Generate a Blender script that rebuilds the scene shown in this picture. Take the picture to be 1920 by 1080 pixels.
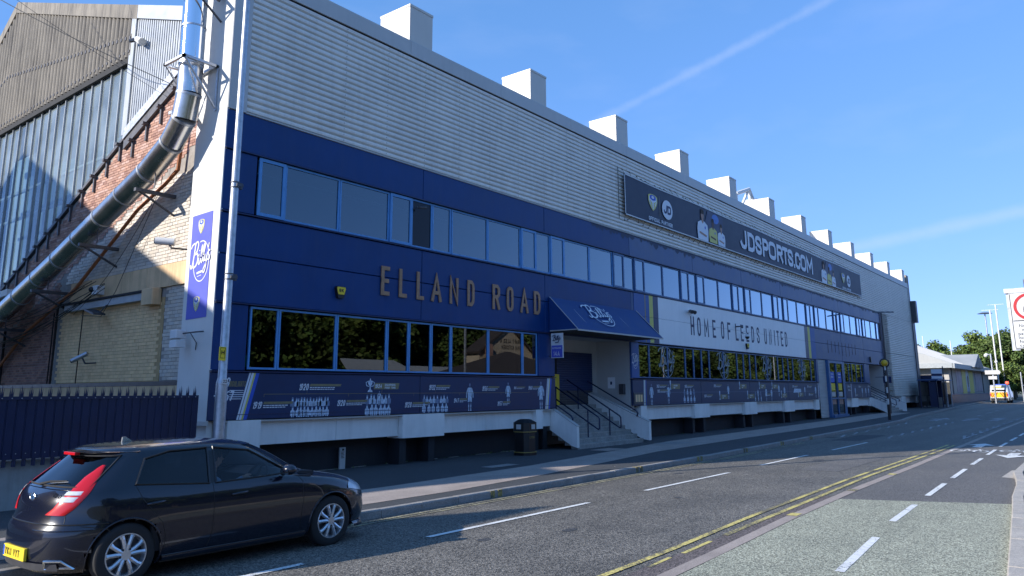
import bpy, bmesh, math, random
from mathutils import Vector, Matrix
random.seed(7)
for o in list(bpy.data.objects): bpy.data.objects.remove(o, do_unlink=True)
SC = bpy.context.scene
COL = SC.collection
R = math.radians
sin, cos, pi = math.sin, math.cos, math.pi

# ------------------------------------------------------------------ camera
YAW, PITCH, ROLL, FPX, CY = 0.668670706, 0.189555890, -0.00519861, 1418.63, 462.29
fw = Vector((cos(YAW)*cos(PITCH), sin(YAW)*cos(PITCH), sin(PITCH)))
rt0 = Vector((sin(YAW), -cos(YAW), 0)); up0 = rt0.cross(fw)
rt = rt0*cos(ROLL) + up0*sin(ROLL); up = rt.cross(fw)
cd = bpy.data.cameras.new('camera'); cam = bpy.data.objects.new('camera', cd); COL.objects.link(cam)
cd.sensor_fit = 'HORIZONTAL'; cd.sensor_width = 36.0; cd.lens = 36.0*FPX/1920.0
cd.shift_y = -(540-CY)/1920.0
cd.clip_start = 0.05; cd.clip_end = 6000
cam.matrix_world = Matrix(((rt.x, up.x, -fw.x, 0), (rt.y, up.y, -fw.y, 0), (rt.z, up.z, -fw.z, 1.92), (0, 0, 0, 1)))
SC.camera = cam
SC.render.resolution_x = 1024; SC.render.resolution_y = 576

# ------------------------------------------------------------------ sky, sun, exposure
SUN_AZ, SUN_EL = R(27.3), R(24.3)          # azimuth measured from the street axis
w = bpy.data.worlds.new('World'); SC.world = w; w.use_nodes = True
wn = w.node_tree; wn.nodes.clear()
sky = wn.nodes.new('ShaderNodeTexSky'); sky.sky_type = 'NISHITA'; sky.sun_disc = False
sky.sun_elevation = SUN_EL; sky.sun_rotation = math.atan2(-cos(SUN_AZ), sin(SUN_AZ))
sky.air_density = 0.7; sky.dust_density = 0.0; sky.ozone_density = 2.0; sky.altitude = 60
bg = wn.nodes.new('ShaderNodeBackground'); bg.inputs['Strength'].default_value = 0.125
wo = wn.nodes.new('ShaderNodeOutputWorld')
def wnode(t, **k):
    n = wn.nodes.new(t)
    for a, b in k.items(): setattr(n, a, b)
    return n
tc = wnode('ShaderNodeTexCoord')
# thin high cirrus and two vapour trails, part of the sky itself
def azel(a, e): return Vector((cos(R(e))*cos(R(a)), cos(R(e))*sin(R(a)), sin(R(e))))
def trail(a0, e0, a1, e1, width, strength, nscale):
    p, q = azel(a0, e0), azel(a1, e1)
    n = p.cross(q).normalized(); mid = (p+q).normalized(); half = math.acos(max(-1, min(1, p.dot(q))))/2
    d1 = wnode('ShaderNodeVectorMath', operation='DOT_PRODUCT'); wn.links.new(tc.outputs['Generated'], d1.inputs[0]); d1.inputs[1].default_value = n
    ab = wnode('ShaderNodeMath', operation='ABSOLUTE'); wn.links.new(d1.outputs['Value'], ab.inputs[0])
    nz = wnode('ShaderNodeTexNoise'); nz.inputs['Scale'].default_value = nscale; nz.inputs['Detail'].default_value = 5; nz.inputs['Roughness'].default_value = .6
    wn.links.new(tc.outputs['Generated'], nz.inputs['Vector'])
    wd = wnode('ShaderNodeMath', operation='MULTIPLY_ADD'); wn.links.new(nz.outputs['Fac'], wd.inputs[0]); wd.inputs[1].default_value = width*1.6; wd.inputs[2].default_value = width*0.2
    dv = wnode('ShaderNodeMath', operation='DIVIDE'); wn.links.new(ab.outputs[0], dv.inputs[0]); wn.links.new(wd.outputs[0], dv.inputs[1])
    mr = wnode('ShaderNodeMapRange'); mr.interpolation_type = 'SMOOTHSTEP'; wn.links.new(dv.outputs[0], mr.inputs['Value'])
    mr.inputs['From Min'].default_value = 1.0; mr.inputs['From Max'].default_value = 0.0; mr.inputs['To Min'].default_value = 0; mr.inputs['To Max'].default_value = strength
    d2 = wnode('ShaderNodeVectorMath', operation='DOT_PRODUCT'); wn.links.new(tc.outputs['Generated'], d2.inputs[0]); d2.inputs[1].default_value = mid
    m2 = wnode('ShaderNodeMapRange'); m2.interpolation_type = 'SMOOTHSTEP'; wn.links.new(d2.outputs['Value'], m2.inputs['Value'])
    m2.inputs['From Min'].default_value = cos(half*1.15); m2.inputs['From Max'].default_value = cos(half*.75)
    mu = wnode('ShaderNodeMath', operation='MULTIPLY'); wn.links.new(mr.outputs[0], mu.inputs[0]); wn.links.new(m2.outputs[0], mu.inputs[1])
    n3 = wnode('ShaderNodeMapRange'); wn.links.new(nz.outputs['Fac'], n3.inputs['Value']); n3.inputs['From Min'].default_value = .1; n3.inputs['From Max'].default_value = .6
    m3 = wnode('ShaderNodeMath', operation='MULTIPLY'); wn.links.new(mu.outputs[0], m3.inputs[0]); wn.links.new(n3.outputs[0], m3.inputs[1])
    return m3.outputs[0]
T1 = trail(33.0, 19.4, 11.5, 27.2, 0.0085, 0.19, 24)
T2 = trail(18.5, 8.9, -14, 12.6, 0.012, 0.30, 9)
mp = wnode('ShaderNodeMapping'); mp.inputs['Scale'].default_value = (1.2, 3.5, 9); wn.links.new(tc.outputs['Generated'], mp.inputs['Vector'])
cz = wnode('ShaderNodeTexNoise'); cz.inputs['Scale'].default_value = 2.2; cz.inputs['Detail'].default_value = 6; wn.links.new(mp.outputs[0], cz.inputs['Vector'])
cm = wnode('ShaderNodeMapRange'); wn.links.new(cz.outputs['Fac'], cm.inputs['Value']); cm.inputs['From Min'].default_value = .52; cm.inputs['From Max'].default_value = .85; cm.inputs['To Max'].default_value = .09
s1 = wnode('ShaderNodeMath', operation='ADD'); wn.links.new(T1, s1.inputs[0]); wn.links.new(T2, s1.inputs[1])
s2 = wnode('ShaderNodeMath', operation='ADD', use_clamp=True); wn.links.new(s1.outputs[0], s2.inputs[0]); wn.links.new(cm.outputs[0], s2.inputs[1])
mx = wnode('ShaderNodeMix', data_type='RGBA'); wn.links.new(s2.outputs[0], mx.inputs[0]); tint = wnode('ShaderNodeMix', data_type='RGBA', blend_type='MULTIPLY'); tint.inputs[0].default_value = 1; tint.inputs[7].default_value = (1.06, 1.90, 3.1, 1); sepc = wnode('ShaderNodeSeparateColor'); comc = wnode('ShaderNodeCombineColor'); wn.links.new(sky.outputs[0], sepc.inputs[0])
for ci, ge in enumerate((.60, .45, .50)):      # softer sky gradient, as the camera recorded it
    pw = wnode('ShaderNodeMath', operation='POWER'); wn.links.new(sepc.outputs[ci], pw.inputs[0]); pw.inputs[1].default_value = ge; wn.links.new(pw.outputs[0], comc.inputs[ci])
wn.links.new(comc.outputs[0], tint.inputs[6]); wn.links.new(tint.outputs[2], mx.inputs[6]); mx.inputs[7].default_value = (4.0, 4.7, 6.4, 1)
wn.links.new(mx.outputs[2], bg.inputs['Color']); wn.links.new(bg.outputs[0], wo.inputs[0])

sl = bpy.data.lights.new('sun', 'SUN'); sl.energy = 5.0; sl.angle = R(0.5); sl.color = (1.0, 0.95, 0.87)
so = bpy.data.objects.new('sun', sl); COL.objects.link(so)
tosun = Vector((-cos(SUN_AZ)*cos(SUN_EL), sin(SUN_AZ)*cos(SUN_EL), sin(SUN_EL)))
so.rotation_euler = tosun.to_track_quat('Z', 'Y').to_euler(); so.location = (-30, 40, 60)
SC.view_settings.view_transform = 'Standard'; SC.view_settings.look = 'None'
SC.view_settings.exposure = 0.52; SC.view_settings.gamma = 1.0; SC.view_settings.use_curve_mapping = False

# ------------------------------------------------------------------ materials
def M(name, col, rough=.6, metal=0.0, var=.12, vscale=2.0, bump=0.0, bscale=60.0, spec=.5, tone=False, streak=0.0, streak_col=None, speck=0.0, coat=0.0, sscale=110.0, wear=0.0, tracks=0.0, dent=0.0):
    m = bpy.data.materials.new(name); m.use_nodes = True; nt = m.node_tree; nd = nt.nodes; L = nt.links.new
    b = nd['Principled BSDF']; b.inputs['Roughness'].default_value = rough; b.inputs['Metallic'].default_value = metal
    b.inputs['Specular IOR Level'].default_value = spec; b.inputs['Coat Weight'].default_value = coat; b.inputs['Coat Roughness'].default_value = .03
    g = nd.new('ShaderNodeNewGeometry')
    c = nd.new('ShaderNodeRGB'); c.outputs[0].default_value = (*col, 1); cur = c.outputs[0]
    def mixc(a, bcol, fac, mode='MIX'):
        x = nd.new('ShaderNodeMix'); x.data_type = 'RGBA'; x.blend_type = mode
        if isinstance(fac, float): x.inputs[0].default_value = fac
        else: L(fac, x.inputs[0])
        L(a, x.inputs[6])
        if isinstance(bcol, tuple): x.inputs[7].default_value = bcol
        else: L(bcol, x.inputs[7])
        return x.outputs[2]
    if tone:
        at = nd.new('ShaderNodeAttribute'); at.attribute_name = 'tone'
        cur = mixc(cur, at.outputs['Color'], 1.0, 'MULTIPLY')
    if var > 0:
        n = nd.new('ShaderNodeTexNoise'); n.inputs['Scale'].default_value = vscale; n.inputs['Detail'].default_value = 6; n.inputs['Roughness'].default_value = .62
        L(g.outputs['Position'], n.inputs['Vector'])
        r = nd.new('ShaderNodeMapRange'); L(n.outputs['Fac'], r.inputs['Value']); r.inputs['From Min'].default_value = .3; r.inputs['From Max'].default_value = .7
        r.inputs['To Min'].default_value = 1-var; r.inputs['To Max'].default_value = 1+var
        k = nd.new('ShaderNodeCombineColor')
        for i in range(3): L(r.outputs[0], k.inputs[i])
        cur = mixc(cur, k.outputs[0], 1.0, 'MULTIPLY')
        rr = nd.new('ShaderNodeMath'); rr.operation = 'MULTIPLY_ADD'; L(n.outputs['Fac'], rr.inputs[0]); rr.inputs[1].default_value = .22*min(1, rough*2); rr.inputs[2].default_value = max(.01, rough-.11*min(1, rough*2)); L(rr.outputs[0], b.inputs['Roughness'])
    if tracks > 0:      # polished wheel paths and older, paler or darker strips running along the road
        mpt = nd.new('ShaderNodeMapping'); mpt.inputs['Scale'].default_value = (.045, 1.15, 1); L(g.outputs['Position'], mpt.inputs['Vector'])
        nt_ = nd.new('ShaderNodeTexNoise'); nt_.inputs['Scale'].default_value = 1.0; nt_.inputs['Detail'].default_value = 5; nt_.inputs['Roughness'].default_value = .55; L(mpt.outputs[0], nt_.inputs['Vector'])
        rt_ = nd.new('ShaderNodeMapRange'); L(nt_.outputs['Fac'], rt_.inputs['Value']); rt_.inputs['From Min'].default_value = .35; rt_.inputs['From Max'].default_value = .65; rt_.inputs['To Min'].default_value = 1-tracks; rt_.inputs['To Max'].default_value = 1+tracks
        kt_ = nd.new('ShaderNodeCombineColor')
        for i in range(3): L(rt_.outputs[0], kt_.inputs[i])
        cur = mixc(cur, kt_.outputs[0], 1.0, 'MULTIPLY')
    if streak > 0:
        mpn = nd.new('ShaderNodeMapping'); mpn.inputs['Scale'].default_value = (2.2, 2.2, .22); L(g.outputs['Position'], mpn.inputs['Vector'])
        n2 = nd.new('ShaderNodeTexNoise'); n2.inputs['Scale'].default_value = 2.4; n2.inputs['Detail'].default_value = 7; n2.inputs['Roughness'].default_value = .7; L(mpn.outputs[0], n2.inputs['Vector'])
        r2 = nd.new('ShaderNodeMapRange'); L(n2.outputs['Fac'], r2.inputs['Value']); r2.inputs['From Min'].default_value = .47; r2.inputs['From Max'].default_value = .75; r2.inputs['To Max'].default_value = streak
        cur = mixc(cur, (*(streak_col or (.09, .08, .07)), 1), r2.outputs[0])
    hgt = None
    if speck > 0:
        v = nd.new('ShaderNodeTexVoronoi'); v.inputs['Scale'].default_value = sscale; L(g.outputs['Position'], v.inputs['Vector'])
        sp = nd.new('ShaderNodeSeparateColor'); L(v.outputs['Color'], sp.inputs[0])
        r3 = nd.new('ShaderNodeMapRange'); L(sp.outputs[0], r3.inputs['Value']); r3.inputs['From Min'].default_value = .0; r3.inputs['From Max'].default_value = 1.0
        r3.inputs['To Min'].default_value = 1-speck; r3.inputs['To Max'].default_value = 1+speck
        p3 = nd.new('ShaderNodeMath'); p3.operation = 'POWER'; L(r3.outputs[0], p3.inputs[0]); p3.inputs[1].default_value = 1.6
        k3 = nd.new('ShaderNodeCombineColor')
        for i in range(3): L(p3.outputs[0], k3.inputs[i])
        cur = mixc(cur, k3.outputs[0], 1.0, 'MULTIPLY'); hgt = v.outputs['Distance']
    if wear > 0:
        nw = nd.new('ShaderNodeTexNoise'); nw.inputs['Scale'].default_value = 28; nw.inputs['Detail'].default_value = 8; nw.inputs['Roughness'].default_value = .75; L(g.outputs['Position'], nw.inputs['Vector'])
        nw2 = nd.new('ShaderNodeTexNoise'); nw2.inputs['Scale'].default_value = 1.3; nw2.inputs['Detail'].default_value = 3; L(g.outputs['Position'], nw2.inputs['Vector'])
        ad = nd.new('ShaderNodeMath'); ad.operation = 'MULTIPLY_ADD'; L(nw2.outputs['Fac'], ad.inputs[0]); ad.inputs[1].default_value = .6; L(nw.outputs['Fac'], ad.inputs[2])
        rw = nd.new('ShaderNodeMapRange'); L(ad.outputs[0], rw.inputs['Value']); rw.inputs['From Min'].default_value = 1.0-wear*.35; rw.inputs['From Max'].default_value = 1.04-wear*.35; rw.inputs['To Max'].default_value = .85
        cur = mixc(cur, (.085,.08,.076,1), rw.outputs[0])
    L(cur, b.inputs['Base Color'])
    if dent > 0:
        nb = nd.new('ShaderNodeTexNoise'); nb.inputs['Scale'].default_value = .8; nb.inputs['Detail'].default_value = 2; L(g.outputs['Position'], nb.inputs['Vector'])
        bd = nd.new('ShaderNodeBump'); bd.inputs['Strength'].default_value = dent; bd.inputs['Distance'].default_value = .05; L(nb.outputs['Fac'], bd.inputs['Height']); L(bd.outputs[0], b.inputs['Normal'])
    if bump > 0:
        bm = nd.new('ShaderNodeBump'); bm.inputs['Strength'].default_value = bump; bm.inputs['Distance'].default_value = .01
        if hgt is None:
            n4 = nd.new('ShaderNodeTexNoise'); n4.inputs['Scale'].default_value = bscale; n4.inputs['Detail'].default_value = 5; L(g.outputs['Position'], n4.inputs['Vector']); hgt = n4.outputs['Fac']
        L(hgt, bm.inputs['Height']); L(bm.outputs[0], b.inputs['Normal'])
    return m
def GLASS(name, tint, ior=1.9, rough=.0, wob=.0, gcol=(.95,.97,1), double=0.0, dirt=0, dcol=(.4,.45,.45)):
    m = bpy.data.materials.new(name); m.use_nodes = True; nt = m.node_tree; nd = nt.nodes; L = nt.links.new; nd.clear()
    o = nd.new('ShaderNodeOutputMaterial'); t = nd.new('ShaderNodeBsdfTransparent'); t.inputs[0].default_value = (*tint, 1)
    g = nd.new('ShaderNodeBsdfGlossy'); g.inputs['Roughness'].default_value = rough; g.inputs['Color'].default_value = (*gcol, 1)
    f = nd.new('ShaderNodeFresnel'); f.inputs['IOR'].default_value = ior
    if wob > 0:
        ge = nd.new('ShaderNodeNewGeometry'); n = nd.new('ShaderNodeTexNoise'); n.inputs['Scale'].default_value = .9; n.inputs['Detail'].default_value = 1; L(ge.outputs['Position'], n.inputs['Vector'])
        bm = nd.new('ShaderNodeBump'); bm.inputs['Strength'].default_value = wob; bm.inputs['Distance'].default_value = .02; L(n.outputs['Fac'], bm.inputs['Height']); L(bm.outputs[0], g.inputs['Normal'])
    fo = f.outputs[0]
    if double > 0:      # two panes: 1-(1-F)^2, times the strength of the solar coating
        q1 = nd.new('ShaderNodeMath'); q1.operation = 'SUBTRACT'; q1.inputs[0].default_value = 1; L(fo, q1.inputs[1])
        q2 = nd.new('ShaderNodeMath'); q2.operation = 'MULTIPLY'; L(q1.outputs[0], q2.inputs[0]); L(q1.outputs[0], q2.inputs[1])
        q3 = nd.new('ShaderNodeMath'); q3.operation = 'SUBTRACT'; q3.inputs[0].default_value = 1; L(q2.outputs[0], q3.inputs[1])
        q4 = nd.new('ShaderNodeMath'); q4.operation = 'MULTIPLY'; q4.use_clamp = True; L(q3.outputs[0], q4.inputs[0]); q4.inputs[1].default_value = double; fo = q4.outputs[0]
    x = nd.new('ShaderNodeMixShader'); L(fo, x.inputs[0]); tout = t.outputs[0]
    if dirt > 0:
        df = nd.new('ShaderNodeBsdfDiffuse'); df.inputs[0].default_value = (*dcol, 1); xx = nd.new('ShaderNodeMixShader'); L(t.outputs[0], xx.inputs[1]); L(df.outputs[0], xx.inputs[2]); ng = nd.new('ShaderNodeNewGeometry'); nn_ = nd.new('ShaderNodeTexNoise'); nn_.inputs['Scale'].default_value = .9; nn_.inputs['Detail'].default_value = 6; L(ng.outputs['Position'], nn_.inputs['Vector']); md = nd.new('ShaderNodeMapRange'); L(nn_.outputs['Fac'], md.inputs['Value']); md.inputs['From Min'].default_value = .3; md.inputs['From Max'].default_value = .75; md.inputs['To Min'].default_value = dirt*.5; md.inputs['To Max'].default_value = dirt*1.4; L(md.outputs[0], xx.inputs[0]); tout = xx.outputs[0]
    L(tout, x.inputs[1]); L(g.outputs[0], x.inputs[2]); L(x.outputs[0], o.inputs[0])
    return m
def EMIT(name, col, s):
    m = bpy.data.materials.new(name); m.use_nodes = True; b = m.node_tree.nodes['Principled BSDF']
    b.inputs['Base Color'].default_value = (*col, 1); b.inputs['Emission Color'].default_value = (*col, 1); b.inputs['Emission Strength'].default_value = s
    return m

mt = dict(
 asphalt=M('asphalt', (.126,.115,.098), .72, var=.20, vscale=.55, tracks=.16, speck=.65, bump=.7, sscale=62),
 asphalt_dark=M('asphalt_dark', (.062,.063,.066), .8, var=.16, vscale=.8, speck=.3, bump=.5, sscale=90),
 asphalt_cycle=M('asphalt_cycle', (.125,.117,.108), .8, var=.12, vscale=.7, speck=.55, bump=.4, sscale=85),
 green_surface=M('green_surface', (.305,.305,.228), .85, tracks=.07, var=.12, vscale=.9, speck=.55, bump=.5, sscale=75),
 footway=M('footway', (.055,.058,.062), .85, var=.16, vscale=1.1, speck=.25, bump=.4, sscale=100),
 paving=M('paving', (.34,.285,.25), .85, var=.16, vscale=1.4, bump=.2, speck=.15, sscale=120),
 kerb=M('kerb', (.27,.255,.24), .8, var=.22, vscale=3, bump=.3, speck=.15),
 kerb_pale=M('kerb_pale', (.42,.38,.33), .8, var=.15, vscale=3, bump=.3, speck=.15),
 line_white=M('line_white', (.72,.72,.70), .7, var=.18, vscale=14, bump=.2, wear=.35),
 line_yellow=M('line_yellow', (.60,.50,.16), .75, var=.3, vscale=16, bump=.2, wear=.6),
 line_worn=M('line_worn', (.40,.41,.42), .75, var=.3, vscale=9, bump=.2, wear=.7),
 earth=M('earth', (.10,.11,.06), .95, var=.3, vscale=.3, bump=.3),
 concrete=M('concrete', (.30,.29,.27), .85, var=.25, vscale=1.5, bump=.3, streak=.5, streak_col=(.14,.13,.11)),
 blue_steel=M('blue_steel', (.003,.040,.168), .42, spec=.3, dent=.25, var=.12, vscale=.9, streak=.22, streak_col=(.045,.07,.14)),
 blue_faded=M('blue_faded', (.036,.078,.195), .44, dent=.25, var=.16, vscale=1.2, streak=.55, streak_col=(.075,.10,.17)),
 blue_stain=M('blue_stain', (.020,.032,.075), .6, var=.3, vscale=3),
 blue_dark=M('blue_dark', (.010,.022,.085), .4, var=.1),
 navy=M('navy', (.005,.013,.055), .42, var=.16, vscale=2, streak=.3, streak_col=(.015,.022,.05)),
 awning=M('awning', (.004,.042,.18), .55, var=.10, vscale=2, bump=.1, bscale=30),
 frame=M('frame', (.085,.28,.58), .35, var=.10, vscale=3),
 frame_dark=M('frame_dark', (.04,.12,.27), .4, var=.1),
 clad=M('clad', (.78,.75,.69), .42, dent=.12, var=.07, vscale=.8, streak=.28, streak_col=(.33,.32,.30)),
 trim_grey=M('trim_grey', (.50,.49,.47), .45, var=.06, vscale=.8, streak=.18, streak_col=(.32,.32,.31)),
 vent=M('vent', (.60,.56,.50), .5, var=.04, vscale=1, streak=.1, streak_col=(.4,.4,.38)),
 white_sheet=M('white_sheet', (.66,.65,.62), .5, var=.05, vscale=1, streak=.15, streak_col=(.5,.48,.44)),
 beam_white=M('beam_white', (.80,.78,.74), .5, var=.08, vscale=1.2, streak=.22, streak_col=(.33,.32,.30)),
 plinth=M('plinth', (.011,.013,.018), .7, var=.3, vscale=1.6, streak=.4, streak_col=(.03,.03,.032)),
 dark=M('dark', (.012,.013,.016), .8, var=.2),
 interior=M('interior', (.05,.052,.055), .9, var=.2, vscale=1.5),
 cement=M('cement', (.25,.225,.19), .9, var=.2, vscale=1.2, bump=.3, streak=1.0, streak_col=(.055,.052,.055)),
 alu_sheet=M('alu_sheet', (.40,.42,.44), .42, metal=.25, var=.08, streak=.2, streak_col=(.4,.4,.4)),
 steel=M('steel', (.85,.86,.88), .10, metal=1, var=.03, vscale=1.2, bump=.05, bscale=3),
 steel_worn=M('steel_worn', (.62,.60,.58), .26, metal=1, var=.18, vscale=2.5, bump=.12, bscale=4, streak=.3, streak_col=(.3,.28,.26)),
 galv=M('galv', (.45,.47,.50), .42, metal=.75, var=.22, vscale=9),
 steel_dark=M('steel_dark', (.10,.10,.11), .5, metal=.6, var=.2, vscale=6),
 rust=M('rust', (.42,.15,.06), .75, var=.25, vscale=8, bump=.2),
 brick_red=M('brick_red', (.43,.255,.195), .88, var=.10, vscale=30, tone=True, bump=.35, bscale=70),
 brick_cream=M('brick_cream', (.60,.54,.46), .55, var=.08, vscale=20, tone=True, bump=.2, streak=.35, streak_col=(.25,.21,.18)),
 brick_paint=M('brick_paint', (.84,.57,.30), .75, var=.09, vscale=4, tone=True, bump=.2, streak=.25, streak_col=(.30,.22,.12)),
 mortar=M('mortar', (.30,.27,.24), .95, var=.2, vscale=8),
 mortar_paint=M('mortar_paint', (.46,.31,.15), .9, var=.2, vscale=5),
 band=M('band', (.70,.48,.27), .8, var=.14, vscale=1.6, bump=.2, streak=.55, streak_col=(.28,.19,.10)),
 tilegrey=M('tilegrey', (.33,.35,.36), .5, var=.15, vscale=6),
 yellow=M('yellow', (.80,.60,.03), .5, var=.06),
 yellow_pale=M('yellow_pale', (.62,.56,.12), .5, var=.06),
 white=M('white', (.66,.66,.66), .5, var=.03),
 print_pale=M('print_pale', (.50,.60,.72), .5, var=.30, vscale=14),
 print_grey=M('print_grey', (.16,.22,.34), .5, var=.35, vscale=14),
 print_gold=M('print_gold', (.22,.19,.10), .5, var=.15, vscale=8),
 board_faded=M('board_faded', (.016,.036,.10), .42, var=.12, vscale=1.2),
 board_blue=M('board_blue', (.004,.026,.095), .42, var=.1),
 sign_white=M('sign_white', (.52,.53,.54), .5, var=.03),
 print_white=M('print_white', (.70,.73,.78), .5, var=.04),
 print_blue=M('print_blue', (.02,.09,.50), .5, var=.05),
 print_violet=M('print_violet', (.085,.10,.50), .5, var=.05),
 stripe_blue=M('stripe_blue', (.035,.10,.32), .5, var=.05),
 print_navy=M('print_navy', (.012,.020,.075), .5, var=.06),
 hol_white=M('hol_white', (.86,.85,.84), .45, var=.04, vscale=.8, streak=.14, streak_col=(.45,.47,.52)),
 bronze=M('bronze', (.36,.20,.11), .45, metal=.15, var=.2, vscale=8),
 banner=M('banner', (.020,.030,.060), .55, var=.08, vscale=3, bump=.15, bscale=6),
 skin=M('skin', (.42,.24,.17), .6, var=.08), skin_dark=M('skin_dark', (.12,.06,.04), .6, var=.08), hair=M('hair', (.05,.03,.02), .7, var=.1),
 skyprint=M('skyprint', (.05,.16,.50), .5, var=.3, vscale=4),
 black=M('black', (.010,.010,.011), .4, var=.15, vscale=6), rubber=M('rubber', (.018,.018,.019), .85, var=.12, vscale=9, bump=.2),
 gold=M('gold', (.30,.22,.06), .5, var=.15),
 step=M('step', (.30,.29,.27), .85, var=.22, vscale=3, bump=.3, speck=.2, streak=.35, streak_col=(.12,.11,.10)),
 shutter=M('shutter', (.010,.028,.105), .45, var=.08), red=M('red', (.42,.008,.012), .4, var=.05), orange=M('orange', (.75,.20,.02), .4, var=.05),
 leaf=M('leaf', (.095,.145,.040), .7, var=.28, vscale=.6, tone=True, spec=.2), leaf_dark=M('leaf_dark', (.066,.105,.033), .75, var=.30, vscale=.5, tone=True, spec=.2),
 bark=M('bark', (.14,.11,.08), .9, var=.25, vscale=5, bump=.4),
 roof_dark=M('roof_dark', (.075,.06,.055), .85, var=.2, vscale=4), shop_roof=M('shop_roof', (.33,.335,.33), .5, var=.1, vscale=.6, streak=.25, streak_col=(.22,.22,.21)),
 roof_pale=M('roof_pale', (.50,.51,.50), .55, var=.1, vscale=2),
 render_cream=M('render_cream', (.55,.46,.34), .8, var=.08), shopwall=M('shopwall', (.42,.40,.37), .8, var=.06, streak=.2),
 glass_up=GLASS('glass_up', (.12,.15,.20), 1.5, wob=.03, gcol=(.72,.90,1.0), double=1.45), glass_low=GLASS('glass_low', (.16,.16,.15), 1.75, wob=.015),
 glass_dark=GLASS('glass_dark', (.05,.06,.08), 1.35), glazing=None,
 shirt=M('shirt', (.20,.26,.36), .8, var=.1),
 lightpanel=EMIT('lightpanel', (1, .93, .74), 1.3),
)
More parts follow.
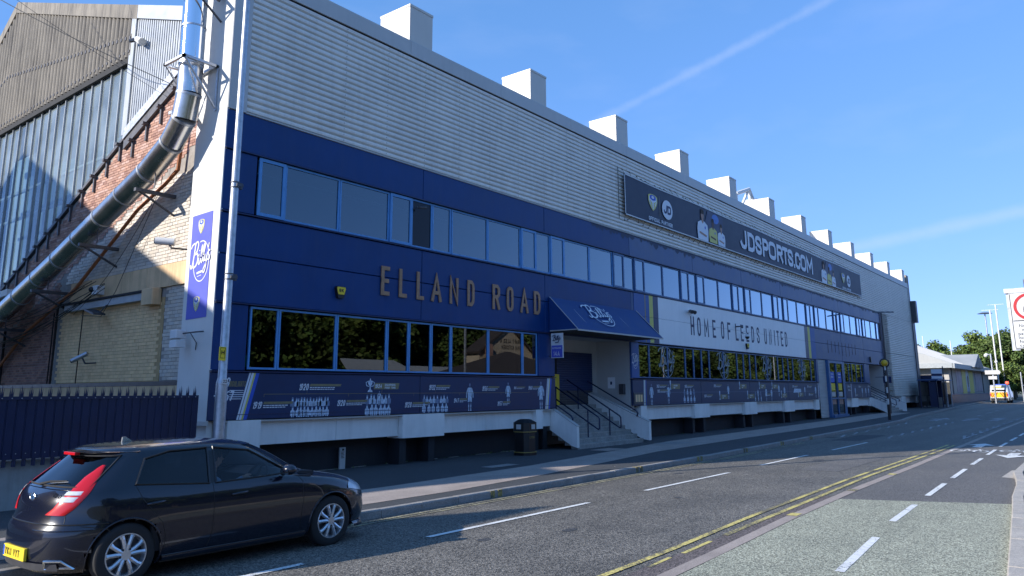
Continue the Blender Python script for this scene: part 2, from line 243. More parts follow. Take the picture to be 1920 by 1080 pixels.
# ------------------------------------------------------------------ building helpers
WL = {}
def setp(o, label=None, cat=None, group=None, kind=None):
    if label: o['label'] = label
    if cat: o['category'] = cat
    if group: o['group'] = group
    if kind: o['kind'] = kind
    return o
def thing(name, loc, label, cat, group=None):
    o = bpy.data.objects.new(name, None); COL.objects.link(o); o.location = loc; o.empty_display_size = .3
    WL[o.name] = Vector(loc)
    return setp(o, label, cat, group)
def root_loc(o): return WL.get(o.name, Vector((0, 0, 0))) if o is not None else Vector((0, 0, 0))
class MB:
    def __init__(s): s.v = []; s.f = []; s.t = []; s.tone = 1.0
    def add(s, vs, fs):
        b = len(s.v); s.v += [tuple(p) for p in vs]; s.f += [tuple(b+i for i in f) for f in fs]; s.t += [s.tone]*len(fs); return s
    def box(s, x0, x1, y0, y1, z0, z1):
        if x0 > x1: x0, x1 = x1, x0
        if y0 > y1: y0, y1 = y1, y0
        return s.add([(x0,y0,z0),(x1,y0,z0),(x1,y1,z0),(x0,y1,z0),(x0,y0,z1),(x1,y0,z1),(x1,y1,z1),(x0,y1,z1)],
                     [(0,3,2,1),(4,5,6,7),(0,1,5,4),(1,2,6,5),(2,3,7,6),(3,0,4,7)])
    def bbox(s, x0, x1, y0, y1, z0, z1, c=.01):     # box with bevelled upright and top edges
        a = [(x0+c,y0),(x1-c,y0),(x1,y0+c),(x1,y1-c),(x1-c,y1),(x0+c,y1),(x0,y1-c),(x0,y0+c)]
        b = [(x0+2*c,y0+c),(x1-2*c,y0+c),(x1-c,y0+2*c),(x1-c,y1-2*c),(x1-2*c,y1-c),(x0+2*c,y1-c),(x0+c,y1-2*c),(x0+c,y0+2*c)]
        v = [(p[0],p[1],z0) for p in a]+[(p[0],p[1],z1-c) for p in a]+[(p[0],p[1],z1) for p in b]
        f = [tuple(range(7,-1,-1)), tuple(range(16,24))]
        for i in range(8):
            j = (i+1)%8; f += [(i,j,8+j,8+i),(8+i,8+j,16+j,16+i)]
        return s.add(v, f)
    def prism(s, pts, d):
        d = Vector(d); n = len(pts); a = [Vector(p) for p in pts]; b = [p+d for p in a]
        return s.add(a+b, [tuple(range(n-1,-1,-1)), tuple(range(n,2*n))]+[(i,(i+1)%n,n+(i+1)%n,n+i) for i in range(n)])
    def poly(s, pts): return s.add(pts, [tuple(range(len(pts)))])
    def tube(s, pts, r, n=8, caps=True):
        pts = [Vector(p) for p in pts]; m = len(pts); rs = r if isinstance(r, (list, tuple)) else [r]*m
        vs = []; prev = None
        for i, p in enumerate(pts):
            d = ((pts[i]-pts[i-1]).normalized() if i else Vector((0,0,0))) + ((pts[i+1]-pts[i]).normalized() if i < m-1 else Vector((0,0,0)))
            d.normalize()
            if prev is None:
                a = Vector((0,0,1)) if abs(d.z) < .9 else Vector((1,0,0)); a = (a-d*a.dot(d)).normalized()
            else: a = (prev-d*prev.dot(d)).normalized()
            prev = a; b = d.cross(a); k = 1.0
            if 0 < i < m-1:
                c = (pts[i]-pts[i-1]).normalized().dot((pts[i+1]-pts[i]).normalized()); k = 1/max(.6, math.sqrt((1+c)/2))
            for j in range(n):
                t = 2*pi*j/n; vs.append(p+(a*cos(t)+b*sin(t))*rs[i]*k)
        fs = [(i*n+j, i*n+(j+1)%n, (i+1)*n+(j+1)%n, (i+1)*n+j) for i in range(m-1) for j in range(n)]
        if caps: fs += [tuple(range(n-1,-1,-1)), tuple((m-1)*n+j for j in range(n))]
        return s.add(vs, fs)
    def ball(s, c, rx, ry=None, rz=None, n=12, m=8):
        ry = ry or rx; rz = rz or rx; vs = [(c[0],c[1],c[2]-rz)]
        for i in range(1, m):
            a = -pi/2+pi*i/m
            for j in range(n): t = 2*pi*j/n; vs.append((c[0]+rx*cos(a)*cos(t), c[1]+ry*cos(a)*sin(t), c[2]+rz*sin(a)))
        vs.append((c[0],c[1],c[2]+rz)); fs = [(0,1+(j+1)%n,1+j) for j in range(n)]
        for i in range(m-2):
            for j in range(n): a=1+i*n+j; b=1+i*n+(j+1)%n; fs.append((a,b,b+n,a+n))
        e = len(vs)-1; fs += [(e-n+j, e-n+(j+1)%n, e) for j in range(n)]
        return s.add(vs, fs)
    def mesh(s, name, off=Vector((0,0,0)), mat=None, smooth=False, recalc=False):
        me = bpy.data.meshes.new(name); me.from_pydata([(a-off.x, b-off.y, c-off.z) for a, b, c in s.v], [], s.f)
        if mat: me.materials.append(mt[mat] if isinstance(mat, str) else mat)
        if any(t != 1.0 for t in s.t):
            at = me.attributes.new('tone', 'FLOAT_COLOR', 'FACE')
            for i, t in enumerate(s.t):
                at.data[i].color = (t, t, t, 1) if not isinstance(t, tuple) else (*t, 1)
        elif mat in ('brick_red','brick_cream','brick_paint','leaf','leaf_dark'):
            at = me.attributes.new('tone', 'FLOAT_COLOR', 'FACE')
            for i in range(len(s.t)): at.data[i].color = (1,1,1,1)
        if recalc:
            bm = bmesh.new(); bm.from_mesh(me); bmesh.ops.recalc_face_normals(bm, faces=bm.faces); bm.to_mesh(me); bm.free()
        if smooth is True: me.polygons.foreach_set('use_smooth', [True]*len(me.polygons))
        elif smooth: me.polygons.foreach_set('use_smooth', [True]*len(me.polygons)); me.set_sharp_from_angle(angle=smooth)
        me.update(); return me
    def build(s, name, mat, parent=None, smooth=False, label=None, cat=None, group=None, kind=None, recalc=True):
        off = root_loc(parent)
        if parent is None and s.v:
            xs = [p[0] for p in s.v]; ys = [p[1] for p in s.v]; zs = [p[2] for p in s.v]
            off = Vector(((min(xs)+max(xs))/2, (min(ys)+max(ys))/2, min(zs)))
        o = bpy.data.objects.new(name, s.mesh(name, off, mat, smooth, recalc)); COL.objects.link(o)
        if parent is not None: o.parent = parent
        else: o.location = off
        WL[o.name] = off
        return setp(o, label, cat, group, kind)
def piece(mesh, name, parent, wloc):
    """one more object on shared mesh data, placed at a world position under its thing"""
    o = bpy.data.objects.new(name, mesh); COL.objects.link(o); o.parent = parent
    o.location = Vector(wloc)-root_loc(parent)
    WL[o.name] = Vector(wloc)
    return o
def ss(x, a, b):
    t = max(0, min(1, (x-a)/(b-a))); return t*t*(3-2*t)
def zr(x): return .22*ss(x, 38, 95)

# planar print helpers: P = (origin, u, v, n) frames on walls
class Pl:
    def __init__(s, o, u, v): s.o = Vector(o); s.u = Vector(u).normalized(); s.v = Vector(v).normalized(); s.n = s.u.cross(s.v)
    def __call__(s, a, b, off=0.0): return s.o+s.u*a+s.v*b+s.n*off
def ribbon(mb, P, pts, wd, off=.004, closed=False, depth=0.0):
    n = len(pts); pts = [Vector((p[0], p[1])) for p in pts]; ws = wd if isinstance(wd, (list, tuple)) else [wd]*n
    Lf = []; Rt = []
    for i in range(n):
        a = pts[i-1] if (i or closed) else None; c = pts[(i+1)%n] if (i < n-1 or closed) else None
        d1 = (pts[i]-a).normalized() if a is not None else None; d2 = (c-pts[i]).normalized() if c is not None else None
        if d1 is None: d1 = d2
        if d2 is None: d2 = d1
        n1 = Vector((-d1.y, d1.x)); n2 = Vector((-d2.y, d2.x)); m = n1+n2
        m = m.normalized() if m.length > 1e-6 else n1
        k = 1/max(.45, m.dot(n1)); Lf.append(pts[i]+m*ws[i]*.5*k); Rt.append(pts[i]-m*ws[i]*.5*k)
    rng = range(n) if closed else range(n-1)
    for i in rng:
        j = (i+1)%n; q = [Rt[i], Rt[j], Lf[j], Lf[i]]; oo = off+.0007*(i%2)
        if depth: mb.prism([P(p.x, p.y, oo) for p in q], P.n*(depth))
        else: mb.poly([P(p.x, p.y, oo) for p in q])
GL = {
 'A': [[(0,0),(.5,1),(1,0)],[(.2,.3),(.8,.3)]], 'B': [[(0,0),(0,1),(.7,1),(1,.86),(1,.66),(.75,.53),(0,.53)],[(.7,.53),(1,.4),(1,.14),(.7,0),(0,0)]],
 'C': [[(1,.74),(.95,.9),(.75,1),(.25,1),(0,.85),(0,.15),(.25,0),(.75,0),(.95,.1),(1,.26)]], 'D': [[(0,0),(0,1),(.6,1),(.9,.9),(1,.72),(1,.28),(.9,.1),(.6,0),(0,0)]],
 'E': [[(1,1),(0,1),(0,0),(1,0)],[(0,.5),(.85,.5)]], 'F': [[(1,1),(0,1),(0,0)],[(0,.5),(.85,.5)]], 'G': [[(1,.76),(.75,1),(.25,1),(0,.85),(0,.15),(.25,0),(.75,0),(1,.15),(1,.48),(.55,.48)]],
 'H': [[(0,0),(0,1)],[(1,0),(1,1)],[(0,.5),(1,.5)]], 'I': [[(.5,0),(.5,1)]], 'J': [[(1,1),(1,.2),(.8,.04),(.5,0),(.2,.04),(0,.24)]], 'K': [[(0,0),(0,1)],[(1,1),(.05,.45)],[(.3,.6),(1,0)]],
 'L': [[(0,1),(0,0),(1,0)]], 'M': [[(0,0),(0,1),(.5,.3),(1,1),(1,0)]], 'N': [[(0,0),(0,1),(1,0),(1,1)]], 'O': [[(.3,0),(.08,.08),(0,.25),(0,.75),(.08,.92),(.3,1),(.7,1),(.92,.92),(1,.75),(1,.25),(.92,.08),(.7,0),(.3,0)]],
 'P': [[(0,0),(0,1),(.7,1),(1,.88),(1,.58),(.7,.46),(0,.46)]], 'R': [[(0,0),(0,1),(.7,1),(1,.88),(1,.62),(.7,.5),(0,.5)],[(.55,.5),(1,0)]],
 'S': [[(1,.76),(.92,.93),(.7,1),(.3,1),(.05,.92),(0,.74),(.1,.6),(.5,.5),(.9,.4),(1,.26),(.95,.08),(.7,0),(.3,0),(.08,.07),(0,.24)]], 'T': [[(0,1),(1,1)],[(.5,1),(.5,0)]],
 'U': [[(0,1),(0,.2),(.12,.05),(.35,0),(.65,0),(.88,.05),(1,.2),(1,1)]], 'V': [[(0,1),(.5,0),(1,1)]], 'W': [[(0,1),(.25,0),(.5,.7),(.75,0),(1,1)]], 'X': [[(0,0),(1,1)],[(0,1),(1,0)]], 'Y': [[(0,1),(.5,.5),(1,1)],[(.5,.5),(.5,0)]],
 '0': [[(.3,0),(0,.2),(0,.8),(.3,1),(.7,1),(1,.8),(1,.2),(.7,0),(.3,0)]], '1': [[(.2,.8),(.6,1),(.6,0)]], '2': [[(0,.78),(.2,1),(.8,1),(1,.8),(1,.62),(0,0),(1,0)]],
 '3': [[(0,.85),(.3,1),(.8,1),(1,.8),(.9,.58),(.4,.52)],[(.4,.52),(1,.42),(1,.15),(.75,0),(.2,0),(0,.15)]], '4': [[(.7,0),(.7,1),(0,.3),(1,.3)]], '5': [[(1,1),(.1,1),(.05,.56),(.7,.6),(1,.42),(1,.16),(.7,0),(.2,0),(0,.14)]],
 '6': [[(.9,1),(.3,.9),(0,.5),(0,.16),(.25,0),(.75,0),(1,.16),(1,.4),(.75,.55),(.05,.45)]], '7': [[(0,1),(1,1),(.35,0)]], '8': [[(.3,.53),(0,.7),(.05,.92),(.3,1),(.7,1),(.95,.92),(1,.7),(.7,.53),(.3,.53),(0,.36),(0,.12),(.3,0),(.7,0),(1,.12),(1,.36),(.7,.53)]],
 '9': [[(.1,0),(.7,.1),(1,.5),(1,.84),(.75,1),(.25,1),(0,.84),(0,.6),(.25,.45),(.95,.55)]], '.': [[(.35,.06),(.65,.06)]], '-': [[(.1,.5),(.9,.5)]], '&': [[(1,0),(.2,.8),(.4,1),(.65,.85),(.1,.35),(.2,0),(.6,0),(1,.4)]], ':': [[(.5,.2),(.5,.3)],[(.5,.65),(.5,.75)]],
}
def glyph(mb, P, ch, a0, a1, b0, b1, sw, skew=0, off=.004, depth=0):
    for kk, pl in enumerate(GL.get(ch, [])):
        closed = len(pl) > 3 and pl[0] == pl[-1]; q = pl[:-1] if closed else pl
        pts = [(a0+sw/2+x*(a1-a0-sw)+skew*y*(b1-b0), b0+sw/2+y*(b1-b0-sw)) for x, y in q]
        if not closed:      # run open ends out to the letter's edge
            def ext(p, c):
                d = Vector((p[0]-c[0], p[1]-c[1])).normalized()*sw*.5; return (p[0]+d.x, p[1]+d.y)
            pts = [ext(pts[0], pts[1])]+pts[1:-1]+[ext(pts[-1], pts[-2])]
        ribbon(mb, P, pts, sw, off+.0016*kk, closed, depth)
def words(mb, P, s, a, b, h, lw, sw, gap=None, skew=0, off=.004):
    gap = gap if gap is not None else lw*.28; x = a
    for ch in s:
        wd = lw*(.35 if ch in 'I.1:' else 1.25 if ch in 'MW' else .6 if ch == ' ' else 1)
        if ch != ' ':
            if ch == 'I': glyph(mb, P, ch, x-.3*lw, x+wd+.3*lw, b, b+h, sw, skew, off)
            else: glyph(mb, P, ch, x, x+max(wd, sw*2.2), b, b+h, sw, skew, off)
        x += wd+gap
    return x
def ell(mb, P, a, b, ra, rb, off=.004, n=20):
    mb.poly([P(a+ra*cos(2*pi*i/n), b+rb*sin(2*pi*i/n), off) for i in range(n)])
def smooth_pl(pts, k=5):
    out = []; n = len(pts)
    for i in range(n-1):
        p0 = Vector(pts[max(i-1,0)]); p1 = Vector(pts[i]); p2 = Vector(pts[i+1]); p3 = Vector(pts[min(i+2,n-1)])
        for j in range(k):
            t = j/k; out.append(.5*((2*p1)+(p2-p0)*t+(2*p0-5*p1+4*p2-p3)*t*t+(3*p1-p0-3*p2+p3)*t**3))
    out.append(Vector(pts[-1])); return out
SCRIPT = [([(-.02,.80),(.10,.93),(.30,.97),(.40,.90)],.075), ([(.36,.96),(.30,.62),(.22,.30),(.14,.12),(.05,.10),(.02,.22)],.085), ([(.30,.95),(.52,1.02),(.62,.90),(.52,.68),(.32,.57)],.08), ([(.32,.57),(.56,.58),(.64,.40),(.52,.18),(.30,.10),(.20,.20)],.085),
 ([(.66,.40),(.72,.52),(.69,.26),(.78,.20),(.86,.32)],.07), ([(.76,.66),(.77,.70)],.08), ([(.84,.28),(1.0,.66),(1.02,.84),(.95,.80),(.90,.40),(.98,.24),(1.06,.34)],.07), ([(1.04,.32),(1.2,.70),(1.23,.90),(1.15,.86),(1.10,.44),(1.18,.28),(1.26,.38)],.07),
 ([(1.26,.52),(1.25,.34),(1.34,.30),(1.42,.44),(1.46,.58)],.07), ([(1.46,.58),(1.40,.20),(1.30,-.08),(1.18,-.12),(1.20,.02),(1.42,.22)],.065), ([(1.56,.90),(1.52,.74)],.06), ([(1.70,.62),(1.56,.62),(1.56,.50),(1.66,.42),(1.62,.30),(1.48,.32)],.065)]
def script_logo(mb, P, a, b, w_, h_, off=.004, ring=True, k=1.0):
    """hand lettered name in a ring, with a small bar of lettering under it"""
    sx = w_/1.75; sy = h_/1.45; s = min(sx, sy)*k
    def mp_(p): return (a+p[0]*sx, b+(p[1]+.42)*sy)
    for kk, (pl, wd) in enumerate(SCRIPT): ribbon(mb, P, [mp_(p) for p in smooth_pl(pl, 4)], wd*1.25*s, off+.0008*kk)
    if ring:
        arc = [(.92+.66*cos(t), .30+.72*sin(t)) for t in [R(x) for x in range(-205, 118, 12)]]
        ribbon(mb, P, [mp_(p) for p in arc], .055*s, off-.0015)
        ribbon(mb, P, [mp_((.60,-.12)), mp_((1.08,-.07))], .11*s, off)
        ribbon(mb, P, [mp_((.66,-.24)), mp_((1.02,-.20))], .035*s, off)
def crest(par, P, a, b, w_, h_, off=.004):
    def shp(k, o, nm, mat):
        pts = [(-.5,.42),(-.46,.5-.02),(-.25,.55),(0,.58),(.25,.55),(.46,.48),(.5,.42),(.5,.1),(.40,-.16),(.22,-.42),(0,-.6),(-.22,-.42),(-.40,-.16),(-.5,.1)]
        m = MB(); m.poly([P(a+x*k*w_, b+y*k*h_*.85, o) for x, y in pts]); return m.build(nm, mat, par, recalc=False)
    shp(1, off, 'crest_border', 'yellow_pale'); shp(.82, off+.002, 'crest_field', 'print_white')
    m = MB(); m.poly([P(a+x*w_*.8, b+y*h_, off+.004) for x, y in [(-.42,.36),(-.4,.18),(0,.10),(.4,.18),(.42,.36),(.2,.44),(-.2,.44)]]); m.build('crest_top', 'print_blue', par, recalc=False)
    m = MB(); ell(m, P, a, b+.30*h_, .15*w_, .09*h_, off+.006, 12); m.build('crest_rose', 'white', par, recalc=False)
    m = MB()
    for sx in (-1, 1):
        for t in (.05, -.07, -.19): ribbon(m, P, [(a+sx*.06*w_, b+(t-.14)*h_), (a+sx*(.30+.5*t)*w_, b+(t+.02)*h_)], .045*w_+.02*h_, off+.006)
    m.build('crest_leaves', 'yellow_pale', par, recalc=False)
# ------------------------------------------------------------------ ground, road, footways
def struct(name, mb, mat, parent=None, smooth=False, kind='structure'):
    return mb.build(name, mat, parent, smooth, kind=kind if parent is None else None)
def interp(tab, x):
    if x <= tab[0][0]: return tab[0][1]
    for (a, p), (b, q) in zip(tab, tab[1:]):
        if x <= b: return p+(q-p)*(x-a)/(b-a)
    return tab[-1][1]
KL = [(-60,9.55),(14,9.55),(18,9.60),(22,9.66),(30,10.0),(38,10.27),(46,10.36),(51,10.5),(55,10.95),(60,11.35),(70,11.75),(80,12.3),(100,13.4),(150,16),(260,22)]
MED = [(-60,3.9),(6,4.0),(9,4.12),(12,4.28),(16,4.4),(22,4.46),(30,4.6),(45,4.85),(60,4.9),(260,5.5)]
KR = [(-60,-4.5),(0,.30),(9.3,1.12),(14.7,1.58),(16.1,1.72),(18.5,1.86),(21,2.15),(26,2.2),(60,1.6),(260,-6)]
def xs_(a, b, d):
    n = max(1, int(round((b-a)/d))); return [a+(b-a)*i/n for i in range(n+1)]
def strip(f0, f1, xs, z, cross=1):
    m = MB(); vs = []; c = cross+1
    for x in xs:
        for j in range(c):
            y = f0(x)+(f1(x)-f0(x))*j/cross; vs.append((x, y, z(x, y)))
    fs = [(i*c+j, (i+1)*c+j, (i+1)*c+j+1, i*c+j+1) for i in range(len(xs)-1) for j in range(cross)]
    return m.add(vs, fs)
kl = lambda x: interp(KL, x); med = lambda x: interp(MED, x); kr = lambda x: interp(KR, x)
def zs(x, y): return zr(x)-.045*max(0, min(1, (y-6.6)/2.8))*(1-ss(x, 30, 55))
flat = lambda off: (lambda x, y: zs(x, y)+off)
m = MB(); m.add([(-2500,-2500,-.06),(3500,-2500,-.06),(3500,3000,-.06),(-2500,3000,-.06)], [(0,1,2,3)]); struct('ground', m, 'earth')
struct('road', strip(lambda x: med(x), lambda x: kl(x)+.05, xs_(-60,260,2.5), flat(0), 8), 'asphalt')
struct('cycle_track', strip(lambda x: kr(x)-.05, lambda x: med(x)-.0, xs_(-60,260,4), flat(0)), 'asphalt_cycle')
# the green surfaced part of the cycle track ends on a straight joint
m = MB(); X1 = [-12,-6,0,3,6,8,10,12,14,14.72]
vs = []
for x in X1: vs += [(x, kr(x)+.0, .004), (x, med(x)-.16, .004)]
vs[-2] = (15.78, kr(15.78), .004); vs[-1] = (14.74, med(14.74)-.16, .004)
m.add(vs, [(2*i, 2*i+2, 2*i+3, 2*i+1) for i in range(len(X1)-1)]); struct('cycle_track_green_surface', m, 'green_surface')
struct('flush_kerb_strip', strip(lambda x: med(x)-.15, lambda x: med(x)+.02, xs_(-12,60,1.5), flat(.006)), 'paving')
# worn reddish margin between the yellow lines and the flush kerb near the camera
struct('worn_margin', strip(lambda x: med(x)+.02, lambda x: med(x)+.30-.02*max(0,x-8), xs_(-2,15,1), flat(.004)), M('worn_margin', (.12,.098,.092), .9, var=.2, speck=.5, sscale=60, bump=.6))
FB = 15.9
def zp(x, y):
    t = max(0, min(1, (y-kl(x))/(FB-kl(x)))); k_ = 1-ss(x, 28, 62); return zr(x)+.12-.045*k_-.045*t*k_
struct('footway', strip(lambda x: kl(x)+.13, lambda x: max(FB+.3, kl(x)+2.5), xs_(-30,8,4)+xs_(9,110,2)[0:]+xs_(114,260,8), zp, 4), 'footway')
B0 = [(-30,10.2),(11,10.2),(14,10.45),(18,11.0),(22,11.6),(30,12.0),(50,12.3),(64,12.6)]
B1 = [(-30,11.72),(11,11.8),(16,12.1),(22,13.0),(27,13.7),(36,14.0),(50,14.2),(64,14.3)]
struct('paving_band', strip(lambda x: interp(B0,x), lambda x: interp(B1,x), xs_(-10,64,1), lambda x, y: zp(x,y)+.005, 3), 'paving')
# inspection covers and a slabbed patch
def patch(x0, x1, y0, y1, mat, name):
    m = MB(); m.add([(x,y,zp(x,y)+.010) for x,y in ((x0,y0),(x1,y0),(x1,y1),(x0,y1))], [(0,1,2,3)]); return struct(name, m, mat)
patch(21.3,22.5,13.0,13.7,'paving','slab_patch'); patch(25.2,26.5,12.55,13.5,'kerb','slab_patch'); patch(15.0,16.1,12.5,12.9,'kerb','inspection_cover')
for x, y, a, b in ((9.3,6.35,.16,.10),(8.05,6.85,.14,.09),(13.2,6.6,.10,.07),(22.5,6.9,.3,.16),(17.3,8.6,.22,.12)):     # old oil spots
    m = MB(); r_ = random.Random(int(x*10)); m.poly([(x+a*cos(t)*r_.uniform(.7,1.1), y+b*sin(t)*r_.uniform(.7,1.1), zs(x,y)+.003) for t in [2*pi*i/14 for i in range(14)]]); struct('oil_spot', m, 'asphalt_dark')
for x0, x1, y0, y1 in ((19.5,24.6,5.55,6.5),(32.0,36.5,8.2,9.3)):        # trench reinstatements
    m = strip(lambda x: y0, lambda x: y1, xs_(x0, x1, 1), flat(.003), 2); struct('road_repair', m, 'asphalt_dark' if x0 > 30 else 'asphalt_cycle')
for x in (13.0, 34.0):          # gully gratings by the kerb
    root = bpy.data.objects.new('gully_grating', None); COL.objects.link(root); root['kind'] = 'structure'; WL[root.name] = Vector((0,0,0))
    m = MB(); m.add([(x,kl(x)-.46,zs(x,9.2)+.004),(x+.45,kl(x)-.46,zs(x,9.2)+.004),(x+.45,kl(x)-.04,zs(x,9.4)+.004),(x,kl(x)-.04,zs(x,9.4)+.004)],[(0,1,2,3)]); m.build('grating_recess', 'black', root, recalc=False)
    for i in range(7): m = MB(); m.box(x+.02+i*.062, x+.05+i*.062, kl(x)-.45, kl(x)-.05, zs(x,9.3)+.0, zs(x,9.3)+.010); m.build('grating_bar', 'steel_dark', root)
# kerbs: stones a yard long with open joints
def kerb_run(rootname, fy, x0, x1, w_, h_, L_, mat, side, label):
    root = bpy.data.objects.new(rootname, None); COL.objects.link(root); root['kind'] = 'structure'; WL[root.name] = Vector((0,0,0)); x = x0; i = 0
    while x < x1:
        xe = x+L_; ya, yb = fy(x), fy(xe); g = .006; n = MB(); za, zb = zs(x, fy(x)), zs(xe, fy(xe)); dz = random.uniform(-.004,.004)
        o = side*w_
        pts = lambda xx, yy, zz: [(xx, yy, zz-.1), (xx, yy, zz+h_-.018+dz), (xx, yy+side*.018, zz+h_+dz), (xx, yy+o, zz+h_+dz), (xx, yy+o, zz-.1)]
        a = pts(x+g, ya, za); b = pts(xe-g, yb, zb)
        n.add(a+b, [(4,3,2,1,0),(5,6,7,8,9)]+[(k, (k+1)%5, 5+(k+1)%5, 5+k) for k in range(5)])
        n.build('kerb_stone', mat, root); x = xe; i += 1
    return root
kerb_run('kerb', kl, -4.14, 62, .14, .125, .915, 'kerb', 1, '')
struct('far_kerb', strip(lambda x: kl(x), lambda x: kl(x)+.14, xs_(62,240,3), flat(.125)), 'kerb')
struct('far_kerb_face', strip(lambda x: kl(x), lambda x: kl(x)+.002, xs_(62,240,3), lambda x, y: zr(x)+(.0 if y <= kl(x)+.0005 else .125)), 'kerb')
kerb_run('cycle_track_kerb', kr, -3, 60, .17, .10, .915, 'kerb_pale', -1, '')
struct('near_footway', strip(lambda x: kr(x)-9.0, lambda x: kr(x)-.17, xs_(-60,260,6), flat(.095)), 'footway')
m = MB(); m.add([(20.2,2.02,.006),(22.6,2.06,.006),(22.2,2.30,.006),(20.4,2.32,.006)], [(0,1,2,3)]); struct('flush_stone', m, 'kerb_pale')
# ------------------------------------------------------------------ painted markings
GP = Pl((0,0,0),(1,0,0),(0,1,0))
mt['yellow_pale_paint'] = M('yellow_pale_paint', (.46,.42,.24), .8, var=.35, vscale=7, wear=.6); mt['loading_paint'] = M('loading_paint', (.36,.28,.08), .8, var=.4, vscale=20, wear=.6)
marks = MB()
def zquad(mb, pts, off=.008): mb.poly([(x, y, zs(x, y)+off) for x, y in pts])
def dash(mb, x0, y0, x1, y1, w_, off=.008):
    d = Vector((x1-x0, y1-y0)).normalized(); n = Vector((-d.y, d.x))*w_/2
    zquad(mb, [(x0-n.x,y0-n.y),(x1-n.x,y1-n.y),(x1+n.x,y1+n.y),(x0+n.x,y0+n.y)], off)
def mark(name, pts_w, mat='line_white', off=.008):
    for a in pts_w:
        mb = MB(); dash(mb, *a, off); mb.build(name, mat, None, kind='structure')
xd = [(1.75,5.75),(7.77,11.8),(13.85,18.0),(20.2,24.15),(26.6,31.1)]
mark('centre_line_dash', [(a, 7.62+(.06 if a > 20 else 0), b, 7.62+(.08 if a > 20 else 0), .10) for a, b in xd])
cy = [(8.94,2.61,11.25,2.78),(12.73,2.90,14.76,2.98),(16.1,3.03,18.37,3.11),(19.55,3.15,21.95,3.23),(23.3,3.27,25.6,3.33),(27.0,3.36,29.4,3.42),(31,3.46,33.4,3.5),(34.8,3.52,37.2,3.55),(38.6,3.57,41,3.6),(42.4,3.6,45,3.6),(5.2,2.38,7.5,2.52)]
mark('cycle_lane_dash', [(a,b,c,d,.10) for a,b,c,d in cy])
def yl(f, x0, x1, w_, mat, name):
    struct(name, strip(lambda x: f(x)-w_/2, lambda x: f(x)+w_/2, xs_(x0,x1,1.0), flat(.009)), mat)
YA = [(-4,4.32),(8.6,4.56),(12,4.74),(18,4.92),(30,4.99),(34,5.06)]
YB = [(9.6,4.40),(11.6,4.48),(14.3,4.56),(19,4.73),(28,4.76),(34,4.85)]
yl(lambda x: interp(YA,x), -4, 31, .085, 'line_yellow', 'yellow_line_outer'); yl(lambda x: interp(YB,x), 10.2, 31, .085, 'line_yellow', 'yellow_line_inner')
mark('yellow_worn_dash', [(7.9,4.34,8.5,4.38,.05),(8.8,4.36,9.7,4.41,.06)], 'line_yellow')
yl(lambda x: kl(x)-.36, -4, 30, .04, 'yellow_pale_paint', 'kerbside_yellow_line'); yl(lambda x: kl(x)-.22, -4, 30, .04, 'yellow_pale_paint', 'kerbside_yellow_line')
for x in (11.4, 17.0, 20.6, 24.3, 28.2, 32.0):      # loading blips on the kerb
    for d in (0, .22):
        mb = MB(); mb.box(x+d, x+d+.12, kl(x)-.006+.0, kl(x)+.10, zs(x,kl(x))+.0, zs(x,kl(x))+.128); mb.build('loading_mark', 'loading_paint', None, kind='structure')
for x, y in ((12.35,4.24),(16.0,4.32),(19.5,4.36)):
    mb = MB(); zquad(mb, [(x,y-.06),(x+.28,y-.06),(x+.28,y+.10),(x,y+.10)], .012); mb.build('flush_kerb_mark', 'line_yellow', None, kind='structure')
def pl_mark(name, pts, w_, mat='line_white', closed=False, fz=0.012):
    mb = MB(); ribbon(mb, GP, pts, w_, 0, closed); mb.v = [(x,y,zs(x,y)+fz) for x,y,z in mb.v]; mb.build(name, mat, None, kind='structure')
zz = lambda x0, n, L_, y, a: [(x0+i*L_, y+(a if i % 2 else -a)) for i in range(n)]
def zigzag(x0, n, L_, fy, a, mat='line_worn'):
    pts = []
    for i in range(n): pts += [(x0+i*L_, fy(x0+i*L_)-a), (x0+i*L_+L_*.86, fy(x0+i*L_)+a)]
    pl_mark('zigzag_line', pts, .11, mat)
zigzag(34.4, 7, 2.3, lambda x: kl(x)-.45, .17); zigzag(34.0, 8, 2.3, lambda x: 7.75+.01*(x-34), .15); zigzag(35.5, 7, 2.3, lambda x: 5.28, .13)
pl_mark('edge_line', [(35,5.12),(40,5.15),(60,5.3),(90,5.6)], .08, 'line_worn')
for x0, y0 in ((53,9.3),(53.5,7.6),(54.5,6.3)):
    mb = MB(); zquad(mb, [(x0,y0-.25),(x0+2.6,y0-.25),(x0+2.6,y0-.6),(x0+5.2,y0),(x0+2.6,y0+.6),(x0+2.6,y0+.25),(x0,y0+.25)], .010); mb.build('road_arrow', 'line_worn', None, kind='structure')
mark('centre_line_dash', [(a, 7.9+.02*(a-52), a+3.2, 7.9+.02*(a-49), .10) for a in (62,68,74,80,88,96,104)], 'line_worn')
mark('give_way_dash', [(60+.0*i, 6.0-.35*i, 60.0, 5.8-.35*i, .22) for i in range(8)], 'line_worn')
